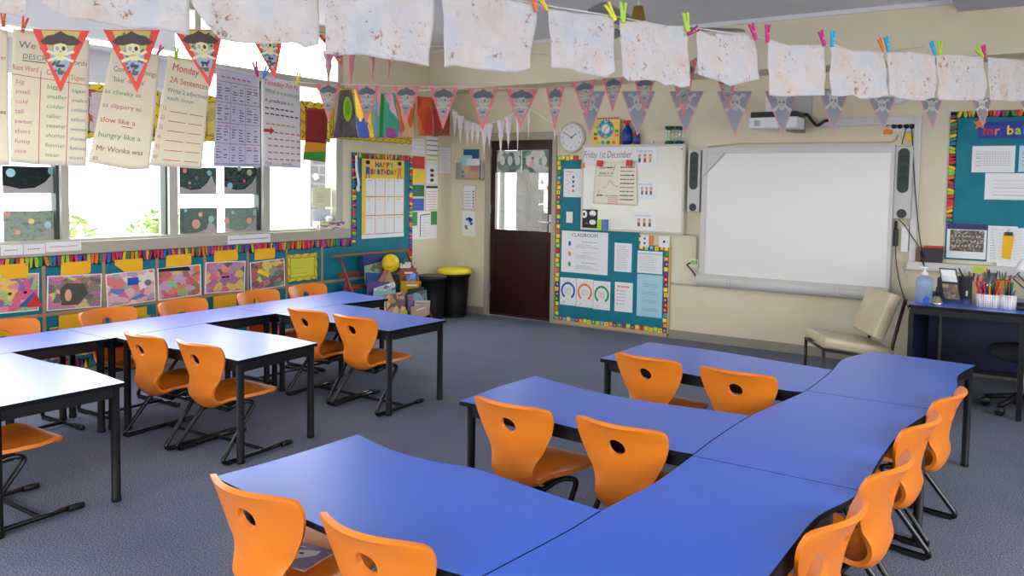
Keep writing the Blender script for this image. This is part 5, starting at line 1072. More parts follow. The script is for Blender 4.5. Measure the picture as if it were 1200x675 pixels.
# ---- sill things
def sill_label(px, lb, dots='k'):
    a0, b0, a1, b1 = LEFT.rect(*px, .06); mb = MB(); mb.fbox(LEFT, a0, b0, a1, b1, .0555, .0575, WHITE); rn = random.Random(int(px[0])); a = a0+.03; 
    while a < a1-.03: mb.disc(LEFT, a, (b0+b1)/2, .0045, .0045, .0582, INKS[dots], 8); a += .014
    tag(mb.build('number_strip'), lb, 'strip', 'number strips on the window sill')
sill_label((1, 287.5, 27, 299), 'white dotted number strip on the sill at the left edge'); sill_label((28, 286, 53, 297.5), 'white number strip with dense black dots, second on the sill'); sill_label((54, 283, 95.5, 294.5), 'long white number strip with red dots on the sill', 'r')
sill_label((267, 275, 317, 285), 'white number strip with black and pink dots on the sill below the middle panes')
tb = empty('tissue_box', LEFT.at(5.7, WZ0+.001, .0), 'flowered tissue box on the window sill at the far end', 'tissue box')
F = Fr(LEFT.at(0, 0, .05), (0, 1, 0), (1, 0, 0)); a0, b0, a1, b1 = F.rect(375, 266, 404, 276.5); PTT = m_art('flowered_card', [rgb(230, 220, 150), rgb(80, 100, 160), rgb(220, 200, 210), rgb(120, 60, 90), rgb(240, 240, 230), rgb(200, 190, 90)], 5, 5, False)
mb = MB(); mb.fbox(F, a0, WZ0+.001, a1, WZ0+.085, -.10, 0, PTT); mb.build('box_body', tb, .003)
mb = MB(); mb.lathe([(.001, 0), (.03, 0), (.045, .03), (.02, .05), (.001, .045)], (F.o.x-.05, (a0+a1)/2, WZ0+.086), PAPER, 7, sm=False); mb.build('tissue', tb)
# ---- paintings stuck on the glass
WA = [(2.5, 195, 69.5, 226.5, 'upper left window painting, near black with a pale blue disc', [rgb(26, 34, 34), rgb(44, 62, 56), rgb(30, 40, 40), rgb(60, 84, 74)], [(.14, .75, .10, LBL), (.86, .85, .09, mat('disc_green', rgb(130, 190, 190), .7))]),
      (4, 247, 70, 285, 'lower left window painting, mottled grey-green with yellow and orange discs', [rgb(150, 170, 150), rgb(110, 140, 120), rgb(180, 190, 175), rgb(130, 150, 140)], [(.07, .93, .07, mat('disc_pink', rgb(236, 150, 150), .7)), (.48, .68, .07, mat('disc_yellow', rgb(240, 214, 130), .7)), (.24, .35, .06, mat('disc_orange', rgb(240, 180, 140), .7)), (.78, .55, .08, LBL)]),
      (210, 196, 253.5, 228, 'upper painting on the third pane, left one, dark green with small discs', [rgb(70, 96, 84), rgb(110, 134, 120), rgb(54, 78, 70), rgb(130, 150, 138)], [(.14, .86, .07, mat('disc_coral', rgb(232, 150, 130), .7)), (.45, .6, .06, mat('disc_violet', rgb(120, 120, 170), .7)), (.8, .8, .08, mat('disc_aqua', rgb(130, 200, 210), .7)), (.27, .42, .04, mat('disc_coral', rgb(232, 150, 130), .7))]),
      (262.5, 196, 306, 228, 'upper painting on the third pane, right one, nearly black with pale green discs', [rgb(40, 54, 50), rgb(30, 40, 40), rgb(80, 100, 90), rgb(50, 66, 60)], [(.15, .32, .09, mat('disc_aqua', rgb(130, 200, 210), .7)), (.4, .95, .07, mat('disc_sage', rgb(160, 190, 140), .7)), (.67, .82, .09, mat('disc_sage', rgb(160, 190, 140), .7)), (.53, .5, .04, PNK)]),
      (210.5, 243.5, 254.5, 275, 'lower painting on the third pane, left one, with one large pink disc', [rgb(120, 144, 130), rgb(150, 168, 154), rgb(100, 126, 112), rgb(170, 184, 172)], [(.42, .4, .14, mat('disc_rose', rgb(234, 160, 150), .7)), (.54, .75, .07, mat('disc_peach', rgb(240, 190, 150), .7)), (.83, .57, .1, mat('disc_mint', rgb(170, 214, 200), .7)), (.15, .9, .05, LBL)]),
      (263.5, 243, 306.5, 275, 'lower painting on the third pane, right one, pale with an orange disc', [rgb(150, 170, 156), rgb(176, 190, 178), rgb(130, 156, 140), rgb(140, 190, 160)], [(.65, .5, .09, mat('disc_orange', rgb(240, 180, 140), .7)), (.04, .52, .09, mat('disc_rose', rgb(234, 160, 150), .7)), (.83, .8, .1, mat('disc_mint', rgb(170, 214, 200), .7)), (.2, .82, .05, LBL)])]
def m_wash(name, cols, seed):
    m, nt, b = nodes(name); v = coords(nt, 'UV', 1, (seed, seed*2, 0)); n = noisetex(nt, v, 9, 6, .7)
    c = ramp(nt, n, [(.3, cols[1]), (.45, cols[0]), (.55, cols[2]), (.7, cols[3])]); nt.links.new(c, b.inputs['Base Color']); b.inputs['Roughness'].default_value = .8
    tr = N(nt, 'ShaderNodeBsdfTranslucent'); nt.links.new(c, tr.inputs[0]); mx = N(nt, 'ShaderNodeMixShader'); mx.inputs[0].default_value = .25
    nt.links.new(b.outputs[0], mx.inputs[1]); nt.links.new(tr.outputs[0], mx.inputs[2]); nt.links.new(mx.outputs[0], nt.nodes['Material Output'].inputs[0]); return m
SAND = m_thin('sand_paper_ground', rgb(200, 196, 192), .3)
for k, (x0, y0, x1, y1, lb, cols, discs) in enumerate(WA):
    c = -.068; a0, b0, a1, b1 = LEFT.rect(x0, y0, x1, y1, c); w, h = a1-a0, b1-b0; mb = MB(); mb.fbox(LEFT, a0, b0, a1, b1, c, c+.002, m_wash('space_painting_%s' % 'abcdef'[k], cols, k), PAPER)
    hill = [(a0, b0), (a1, b0), (a1, b0+h*.25), (a0+w*.86, b0+h*.72), (a0+w*.74, b0+h*.42), (a0+w*.55, b0+h*.2), (a0+w*.3, b0+h*.16), (a0, b0+h*.3)] if k in (0, 2, 3, 5) else [(a0+w*.3, b0), (a1, b0), (a0+w*.92, b0+h*.35), (a0+w*.78, b0+h*.5), (a0+w*.7, b0+h*.2)]
    mb.fprism(LEFT, hill, c+.002, c+.0028, SAND)
    for x, y, r, m in discs: mb.disc(LEFT, a0+w*x, b0+h*y, r*w*.8, r*w*.8, c+.0034, m, 16)
    tag(mb.build('window_painting'), lb, 'painting', 'paintings stuck on the window panes')
for k, (px, lb, m) in enumerate((((366, 220, 393, 243), 'upper pale yellow certificate taped inside the far window pane', mat('pale_yellow_paper', rgb(230, 230, 190), .8)), ((366, 245, 392, 269), 'lower white certificate taped inside the far window pane', mat('bluish_paper', rgb(214, 220, 232), .8)))):
    a0, b0, a1, b1 = LEFT.rect(*px, -.068); mb = MB(); mb.fbox(LEFT, a0, b0, min(a1, 5.765), b1, -.068, -.0665, m); lines(mb, LEFT, (a0, b0, min(a1, 5.765), b1), 5, INKS['m'], -.066, .25, .2, .3, .3, k); tag(mb.build('taped_certificate'), lb, 'certificate', 'certificates taped to the far pane')
for k, (x, y, r) in enumerate(((370, 207, 5), (355, 217, 6), (345, 243, 7))):
    a, b = LEFT.px(x, y, -.068); mb = MB(); s = r/150; GH = m_thin('ghost_paper', rgb(250, 244, 230), .6)
    mb.fprism(LEFT, [(a+s*(1+.25*math.sin(q*2.4))*math.cos(q*PI/6), b+s*(1+.25*math.cos(q*2.9))*math.sin(q*PI/6)) for q in range(12)], -.068, -.0665, GH)
    for q in (-.3, .3): mb.disc(LEFT, a+q*s, b+.2*s, s*.12, s*.12, -.066, INKS['n'], 8)
    tag(mb.build('paper_cutout'), ('top', 'middle', 'lowest')[k]+' of the three cream paper cutouts on the far window pane', 'cutout', 'paper cutouts on the far pane')
# ================================================================ BOOK RACK, BINS
rk = empty('book_rack', (-6.0, 6.2, 0), 'red-brown tubular book rack against the window wall beside the bins', 'book rack')
TUB = mat('rack_red', rgb(150, 60, 40), .45); WOOD = mat('rack_wood', rgb(140, 96, 44), .5)
y0r, y1r = 5.72, 6.70
for y in (y0r, y1r):
    mb = MB(); mb.tube([(-6.12, y, .80), (-5.70, y, 0)], .011, TUB, 8); mb.tube([(-6.14, y+.02, 0), (-6.03, y+.02, .60)], .011, TUB, 8); mb.tube([(-6.14, y, .2), (-5.76, y, .12)], .009, TUB, 8); mb.build('side_frame', rk)
mb = MB(); mb.box((-6.16, 5.64, .78), (-6.10, 6.74, .80), WOOD); mb.build('top_rail', rk)
for k in range(5):
    c = .12+.075*k; z = .60-.125*k
    mb = MB(); mb.box((XL+c-.04, y0r, z-.03), (XL+c-.022, y1r, z+.01), TUB); mb.build('shelf', rk)
BK = [((424, 297.5, 448, 321), .13, (40, 52, 120), 'dark blue picture book at the top left of the rack', 0), ((427, 309, 447, 331), .165, (150, 160, 120), 'pale green picture book in the left column of the rack', 1), ((428.5, 320, 452, 335), .205, (50, 80, 150), 'mid blue book left of the triangular tan one', 0),
 ((445, 317, 464, 337), .245, (196, 160, 110), 'tan book standing as a triangle in the middle of the rack', 2), ((430, 330.5, 455, 346), .285, (96, 76, 150), 'violet book with a white edge in the left column of the rack', 0), ((438, 334, 462, 348), .325, (200, 206, 214), 'pale grey book with a dark window in the left column', 1),
 ((437, 341, 461, 357), .365, (150, 196, 206), 'aqua book in the left column of the rack', 0), ((452, 343.5, 474, 371), .42, (222, 150, 110), 'tall salmon picture book low in the middle of the rack', 1), ((434, 356.5, 451, 371), .42, (190, 200, 110), 'lime and white picture book at the bottom left of the rack', 1),
 ((471, 302, 488, 320), .13, (70, 120, 110), 'dull teal book at the top right of the rack', 0), ((466, 307.5, 483, 323), .17, (230, 232, 226), 'open white book with fanned pages right of the yellow ball', 3), ((468, 314, 490, 331), .21, (170, 84, 50), 'rust brown book in the right column of the rack', 0),
 ((475, 320.5, 495, 335), .25, (80, 110, 190), 'blue and white book in the right column under the rust brown one', 1), ((469, 329.5, 492, 344), .29, (206, 160, 30), 'golden yellow book in the right column of the rack', 0), ((478, 337.5, 496, 352), .33, (60, 66, 64), 'charcoal book in the right column below the golden one', 0),
 ((477, 342.5, 500, 366), .37, (84, 130, 140), 'slate teal picture book at the lower right of the rack', 1), ((485, 352, 503, 368), .41, (220, 214, 200), 'white book with a black dotted spine at the right end of the rack', 4), ((481, 357, 502, 372), .445, (216, 176, 150), 'peach book lowest at the right end of the rack', 0), ((468, 363.5, 476, 371), .455, (220, 220, 60), 'small lime book at the foot of the rack', 0)]
for i, (px, c, col, lb, sty) in enumerate(BK):
    F = Fr(LEFT.at(0, 0, 0), (0, 1, 0), (1, 0, 0)); a0, b0, a1, b1 = F.rect(*px, c); m = mat('book_%02d' % i, rgb(*col), .5); rn = random.Random(i)
    a1 = min(a1, 6.735); a0 = min(a0, a1-.06)
    t = empty('picture_book', LEFT.at((a0+a1)/2, b0, c), lb, 'book', 'picture books on the rack'); mb = MB(); pg = MB(); w, h = a1-a0, b1-b0
    if sty in (0, 1, 4):
        an = (0, .10, -.12, .08, -.07, .14, -.1)[i % 7]; cen = F.at((a0+a1)/2, (b0+b1)/2, 0); F.u = Vector((0, math.cos(an), math.sin(an))); F.v = Vector((0, -math.sin(an), math.cos(an))); F.o = cen; a0, b0, a1, b1 = -w/2, -h/2, w/2, h/2
    if sty == 2: mb.fprism(F, [(a0, b0), (a1, b0), (a0+w*.55, b1)], c+.006, c+.009, m); mb.fprism(F, [(a0, b0+.02), (a0+w*.55, b1), (a0+w*.42, b1+.012), (a0-.03, b0+.05)], c-.03, c+.009, mat('book_edge', rgb(190, 120, 90), .5)); pg.fprism(F, [(a0+.01, b0+.004), (a1-.01, b0+.004), (a0+w*.55, b1-.01)], c-.01, c+.0055, PAPER)
    elif sty == 3:
        mb.fprism(F, [(a0, b0), (a1, b0), (a1, b0+h*.25), (a0, b0+h*.06)], c, c+.004, mat('book_teal', rgb(50, 130, 130), .5))
        for q in range(6): pg.fprism(F, [(a0+w*.05, b0+h*.12+.002*q), (a0+w*(.2+.14*q), b1-h*.1*(q % 2)), (a0+w*(.3+.14*q), b1-h*.12*(q % 2)-.01), (a0+w*.2, b0+h*.1)], c+.001+.004*q, c+.003+.004*q, PAPER)
    else:
        mb.fbox(F, a0, b0, a1, b1, c+.012, c+.015, m if sty != 1 else m_art('book_cover_%02d' % i, [rgb(*col), rgb(*[min(255, int(x*.6+90*rn.random())) for x in col]), rgb(*[min(255, int(x*1.2+20)) for x in col]), rgb(*[int(x*.45) for x in col])], i, 3.5, False), m); mb.fbox(F, a0, b0, a1, b1, c, c+.002, m); mb.fbox(F, a0, b0, a0+.004, b1, c+.002, c+.012, m)
        if sty == 0 and i % 2: mb.fbox(F, a0+w*.25, b0+h*.62, a0+w*.8, b0+h*.74, c+.015, c+.0156, PAPER)
        if sty == 4:
            for q in range(9): mb.disc(F, a0+w*(.08+.1*q), b0+h*.8, .008, .008, c+.0158, INK, 8)
        pg.fbox(F, a0+.004, b0+.003, a1-.004, b1-.003, c+.002, c+.012, PAPER)
    mb.build('cover', t); pg.build('page_block', t)
a, b = LEFT.px(457.5, 308.5, .22); cB = LEFT.at(a, b, .22); yb = empty('yellow_ball', (cB.x, cB.y, cB.z-.095), 'yellow smiling ball resting among the books on the rack', 'ball'); mb = MB()
mb.lathe([(.001, -.098)]+[(.094*math.cos(t*PI/16), .098*math.sin(t*PI/16)) for t in range(-7, 8)]+[(.001, .098)], cB, m_noise('ball_yellow', rgb(238, 200, 20), rgb(246, 214, 30), 5, .4, .3, 12), 24); mb.build('ball', yb)
F = Fr((0, 0, 0), (.78, .62, 0), (.62, -.78, 0)); mb = MB(); ca = cB.dot(F.u); cn = cB.dot(F.n)
for q in (((.02, .03), (.028, .03)), ((-.03, .03), (-.022, .03)), ((-.03, -.02), (-.01, -.035), (.015, -.035), (.03, -.015)), ((-.02, .0), (-.01, .002))): mb.line(F, [(ca+x, cB.z+y) for x, y in q], .005, cn+.0905, BRN)
mb.build('printed_face', yb)
BINB = mat('bin_black', rgb(14, 14, 15), .5)
def bin_(x, y, r, h, lb, lid=None, body=BINB):
    t = empty('rubbish_bin', (x, y, 0), lb, 'bin', 'bins by the corner'); mb = MB(); n = 48; prof = [(.78, 0), (.8, .02), (.88, .5), (.94, .86), (1.02, .87), (1.03, .93), (.96, .95)]
    rings = []
    for rr, zz in prof:
        b0 = len(mb.v); mb.v += [Vector((x+r*rr*(1-(.018 if k % 3 == 0 and .01 < zz < .87 else 0))*math.cos(2*PI*k/n), y+r*rr*(1-(.018 if k % 3 == 0 and .01 < zz < .87 else 0))*math.sin(2*PI*k/n), h*zz)) for k in range(n)]; rings.append(b0)
    for a, b in zip(rings, rings[1:]):
        for k in range(n): j = (k+1) % n; mb.face([a+k, a+j, b+j, b+k], body, None, True)
    mb.face([rings[0]+k for k in range(n)][::-1], body)
    if not lid: mb.lathe([(r*.96, h*.95), (r*.90, h*.90), (r*.84, h*.4), (.001, h*.4)], (x, y, 0), BLKP, n)
    mb.build('body', t)
    if lid: m2 = MB(); m2.lathe([(r*1.08, h*.935), (r*1.10, h*.95), (r*1.08, h*1.0), (r*.95, h*1.03), (r*.6, h*1.045), (.001, h*1.05)], (x, y, 0), lid, 40); m2.build('lid', t)
    return t
bin_(-5.915, 7.30, .185, .535, 'black ribbed rubbish bin with a yellow lid beside the door', mat('bin_lid_yellow', rgb(244, 224, 30), .4))
bin_(-5.94, 6.925, .170, .53, 'open black rubbish bin between the book rack and the yellow-lidded bin', None, mat('dark_green_bin', rgb(10, 18, 17), .5))
# ================================================================ TEACHER'S DESK
DZ_ = .727; dk = empty('teacher_desk', (-.2, 6.6, 0), "blue-topped teacher's desk with navy side panels at the right edge", 'desk')
x0, x1, y0, y1 = -.905, .62, 6.24, 7.16
mb = MB(); mb.prism([(x0, y0), (x1, y0), (x1, y1), (x0, y1)], DZ_-.022, DZ_, BLUE, EDGE, EDGE); mb.build('desktop', dk, .002)
mb = MB(); mb.box((x0+.01, y0+.01, DZ_-.065), (x1-.01, y0+.035, DZ_-.0225), BLACK); mb.build('rail', dk); mb = MB(); mb.box((x0+.01, y1-.035, DZ_-.065), (x1-.01, y1-.01, DZ_-.0225), BLACK); mb.build('rail', dk)
for x, y in ((x0+.02, y0+.02), (-.195, y0+.02), (x0+.02, y1-.02), (x1-.02, y0+.02), (x1-.02, y1-.02)): mb = MB(); mb.box((x-.017, y-.017, 0), (x+.017, y+.017, DZ_-.0655 if abs(x+.195) > .01 else DZ_-.0655), BLACK); mb.build('leg', dk)
mb = MB(); mb.box((x0+.03, y1-.06, .12), (x1-.03, y1-.045, DZ_-.066), NAVY); mb.build('modesty_panel', dk)
mb = MB(); mb.box((x0+.012, y0+.06, .05), (x0+.028, y1-.07, DZ_-.066), NAVY); mb.build('side_panel', dk)
mb = MB(); mb.box((-.795, y1-.1, .05), (-.772, y1-.062, DZ_-.066), mat('post_grey', rgb(96, 94, 88), .5)); mb.build('cable_post', dk)
mb = MB(); mb.box((x0+.05, y1-.10, .14), (x1-.05, y1-.075, .16), BLACK); mb.build('stretcher', dk)
def dp(x, y): p = on_z(x, y, DZ_); return p
z = DZ_+.001
# sanitiser
p = on_z(1081, 356, DZ_); p.y += .05; s = empty('sanitiser_bottle', (p.x, p.y, z), 'clear blue pump bottle of hand sanitiser at the corner of the desk', 'bottle')
hgt = .20; mb = MB(); GEL = m_thin('clear_gel', rgb(168, 196, 226), .3, .35, .15); r = .05
mb.lathe([(.001, 0), (r, .002), (r, hgt*.8), (r*.85, hgt*.92), (r*.35, hgt), (.001, hgt)], (p.x, p.y, z), GEL, 20, sx=1.15); mb.build('bottle_body', s)
mb = MB(); mb.lathe([(.001, 0), (.022, 0), (.022, .025), (.008, .03), (.008, .05), (.012, .052), (.012, .064), (.001, .064)], (p.x, p.y, z+hgt), WHITE, 14); mb.box((p.x-.035, p.y-.008, z+hgt+.052), (p.x+.02, p.y+.008, z+hgt+.064), WHITE); mb.build('pump', s)
mb = MB(); mb.fprism(Fr((0, p.y-r-.001, 0), (1, 0, 0), (0, -1, 0)), [(p.x+.0, z+.005), (p.x+.04, z+.005), (p.x+.045, z+.045), (p.x+.02, z+.06), (p.x+.0, z+.03)], 0, .001, BLU); mb.build('bottle_label', s)
# bell
p = on_z(1097, 357, DZ_); mb = MB(); p.y += .04; bl = empty('hand_bell', (p.x, p.y, z), 'small brass hand bell with a black handle on the front edge of the desk', 'bell')
mb.lathe([(.001, 0), (.042, 0), (.044, .006), (.034, .018), (.026, .04), (.016, .055), (.001, .058)], (p.x, p.y, z), mat('bell_brass', rgb(220, 200, 150), .2, .9), 20); mb.build('bell_cup', bl)
mb = MB(); mb.lathe([(.001, .058), (.009, .058), (.012, .09), (.010, .12), (.001, .128)], (p.x, p.y, z), BLKP, 12); mb.build('handle', bl)
# black box, stand, papers, keyboard
F = Fr((0, 6.90, 0), (1, 0, 0), (0, -1, 0)); a0, b0, a1, b1 = F.rect(1098, 326, 1119, 345); mb = MB(); mb.fbox(F, a0, z, a1, b1, -.14, 0, BLKP); mb.fbox(F, a0+.03, b1, a1-.05, b1+.025, -.12, -.02, BLKP); tag(mb.build('desk_phone', None, .006), 'black desk phone behind the bell on the desk', 'phone')
a0, b0, a1, b1 = Fr((0, 6.60, 0), (1, 0, 0), (0, -1, 0)).rect(1108, 311, 1125, 344); t = empty('display_stand', ((a0+a1)/2, 6.60, z), 'tilted dark stand holding a silver framed card and a patterned card on the desk', 'stand')
F = Fr((0, 6.60, 0), (.97, -.24, 0), (-.24, -.97, 0)); h = b1-z; mb = MB(); aa = a0*.97-6.6*-.24*0; 
A0 = Vector((a0, 6.60, z)); U = Vector((.96, -.1, .0)); V = Vector((-.22, .12, 1)).normalized()
def q3(u, v, c=0): return A0 + U*u + V*v + U.cross(V).normalized()*c
def slab(mb, u0, v0, u1, v1, c0, c1, m):
    P = [q3(u, v, c) for c in (c0, c1) for u, v in ((u0, v0), (u1, v0), (u1, v1), (u0, v1))]; b = len(mb.v); mb.v += P
    for f in ((4, 5, 6, 7), (3, 2, 1, 0), (0, 1, 5, 4), (1, 2, 6, 5), (2, 3, 7, 6), (3, 0, 4, 7)): mb.face([b+i for i in f], m, [(0, 0), (1, 0), (1, 1), (0, 1)])
slab(mb, 0, .01, .12, .14, 0, .012, BLKP); slab(mb, .005, .14, .125, .25, 0, .012, BLKP); mb.build('stand_back', t)
mb = MB(); slab(mb, .012, .15, .118, .24, .012, .014, SILVER); slab(mb, .02, .195, .11, .232, .014, .0146, WHITE); mb.build('silver_card', t)
mb = MB(); slab(mb, .008, .02, .112, .13, .012, .014, m_art('patterned_card', [rgb(120, 100, 60), rgb(60, 50, 40), rgb(160, 140, 90), rgb(80, 70, 60)], 2, 3, False)); mb.build('patterned_card', t)
p = on_z(1127, 349, DZ_); mb = MB(); mb.box((p.x-.26, p.y-.03, z), (p.x+.22, p.y+.19, z+.012), BLKP, .05)
KEY = mat('key_grey', rgb(50, 50, 54), .5)
for i in range(13):
    for j in range(4): mb.box((p.x-.24+.033*i, p.y-.01+.045*j, z+.012), (p.x-.215+.033*i, p.y+.025+.045*j, z+.018), KEY)
tag(mb.build('keyboard'), 'dark keyboard lying behind the bell on the blue desk', 'keyboard')
F = Fr((0, 6.86, 0), (1, 0, 0), (0, -1, 0)); a0, b0, a1, b1 = F.rect(1122, 320, 1140, 342); t = empty('desk_organiser', ((a0+a1)/2, 6.86, z), 'black desk organiser with small white letters behind the keyboard', 'organiser'); mb = MB(); mb.fbox(F, a0, z, a1, b1-.03, -.12, 0, BLKP); mb.fbox(F, a0+.06, z+.02, a1-.03, z+.06, 0, .001, WHITE); mb.build('box', t)
mb = MB()
for k in range(5): mb.tube([F.at(a0+.03+.025*k, b1-.03, -.05), F.at(a0+.0+.035*k, b1+.03-.01*k, -.05)], .006, [BLKP, SILVER, BRN, BLKP, RED][k], 6)
mb.build('pen', t)
# woven baskets of pens
WEAVE = nodes('dotted_basket'); _m2, _nt2, _b2 = WEAVE; _v = coords(_nt2, 'Object', 70); _vo = N(_nt2, 'ShaderNodeTexVoronoi'); _vo.inputs['Randomness'].default_value = 0; _vo.inputs['Scale'].default_value = 1.0; _nt2.links.new(_v, _vo.inputs['Vector'])
_c = ramp(_nt2, _vo.outputs['Distance'], [(.30, rgb(140, 130, 130)), (.42, rgb(238, 236, 232))]); _nt2.links.new(_c, _b2.inputs['Base Color'])
def pencup(x0p, x1p, yb, yt, lb, m, sx=1, pens=12, seed=0, name='pen_basket', Y=None, ph=.10):
    p0 = on_z(x0p, yb, DZ_) if Y is None else on_y(x0p, 340, Y); p1 = on_z(x1p, yb, DZ_) if Y is None else on_y(x1p, 340, Y); c = (p0+p1)/2; c.z = z; r = (p1-p0).length/2; Yc = c.y+ (r*.6 if Y is None else 0); h = on_y((x0p+x1p)/2, yt, Yc).z-z
    t = empty(name, (c.x, Yc, z), lb, 'pen pot'); mb = MB(); ry = r if not sx else r*sx
    mb.lathe([(.001, 0), (ry*.93, 0), (ry, h), (ry*.94, h), (ry*.88, .01), (.001, .01)], (c.x, Yc, z), m, 26, sx=r/ry); mb.build('pot', t)
    rn = random.Random(seed); cols = [RED, RED, PNK, RED, BLU, GRN, PUR, ORA, BLKP, RED]
    for k in range(pens):
        an = rn.uniform(0, 2*PI); rr = rn.random()**.5*.8; x = c.x+r*rr*math.cos(an); y = Yc+ry*rr*math.sin(an); tx, ty_ = rn.uniform(-.03, .03), rn.uniform(-.02, .02); hh = h+ph*rn.uniform(.25, 1); m_ = cols[rn.randrange(10)]
        mb = MB(); mb.tube([(x*.5+c.x*.5, y*.5+Yc*.5, z+.014), (x+tx, y+ty_, z+hh-.015), (x+tx*1.1, y+ty_*1.1, z+hh)], [.006, .006, .002], m_, 6); mb.build('pen', t)
pencup(1144.5, 1170, 361, 344.5, 'white dotted basket crammed with red pens on the front of the desk', _m2, .6, 18, 1)
pencup(1172.5, 1189, 363, 345.5, 'smaller white dotted basket with pink and purple pens at the desk front', _m2, .8, 10, 2)
pencup(1150, 1167, 340, 319.5, 'clear jar of scissors with a white lid rim behind the pen baskets', m_glass('jar_plastic', .6, (.7, .9, .9)), 1, 9, 3, 'jar', 6.92, .03)
pencup(1166, 1184, 340, 328, 'orange and yellow tub of markers behind the smaller basket', mat('tub_orange', rgb(220, 130, 50), .5), 1, 8, 4, 'tub', 6.85, .07)
pencup(1139, 1148, 345, 330, 'tan wooden cup between the organiser and the red pens', TAN, 1, 4, 5, 'wooden_cup', 6.62, .04)
p = on_y(1200, 345, 6.8); lp_ = empty('desk_lamp', (p.x, 6.8, z), 'white desk lamp head on thin black arms at the right edge of the picture', 'lamp'); mb = MB(); mb.lathe([(.001, 0), (.07, 0), (.07, .015), (.001, .02)], (p.x+.10, 6.8, z), WHITE, 20); mb.build('base', lp_)
mb = MB(); q0 = on_y(1199, 312, 6.8); q1 = on_y(1187, 326, 6.8); 
for d_ in (0, .03): mb.tube([(p.x+.10+d_, 6.8, z+.02), (q1.x+d_, 6.8, q1.z+d_), (q0.x, 6.8, q0.z-.02+d_)], .005, BLKP, 6)
mb.build('arm', lp_)
mb = MB(); mb.lathe([(.001, 0), (.055, 0), (.05, .03), (.025, .07), (.015, .09), (.001, .09)], (q0.x, 6.8, q0.z-.04), WHITE, 18); mb.build('lamp_shade', lp_)
mb = MB(); p = on_y(1196, 349, 6.5); mb.lathe([(.001, 0), (.05, .0), (.055, .01), (.045, .035), (.02, .045), (.001, .046)], (p.x, 6.5, z), BLKP, 16, sx=1.4); tag(mb.build('tape_dispenser'), 'rounded black tape dispenser at the right end of the desk', 'dispenser')
mb = MB(); q = on_z(1160, 362, DZ_); mb.box((q.x-.13, q.y+.0, z-.0006), (q.x+.15, q.y+.05, z), LBL); 
# office chair
oc = empty('office_chair', (-.10, 6.70, 0), 'black swivel chair tucked under the desk, one castor showing', 'chair'); ox, oy = -.20, 6.52
mb = MB()
for k in range(5):
    an = k*2*PI/5+4.19; e = Vector((ox+.22*math.cos(an), oy+.22*math.sin(an), .07)); mb.tube([(ox, oy, .12), e], .018, BLKP, 8)
mb.lathe([(.001, .08), (.035, .08), (.03, .14), (.001, .14)], (ox, oy, 0), BLKP, 14); mb.build('base', oc)
for k in range(5):
    an = k*2*PI/5+4.19; e = Vector((ox+.22*math.cos(an), oy+.22*math.sin(an), .035)); mb = MB(); mb.lathe([(.001, -.022), (.03, -.022), (.034, -.012), (.034, .012), (.03, .022), (.001, .022)], e, BLKP, 16, Matrix.Rotation(PI/2, 3, 'X')); mb.build('castor', oc)
mb = MB(); mb.lathe([(.001, .14), (.024, .14), (.024, .27), (.016, .27), (.016, .37), (.001, .37)], (ox, oy, 0), GREY, 14); mb.build('gas_stem', oc)
mb = MB(); mb.lathe([(.001, .37), (.15, .37), (.22, .40), (.225, .43), (.20, .455), (.001, .46)], (ox, oy, 0), mat('black_fabric', rgb(26, 26, 30), .9), 30); mb.build('seat', oc)
mb = MB(); mb.box((-.12, 7.20, .0), (.5, 7.45, .32), mat('grey_crate', rgb(70, 72, 78), .6)); tag(mb.build('storage_crate', None, .01), 'grey storage crate on the floor behind the desk', 'crate')
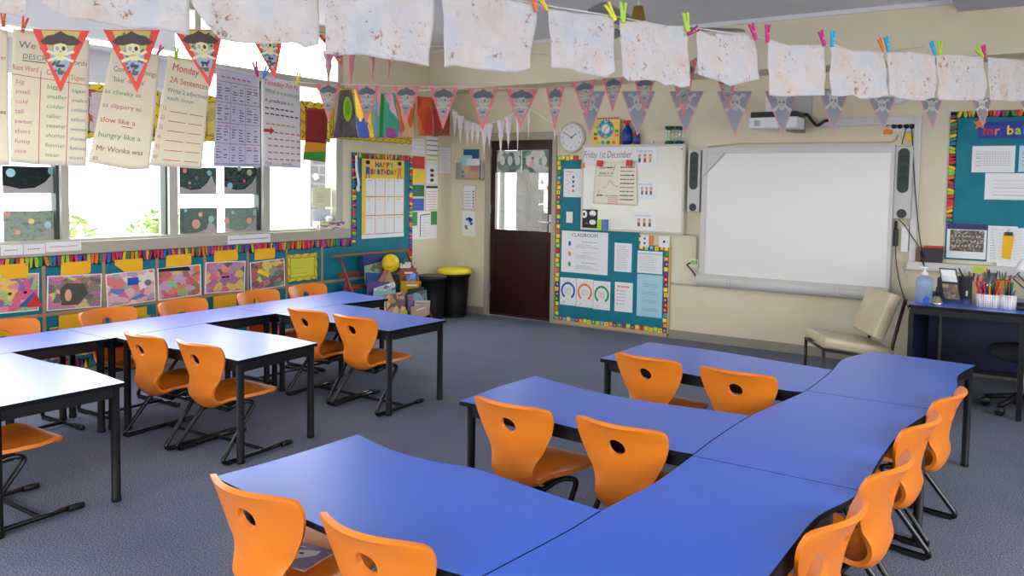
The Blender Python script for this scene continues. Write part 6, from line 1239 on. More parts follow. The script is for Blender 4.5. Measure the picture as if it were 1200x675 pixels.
# ================================================================ HANGING THINGS
CRUM = m_crumple()
S1 = Fr((-2.07, 2.11, 0), (1.81, 3.49, 0), (3.49, -1.81, 0))
def sp(pts, c=0, fr=S1): return [fr.px(x, y, c) for x, y in pts]
SH = [([(-25, -45), (31, -40)], [(-25, 12), (10, 16), (24, 19), (31, 17)], 'aged white sheet cut off by the upper left corner of the picture'),
 ([(43, -60), (222, -52)], [(43, -2), (60, 12), (84, 22), (103, 24), (125, 28), (155, 34), (186, 33), (207, 39), (222, 41)], 'widest aged white sheet, above the first two big pirate flags'),
 ([(224, -52), (374, -46)], [(226, 6), (240, 28), (258, 46), (280, 50), (302, 52), (345, 50), (358, 56), (374, 52)], 'aged white sheet with a curled lower left corner above the third big flag'),
 ([(379, -46), (513, -38)], [(381, 63), (400, 65), (425, 64), (452, 69), (478, 73), (503, 78)], 'aged white sheet left of the gap where the ceiling light shows'),
 ([(518, -16), (540, -10), (630, 6)], [(520, 79), (535, 77), (555, 81), (585, 84), (606, 85), (621, 80)], 'aged white sheet with a shadowed lower right corner, orange peg on its right'),
 ([(643, 10), (668, 14), (690, 16), (720, 18)], [(646, 79), (673, 81), (680, 85), (712, 90), (721, 84)], 'aged white sheet with brown scribbles just left of the fan hub'),
 ([(727, 22), (740, 25), (757, 24), (781, 32), (783, 30), (802, 30), (808, 36)], [(729, 88), (737, 95), (758, 94), (772, 96), (779, 100), (790, 99), (800, 103), (808, 101)], 'aged white sheet under the fan hub, notched top edge'),
 ([(816, 33), (827, 38), (839, 43), (840, 38), (852, 40), (886, 42)], [(817, 88), (835, 93), (857, 101), (875, 96), (890, 93)], 'aged white sheet with its top left corner folded over a magenta peg'),
 ([(898, 46), (903, 47), (922, 53), (944, 52), (966, 53)], [(901, 112), (915, 113), (950, 112), (967, 112)], 'aged white sheet with tan blotches between two magenta pegs'),
 ([(972, 54), (985, 56), (998, 60), (1015, 60), (1038, 61)], [(974, 112), (988, 113), (998, 111), (1010, 116), (1030, 115), (1040, 112)], 'aged grey-white sheet starting at the blue peg, third from the right edge'),
 ([(1040, 61), (1062, 62), (1064, 60), (1095, 65)], [(1041, 111), (1052, 115), (1068, 117), (1080, 118), (1096, 114)], 'aged pinkish sheet covered in dark cracks'),
 ([(1097, 64), (1120, 64), (1155, 67)], [(1100, 117), (1125, 118), (1150, 117), (1155, 115)], 'aged pinkish sheet between the lime peg and the right-hand pair of pegs'),
 ([(1157, 67), (1180, 69), (1206, 71)], [(1160, 117), (1185, 119), (1206, 118)], 'aged warm-toned sheet cut off by the right edge of the picture')]
for k, (T, Bq, lb) in enumerate(SH):
    mb = MB(); sheet(mb, S1, sp(T), sp(Bq), CRUM, 34, 26, .008, k, .0, .0012, 11); tag(mb.build('aged_paper_sheet'), lb, 'paper sheet', 'aged paper sheets pegged on the front string')
STR = mat('string_white', rgb(225, 220, 212), .8)
spx = [(-25, -45), (43, -60), (222, -52), (374, -46), (513, -38), (518, -18), (630, 5), (720, 19), (808, 36), (817, 33), (886, 43), (899, 46), (925, 54), (966, 53), (976, 52), (998, 60), (1040, 61), (1097, 65), (1150, 67), (1206, 71)]
def string(fr, pts, lb, ends=None, r=.0022, c=0, name='string', m=None, straight=False):
    q = [fr.at(*fr.px(x, y, c), c) for x, y in pts]
    if ends:
        if ends[0]: q = [Vector(ends[0])]+q
        if ends[1]: q = q+[Vector(ends[1])]
    mb = MB(); mb.tube(q, r, m or STR, 5); return tag(mb.build(name), lb, 'string')
e0 = S1.at(S1.px(-25, -45)[0]-1.2, 2.6); e1 = S1.at(S1.px(1206, 71)[0]+1.0, 2.5)
string(S1, spx, 'front white string carrying the aged paper sheets and pegs', (e0, (e1.x, YB-.42, 2.62)), .0025, -.016)
def peg(fr, x0, y0, x1, y1, m, lb, c=.008, group='pegs on the front string'):
    """spring peg from its open ends (x0,y0) to its jaws (x1,y1)"""
    A = Vector(fr.px(x0, y0, c)); B = Vector(fr.px(x1, y1, c)); d = (B-A); L = d.length; d = d/L; n = Vector((-d.y, d.x)); loc = fr.at(B.x, B.y, c); t = empty('clothes_peg', loc, lb, 'peg', group)
    for s in (-1, 1):
        w = L*.09; P = [A+n*s*L*.20, A+n*s*(L*.20-w*1.1), A+d*L*.5+n*s*.0005, B+n*s*.0005, B+n*s*w*1.0, A+d*L*.55+n*s*w*1.35]
        if s < 0: P = P[::-1]
        mb = MB(); mb.fprism(fr, [tuple(p) for p in P], c-.004, c+.006, m); mb.build('peg_half', t)
    mb = MB(); Q = A+d*L*.5; mb.disc(fr, Q.x, Q.y, L*.05, L*.05, c+.009, SILVER, 10, c-.007); mb.build('spring', t)
MAG = pal('magenta', 206, 40, 130)
PEG = [(625, -4, 628, 14, pal('peg_orange', 240, 110, 60), 'orange peg at the top edge, left of the yellow one'), (634, 0, 641, 12, YEL, 'yellow peg tilted right at the sheet left of the fan'), (711, 4, 721, 24, pal('peg_lime_yellow', 222, 226, 40), 'yellow-green peg tilted right, left of the fan hub'), (730, 3, 730, 27, LIM, 'lime peg upright just left of the fan hub'),
 (803, 15, 806, 37, LIM, 'lime peg right of the fan blade root'), (818, 33, 806, 41, pal('peg_crimson', 170, 20, 90), 'dark crimson peg lying sideways at the folded sheet corner'), (880, 28, 886, 47, MAG, 'magenta peg on the right end of the folded sheet'), (899.5, 29, 899, 50, MAG, 'magenta peg alone on the left end of the blotched sheet'),
 (961, 36, 966, 54, MAG, 'magenta peg paired with a blue one on the right'), (976, 36, 975, 55, CYA, 'blue peg right of the magenta pair partner'), (1030, 45, 1036, 60, pal('peg_tangerine', 244, 130, 40), 'tangerine peg leaning against a blue one'), (1038, 43, 1041, 61, CYA, 'blue peg beside the tangerine one'), (1091, 49, 1096, 64, CYA, 'blue peg left of a lime one, above the cracked sheet edge'),
 (1101.5, 48, 1100.5, 65, LIM, 'lime peg right of the leaning blue one'), (1144, 56, 1152, 67, LIM, 'lime peg of the right-hand crossing pair'), (1152, 53, 1155, 69, PNK, 'pink peg of the right-hand crossing pair')]
for q in PEG: peg(S1, *q[:5], q[5])
# ---- flip charts on the string by the window
XC = -5.3
class CF(WFr): pass
def chart(k, T, Bq, m, lb, seed, writing):
    fr = CF((XC+.006*k, 0, 0), (0, 1, 0), (1, 0, 0), .012, 2.2, seed); flat = Fr((XC+.006*k, 0, 0), (0, 1, 0), (1, 0, 0))
    t = [flat.px(*p) for p in T]; b = [flat.px(*p) for p in Bq]; mb = MB(); sheet(mb, fr, t, b, m, 18, 20, 0, 0, 0, .001)
    def P(u, v): top = Vector(t[0]).lerp(Vector(t[-1]), u); bot = Vector(b[0]).lerp(Vector(b[-1]), u); return top.lerp(bot, v)
    def tx(s, u, v, h, ink, wd=None, slant=.12):
        a = P(u, v); e = P(min(1, u+.1), v); rot = math.atan2(e.y-a.y, e.x-a.x); W_ = (P(1, v)-P(0, v)).length; H_ = (P(u, 1)-P(u, 0)).length
        mb.text(fr, s, a.x, a.y, h*H_, .004, INKS[ink], None if wd is None else wd*W_, rot, slant)
    def ln(u0, v0, u1, v1, w, ink): 
        n = 6; q = [P(u0+(u1-u0)*i/n, v0+(v1-v0)*i/n) for i in range(n+1)]; mb.line(fr, [tuple(x) for x in q], w, .004, INKS[ink])
    writing(tx, ln, mb, fr, P); return tag(mb.build('flip_chart_page'), lb, 'chart', 'handwritten chart pages on the string')
def wr0(tx, ln, mb, fr, P): tx('er', .82, .22, .03, 'r'); tx('es', .80, .62, .035, 'm')
chart(0, [(-45, 22), (9, 36)], [(-48, 193), (11, 194)], CREAM, 'cream chart page cut off by the left edge of the picture', 1, wr0)
def wr1(tx, ln, mb, fr, P):
    tx('We compare', .07, .13, .05, 'm', .8); tx('DESCRIBING words', .12, .21, .04, 'm', .84); ln(.12, .225, .42, .225, .006, 'm')
    tx('Root Word', .0, .30, .04, 'r', .32); tx('Comp.', .42, .31, .04, 'r', .26); tx('Super.', .74, .33, .04, 'r', .22); ln(0, .335, 1, .36, .004, 'r')
    for u in (.36, .72): ln(u, .29, u+.0, 1, .004, 'r')
    A = ('big', 'small', 'cold', 'tall', 'sweet', 'short', 'funny', 'nice'); B_ = ('bigger', 'smaller', 'colder', 'taller', 'sweeter', 'shorter', 'funnier', 'nicer'); S_ = ('big', 'small', 'cold', 'tall', 'sweet', 'short', 'funni', 'nic')
    for i in range(8): v = .40+.075*i; tx(A[i], .05, v, .032, 'p', .22); tx(B_[i], .44, v+.015, .032, 'g', .26); tx(S_[i]+'est', .76, v+.025, .028, 'b', .22)
chart(1, [(15, 34), (40, 36), (104, 47)], [(12, 190), (45, 193), (101, 195)], CREAM, 'cream chart page with pink, green and blue word columns behind the first big flag', 2, wr1)
def wr2(tx, ln, mb, fr, P):
    tx('Compare 2 things', .10, .19, .045, 'm', .85); tx("'like' or 'as'", .12, .28, .04, 'm', .82)
    tx('as cheeky as', .02, .39, .04, 'g', .72); tx('as slippery as', .03, .51, .04, 'p', .75); tx('slow like a', .04, .64, .045, 'r', .62); ln(.42, .66, .62, .665, .005, 'r'); tx('hungry like a', .06, .77, .045, 'g', .72); tx('Mr Wonka was', .07, .89, .045, 'n', .78); tx('as', .05, .97, .04, 'n')
chart(2, [(131, 57), (187, 66)], [(104, 190), (152, 199), (174, 198)], CREAM, 'cream chart page hanging askew behind the second big flag', 3, wr2)
def wr3(tx, ln, mb, fr, P):
    tx('Monday', .12, .13, .07, 'r', .60); tx('2A Sentences', .10, .24, .055, 'r', .85); tx('Write 2 adjectives', .08, .33, .04, 'b', .88); tx('each noun', .10, .40, .04, 'b', .6)
    for i in range(6):
        v = .49+.088*i; tx('%d)' % (i+1), .03, v, .035, 'r'); 
        for a_, b_ in ((.20, .56), (.62, .92)): ln(a_, v+.01, b_, v+.01, .005, 'r')
chart(3, [(197, 64), (247, 77)], [(175, 194), (236, 198)], CREAM, 'cream chart page headed Monday with six numbered red lines', 4, wr3)
def wr4(tx, ln, mb, fr, P):
    rn = random.Random(9)
    for j in range(5): ln(.0, .13+.21*j, 1, .13+.21*j, .004, 'm')
    for i in (0, .32, .66, 1): ln(i, .13, i, .98, .003, 'm')
    for r_ in range(4):
        for c_ in range(3):
            for l_ in range(6):
                for q in range(2):
                    u = .03+.33*c_+.16*q; v = .165+.21*r_+.028*l_
                    if rn.random() < .8: ln(u, v, u+rn.uniform(.05, .12), v+rn.uniform(-.004, .006), .006, 'k' if l_ else 'r')
    for q in range(6): ln(.1+.12*q, .08, .18+.12*q, .085, .010, 'r')
chart(4, [(252, 79), (304, 89)], [(250, 195), (306, 196)], LILAC, 'pale grey chart page filled with a grid of small black words', 5, wr4)
def wr5(tx, ln, mb, fr, P):
    tx('Tuesday 7th N', .04, .09, .055, 'r', .88); tx('What is a predicate', .06, .18, .045, 'g', .9); tx('A predicate is a', .05, .28, .04, 'k', .86); 
    for v, u1 in ((.345, .8), (.41, .95)):
        u = .06
        while u < u1: ln(u, v, u+.09, v+.004, .009, 'k'); u += .13
    for q in range(6): ln(.08+.13*q, .52, .17+.13*q, .525, .012, 'o')
    for r_ in range(5):
        u = .12
        while u < .88: ln(u, .61+.075*r_, u+.10, .615+.075*r_, .010, 'r'); u += .15
    a = P(.02, .60); mb.fprism(fr, [(a.x, a.y-.012), (a.x+.06, a.y-.012), (a.x+.06, a.y-.03), (a.x+.10, a.y), (a.x+.06, a.y+.03), (a.x+.06, a.y+.012), (a.x, a.y+.012)], .003, .006, RED)
    tx('Pick ___  moves ___', .06, .975, .035, 'n', .86)
chart(5, [(306, 88), (352, 98)], [(307, 195), (353, 197)], mat('warm_white_paper', rgb(236, 230, 222), .8), 'white chart page with pink paragraph and a red arrow, nearest the far window pane', 6, wr5)
C5 = Fr((XC-.006, 0, 0), (0, 1, 0), (1, 0, 0)); C5p = Fr((XC+.04, 0, 0), (0, 1, 0), (1, 0, 0))
string(C5, [(-45, 20), (9, 35), (27, 35), (104, 47), (131, 57), (187, 65), (206, 67), (247, 77), (300, 88), (352, 98)], 'string holding the handwritten chart pages along the windows', ((XC, -.3, 2.62), (XC, 7.18, 2.62)), c=-.03)
for q in ((3, 14, 4, 32, 'peg_orange', 'orange peg at the left edge above the cut-off chart page'), (30, 20, 26, 38, 'peg_orange', 'orange peg above the word-column chart page'), (190, 54, 184, 64, 'pink', 'pink peg at the top right of the askew chart page'), (207, 55, 206, 70, 'lime', 'lime peg above the chart page headed Monday'), (298, 72, 302, 90, 'pink', 'pink peg at the top right of the small-print grid page'), (314, 78, 308, 92, 'cyan', 'blue peg left on the page with the red arrow'), (350, 85, 349, 99, 'yellow', 'yellow peg right on the page with the red arrow')):
    peg(C5p, *q[:4], MATS[q[4]], q[5], group='pegs on the chart string')
# ---- bunting
FA = [m_thin('flag_red', rgb(232, 64, 46), .2), m_thin('flag_map', rgb(190, 186, 96), .1), m_thin('flag_hat', rgb(52, 38, 34), .03), m_thin('flag_bone', rgb(232, 220, 168), .12), m_thin('flag_sea', rgb(150, 170, 200), .1), m_thin('flag_olive', rgb(84, 84, 44), .06)]
FB = [m_thin('backlit_red', rgb(238, 150, 152), .5, .12), m_thin('backlit_map', rgb(216, 216, 196), .5, .15), m_thin('backlit_hat', rgb(130, 136, 150), .5, .1), m_thin('backlit_bone', rgb(226, 224, 206), .5, .1), m_thin('backlit_sea', rgb(194, 206, 212), .5, .15), m_thin('backlit_olive', rgb(184, 188, 166), .5, .15)]  # paler set: light shining through from behind is put into the colours
def pirate_flag(fr, TL, TR, tip, M, lb, group):
    a = Vector(fr.px(*TL)); b = Vector(fr.px(*TR)); t = Vector(fr.px(*tip)); mb = MB(); th = .0012
    def P(u, v): return a.lerp(b, u).lerp(t, v) if True else 0
    def Q(u, v): e = a.lerp(b, .5); q = a.lerp(b, u); return q+(t-e)*v       # straight down from the top edge
    mb.fprism(fr, [tuple(x) for x in (a, t, b)], 0, th, M[0])
    i0, i1, i2 = a.lerp(t, .02).lerp(b, .15), a.lerp(b, .85).lerp(t, .02), t.lerp(a.lerp(b, .5), .17)
    for s, c in ((1, th+.0004), (-1, -.0004)):
        mb.poly([fr.at(x.x, x.y, c) for x in (i0, i2, i1)], M[1])
    def pl(pts, m, lv):
        for c in (th+.0004+lv*.0003, -.0004-lv*.0003): mb.poly([fr.at(*Q(u, v), c) for u, v in pts], m)
    pl([(.30, .30), (.70, .30), (.66, .56), (.5, .80), (.34, .56)], M[4], 1)
    rn = random.Random(int(TL[0]))
    for k in range(26): v = rn.uniform(.05, .72); u = .5+rn.uniform(-.3, .3)*(1-v); d = .03; pl([(u-d, v), (u+d, v-.015), (u+d*.6, v+.03), (u-d*.8, v+.03)], M[5], 1.5)
    for s in (-1, 1): pl([(.5-s*.25, .36), (.5-s*.22, .325), (.5+s*.24, .485), (.5+s*.21, .52)][::s], M[3], 2)
    pl([(.5+.125*math.cos(q), .31+.115*math.sin(q)) for q in [x*PI/8 for x in range(16)]], M[3], 3)
    pl([(.42, .38), (.58, .38), (.555, .49), (.445, .49)], M[3], 3)
    pl([(.14, .19), (.26, .10), (.38, .08), (.5, .02), (.62, .08), (.74, .10), (.86, .19), (.80, .235), (.66, .25), (.5, .215), (.34, .25), (.20, .235)], M[2], 4)
    for u in (.445, .555): pl([(u+.035*math.cos(q), .30+.038*math.sin(q)) for q in [x*PI/4 for x in range(8)]], M[2] if u > .5 else M[4], 4)
    pl([(.485, .36), (.515, .36), (.5, .325)], M[2], 4); pl([(.42, .555), (.58, .555), (.57, .60), (.43, .60)], M[2], 4); pl([(.44, .65), (.56, .65), (.54, .72), (.46, .72)], M[5], 3)
    tag(mb.build('pirate_flag'), lb, 'flag', group)
SA = Fr(O+AF*3.3-Vector((0, 0, (O+AF*3.3).z)), (AR.x, AR.y, 0), (AR.y, -AR.x, 0))
GA = 'big red-edged pirate flags'
for TL, TR, tp, lb in (((38, 34), (105, 36), (71, 108), 'big red-edged pirate flag, leftmost, in front of the word-column chart'), ((121, 35), (187.5, 35), (161, 109), 'big red-edged pirate flag, second from the left edge'), ((203, 34), (262, 35), (246.5, 103), 'big red-edged pirate flag partly under the curled aged sheet'), ((289, 34), (333, 37), (322.5, 93), 'big red-edged pirate flag whose tip hangs beside the small blue peg'), ((372, 40), (402.5, 42), (401, 79), 'red flag scrap peeping out under an aged sheet at the window corner')):
    pirate_flag(SA, TL, TR, tp, FA, lb, GA)
string(SA, [(-20, 33), (38, 34), (105, 35.5), (187, 34.5), (262, 34.5), (333, 37), (402, 42), (470, 52)], 'thin line carrying the big red-edged pirate flags', ((SA.at(SA.px(-20, 33)[0]-1.6, 2.5)), (-2.6, YB-.42, 2.63)), .0018, -.006)
SB = Fr(O+AF*4.6-Vector((0, 0, (O+AF*4.6).z)), (AR.x, AR.y, 0), (AR.y, -AR.x, 0)); GB_ = 'pale pirate flags on the middle line'
for i, (TL, TR, tp, lb) in enumerate((((370.5, 98), (399.5, 98), (385, 143), 'pale pirate flag leftmost on the middle line, over the window jamb'), ((415, 100), (445, 100), (429, 145), 'pale pirate flag over the grey painting with a green blob'), ((461, 101), (492, 101), (475, 146), 'pale pirate flag over the pink and green painting'), ((503.5, 102), (537, 102.5), (519, 152), 'pale pirate flag over the red painting'), ((549, 103), (584, 103), (565.5, 153), 'pale pirate flag above the leaflet pocket'), ((592.5, 103.5), (631, 104), (610, 151), 'pale pirate flag left of the string knot'), ((639.5, 103), (662, 100.5), (650, 154), 'narrow pale pirate flag directly above the left side of the clock'), ((670, 97), (698.5, 93), (687.5, 138), 'pale pirate flag above the right side of the clock'), ((706, 92), (732, 90), (717.5, 131), 'pale pirate flag above the toy clock'), ((743, 91), (769, 90), (754, 133), 'pale pirate flag above the spray bottles'), ((786, 86), (818, 66), (801, 139), 'pale pirate flag with its right edge running up steeply beside a peg'), ((838, 88), (863, 88), (855, 129), 'pale pirate flag below the folded aged sheet'))):
    pirate_flag(SB, TL, TR, tp, FB, lb, GB_)
string(SB, [(371, 98), (445, 100), (537, 102.5), (631, 104), (640, 103), (662, 100.5), (698, 93), (732, 90), (769, 89), (786, 86), (817, 66), (838, 80), (863, 86)], 'middle line carrying the pale pirate flags', ((XL+.01, LEFT.px(340, 90, .3)[0], 2.46), (-1.0, YB-.42, 2.70)), .002, -.006)
SCp = Fr(O+AF*5.3-Vector((0, 0, (O+AF*5.3).z)), (AR.x, AR.y, 0), (AR.y, -AR.x, 0)); GC_ = 'grey skull flags on the rear line'
KG = m_thin('skull_flag_grey', rgb(178, 182, 192), .5, .2); KP = m_thin('skull_flag_edge', rgb(244, 178, 182), .5, .1); KW = m_thin('skull_white', rgb(248, 242, 236), .5)
def skull_flag(TL, TR, tip, lb, fr=SCp):
    a = Vector(fr.px(*TL)); b = Vector(fr.px(*TR)); t = Vector(fr.px(*tip)); mb = MB(); th = .0012
    def Q(u, v): return a.lerp(b, u)+(t-a.lerp(b, .5))*v
    mb.fprism(fr, [tuple(x) for x in (a, t, b)], 0, th, KG)
    for p, q in ((a, t), (t, b)): 
        for c in (th+.0005, -.0005): mb.line(fr, [tuple(p), tuple(q)], .008, c, KP)
    def pl(pts, m, lv):
        for c in (th+.0006+lv*.0003, -.0006-lv*.0003): mb.poly([fr.at(*Q(u, v), c) for u, v in pts], m)
    for s in (-1, 1):
        pl([(.5-s*.27, .08), (.5-s*.21, .04), (.5+s*.27, .42), (.5+s*.21, .46)][::s], KW, 1)
        for u, v in ((.5-s*.26, .09), (.5+s*.25, .43)): pl([(u+.05*math.cos(q), v+.05*math.sin(q)) for q in [x*PI/4 for x in range(8)]], KW, 1)
    pl([(.5+.15*math.cos(q), .22+.15*math.sin(q)) for q in [x*PI/8 for x in range(16)]], KW, 2); pl([(.40, .30), (.60, .30), (.57, .43), (.43, .43)], KW, 2)
    for u in (.44, .56): pl([(u+.042*math.cos(q), .25+.04*math.sin(q)) for q in [x*PI/4 for x in range(8)]], KG, 3)
    pl([(.48, .33), (.52, .33), (.5, .29)], KG, 3)
    tag(mb.build('skull_flag'), lb, 'flag', GC_)
for TL, TR, tp, lb in (((676, 107), (709, 107), (691, 159), 'grey skull flag farthest left, in front of the wall above the toy clock'), ((729, 107), (767, 107), (747, 158), 'grey skull flag over the spray bottles'), ((785, 107), (824, 107), (803, 156), 'grey skull flag over the sand timers'), ((841, 107), (881.5, 107), (861, 158), 'grey skull flag left of the projector'), ((897, 107), (934, 107), (917.5, 158), 'pale skull flag in front of the projector'), ((959, 103), (994, 106), (977, 157), 'pale skull flag right of the projector cables'), ((1018, 113), (1048, 114), (1035.5, 153), 'pale skull flag left of the socket strip'), ((1078, 114), (1104, 116), (1093, 151), 'pale skull flag right of the trunking corner'), ((1138, 114), (1162, 115), (1152, 147), 'pale skull flag over the orange paper star'), ((1194, 114), (1216, 115), (1206, 145), 'skull flag cut off by the right edge of the picture')): skull_flag(TL, TR, tp, lb)
string(SCp, [(560, 104), (676, 106.5), (824, 107), (934, 106.5), (994, 104), (1048, 112), (1104, 114), (1216, 114)], 'rear line carrying the grey skull flags', ((XL+.01, 6.4, 2.5), (SCp.at(SCp.px(1216, 114)[0]+.9, 2.25))), .0022, -.006)
# ---- icicle garlands
ICE = m_thin('icicle_foil', rgb(252, 244, 244), .3, .0, .25); ICP = m_thin('icicle_pink', rgb(206, 150, 152), .5, .1, .3)
def garland(fr, pts, ic, lb, m):
    loc = fr.at(*fr.px(*pts[len(pts)//2])); t = empty('icicle_garland', loc, lb, 'garland'); q = [fr.at(*fr.px(x, y)) for x, y in pts]
    if len(pts) > 2: mb = MB(); mb.tube(smooth_poly(q, k=4), .010, ICE, 6, flat=.6); mb.build('ribbon', t)
    for i, (x, y0, y1, w) in enumerate(ic):
        a, b0 = fr.px(x, y0, .002); b1 = fr.px(x, y1, .002)[1]; a2 = fr.px(x+w/2, y0, .002)[0]; r = a2-a; mb = MB(); n = 7; prof = []
        for k in range(n+1): f = k/n; prof.append((max(.0008, r*(1-f)*(1+.25*math.sin(k*2.4+i))), b0+(b1-b0)*f))
        P = fr.at(a, 0, .0); mb.lathe(prof[::-1], (P.x, P.y, 0), m, 6, sm=False); mb.build('icicle', t)
GF = Fr((0, 7.05, 0), (1, 0, 0), (0, -1, 0))
garland(GF, [(529, 127), (540, 137), (553, 144), (566, 147), (580, 143), (592, 139), (603, 132)], [(533, 131, 160, 6), (539.5, 136, 168, 6.5), (547.5, 142, 172, 7), (553.5, 144, 168, 7), (560, 146, 170, 7), (567.5, 147, 180, 8), (573.5, 146, 173, 7), (587, 142, 182, 8), (596, 137, 176, 7.5)], 'sagging pale foil icicle garland hung before the wall left of the door', ICE)
garland(GF, [(603, 132), (608, 130), (622, 128), (640, 140), (652, 146)], [(607, 131, 178, 5), (619.5, 129, 164, 3.5), (650, 146, 166, 3), (657, 150, 160, 2)], 'trailing end of the foil icicle garland above the door and clock', ICE)
GL2 = Fr(LEFT.at(0, 0, 1.1), (0, 1, 0), (1, 0, 0))
garland(GL2, [(378, 60), (400, 60), (430, 64), (460, 68)], [(385, 60, 100, 9), (411, 61, 108, 9), (436.5, 65, 101, 5), (455.5, 68, 97, 4)], 'pinkish icicle strips hanging between the aged sheets and the middle line', ICP)
# ---- children's paintings on the left and framed pictures
def translucent(m, f):
    nt = m.node_tree; b = nt.nodes['Principled BSDF']; src = b.inputs['Base Color'].links[0].from_socket
    tr = N(nt, 'ShaderNodeBsdfTranslucent'); nt.links.new(src, tr.inputs[0]); mx = N(nt, 'ShaderNodeMixShader'); mx.inputs[0].default_value = f
    nt.links.new(b.outputs[0], mx.inputs[1]); nt.links.new(tr.outputs[0], mx.inputs[2]); nt.links.new(mx.outputs[0], nt.nodes['Material Output'].inputs[0]); return m

PLn = Fr(LEFT.at(0, 0, .55), (0, 1, 0), (1, 0, 0))
PT = [([(398, 106), (412, 105)], [(390, 161), (419.5, 161.5)], 'grey painting with a lime green blob, first of the hanging paintings', [rgb(110, 106, 110), rgb(96, 90, 96), rgb(124, 118, 124), rgb(120, 100, 120)], 'g'),
 ([(414, 105), (432, 107)], [(421, 161.5), (439, 162)], 'yellow painting with blue patches, second of the hanging paintings', [rgb(250, 224, 40), rgb(246, 214, 30), rgb(90, 130, 210), rgb(250, 230, 90)], ''),
 ([(436, 108), (447, 108)], [(437, 162), (449, 162)], 'aqua and pink painting with a green stripe, third of the hanging paintings', [rgb(140, 190, 200), rgb(226, 160, 190), rgb(110, 200, 180), rgb(240, 190, 200)], 's'),
 ([(448, 109), (462, 109)], [(450, 162), (470, 160)], 'pink painting with a turquoise splash, fourth of the hanging paintings', [rgb(240, 190, 220), rgb(90, 200, 180), rgb(244, 210, 230), rgb(200, 100, 190)], ''),
 ([(464, 112), (487, 112)], [(472, 160), (484, 161)], 'orange and cream painting with a pointed arch, fifth of the hanging paintings', [rgb(240, 140, 60), rgb(250, 220, 170), rgb(236, 120, 50), rgb(250, 230, 190)], ''),
 ([(489, 113), (506, 114)], [(491, 159), (508, 159)], 'red-orange painting with dark eye marks, sixth of the hanging paintings', [rgb(244, 90, 30), rgb(250, 170, 40), rgb(230, 60, 40), rgb(246, 120, 30)], ''),
 ([(507, 116), (526, 118)], [(508, 159), (527, 159)], 'purple and rust painting at the right end of the hanging paintings', [rgb(180, 90, 150), rgb(190, 100, 50), rgb(210, 40, 40), rgb(170, 80, 60)], '')]
for k, (T, Bq, lb, cols, ex) in enumerate(PT):
    mb = MB(); fr = Fr(PLn.at(0, 0, .01*(k % 2)), PLn.u, PLn.n); t_ = [fr.px(*p) for p in T]; b_ = [fr.px(*p) for p in Bq]; sheet(mb, fr, t_, b_, translucent(m_art('painting_%s' % 'abcdefg'[k], cols, k+2, 2.2, False), .6), 10, 12, .012, k, 0, .001, 5)
    if ex == 'g': a, b = fr.px(405, 128); mb.disc(fr, a, b, .055, .115, .026, LIM, 18); mb.disc(fr, a-.0, b+.01, .03, .07, .027, pal('blob_green', 120, 190, 40), 14)
    if ex == 's': mb.line(fr, [fr.px(446, 110), fr.px(444, 161)], .05, .028, GRN)
    tag(mb.build('child_painting'), lb, 'painting', 'paintings hanging by the window corner')
string(PLn, [(384, 104), (412, 105), (447, 108), (487, 111), (527, 117)], 'string behind the pale flags that carries the children paintings', ((XL+.01, LEFT.px(372, 104)[0], 2.44), (XL+.01, 7.3, 2.5)), .002, -.022)
fm = mat('frame_yellow', rgb(236, 206, 40), .6)
def framed(px, lb, cols, c=.012, seed=0, w=.05):
    a0, b0, a1, b1 = LEFT.rect(*px, c); t = empty('framed_picture', LEFT.at((a0+a1)/2, b0, c), lb, 'picture', 'yellow-framed pictures on the windows'); mb = MB(); mb.fbox(LEFT, a0, b0, a1, b1, c-.003, c, m_art('framed_art_%d' % seed, cols, seed+20, 2.5), PAPER); mb.build('picture_sheet', t); wavy_frame(LEFT, a0, b0, a1, b1, c+.0005, w, t, 'frame', fm)
framed((96, 102, 187, 164), 'yellow-framed picture with blue and crimson, behind the first two chart pages', [rgb(130, 160, 210), rgb(190, 50, 70), rgb(60, 60, 60), rgb(220, 200, 200)], seed=0)
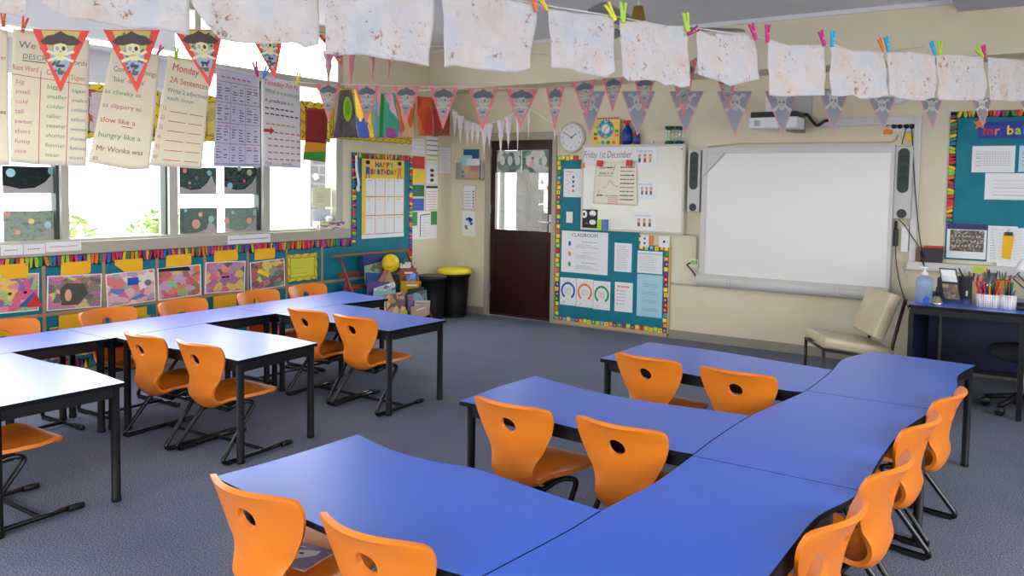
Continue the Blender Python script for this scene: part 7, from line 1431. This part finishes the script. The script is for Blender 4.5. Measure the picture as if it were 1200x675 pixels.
framed((236, 115, 300, 167), 'yellow-framed picture showing between the Monday page and the grid page', [rgb(240, 214, 60), rgb(60, 60, 40), rgb(230, 200, 90), rgb(200, 180, 60)], seed=1)
framed((352, 120, 386, 165), 'yellow-framed dark red picture behind the striped banner', [rgb(160, 30, 30), rgb(120, 24, 30), rgb(180, 50, 40), rgb(90, 20, 20)], seed=2, w=.06)
framed((386, 108, 482, 165), 'yellow-framed picture behind the hanging paintings, only its lower edge in view', [rgb(220, 200, 150), rgb(200, 190, 170), rgb(230, 210, 120), rgb(190, 180, 160)], .03, 3)
BNf = Fr(LEFT.at(0, 0, .35), (0, 1, 0), (1, 0, 0)); bn_ = empty('striped_banner', BNf.at(*BNf.px(370, 189)), 'hanging banner of dark red over gold over green beside the far window pane', 'banner')
for nm, m, T, Bq in (('red_field', pal('banner_red', 150, 24, 26), [(360, 129), (384, 127)], [(357.5, 166), (383, 168)]), ('gold_band', pal('banner_gold', 236, 160, 20), [(357.5, 166), (383, 168)], [(356, 178.5), (382.5, 178)]), ('green_band', pal('banner_green', 50, 150, 40), [(356, 178.5), (382.5, 178)], [(355, 187), (382, 190)])):
    mb = MB(); sheet(mb, BNf, [BNf.px(*p) for p in T], [BNf.px(*p) for p in Bq], m, 10, 8, .004, 4, 0, .0012, 5); mb.build(nm, bn_)
mb = MB(); mb.tube([BNf.at(*BNf.px(360, 128)), LEFT.at(LEFT.px(372, 100)[0], 2.47, .03)], .0015, STR, 4); mb.tube([BNf.at(*BNf.px(384, 127)), LEFT.at(LEFT.px(380, 100)[0], 2.47, .03)], .0015, STR, 4); mb.build('hanging_string', bn_)
sc = bpy.context.scene
sc.view_settings.view_transform = 'Standard'; sc.view_settings.look = 'None'; sc.view_settings.gamma = 1; sc.view_settings.use_curve_mapping = False
sc.view_settings.exposure = 0.15
sc.cycles.use_denoising = True
sc.cycles.max_bounces = 8; sc.cycles.diffuse_bounces = 5; sc.cycles.glossy_bounces = 3; sc.cycles.transparent_max_bounces = 12; sc.cycles.transmission_bounces = 4
sc.cycles.sample_clamp_indirect = 8; sc.cycles.caustics_reflective = False; sc.cycles.caustics_refractive = False
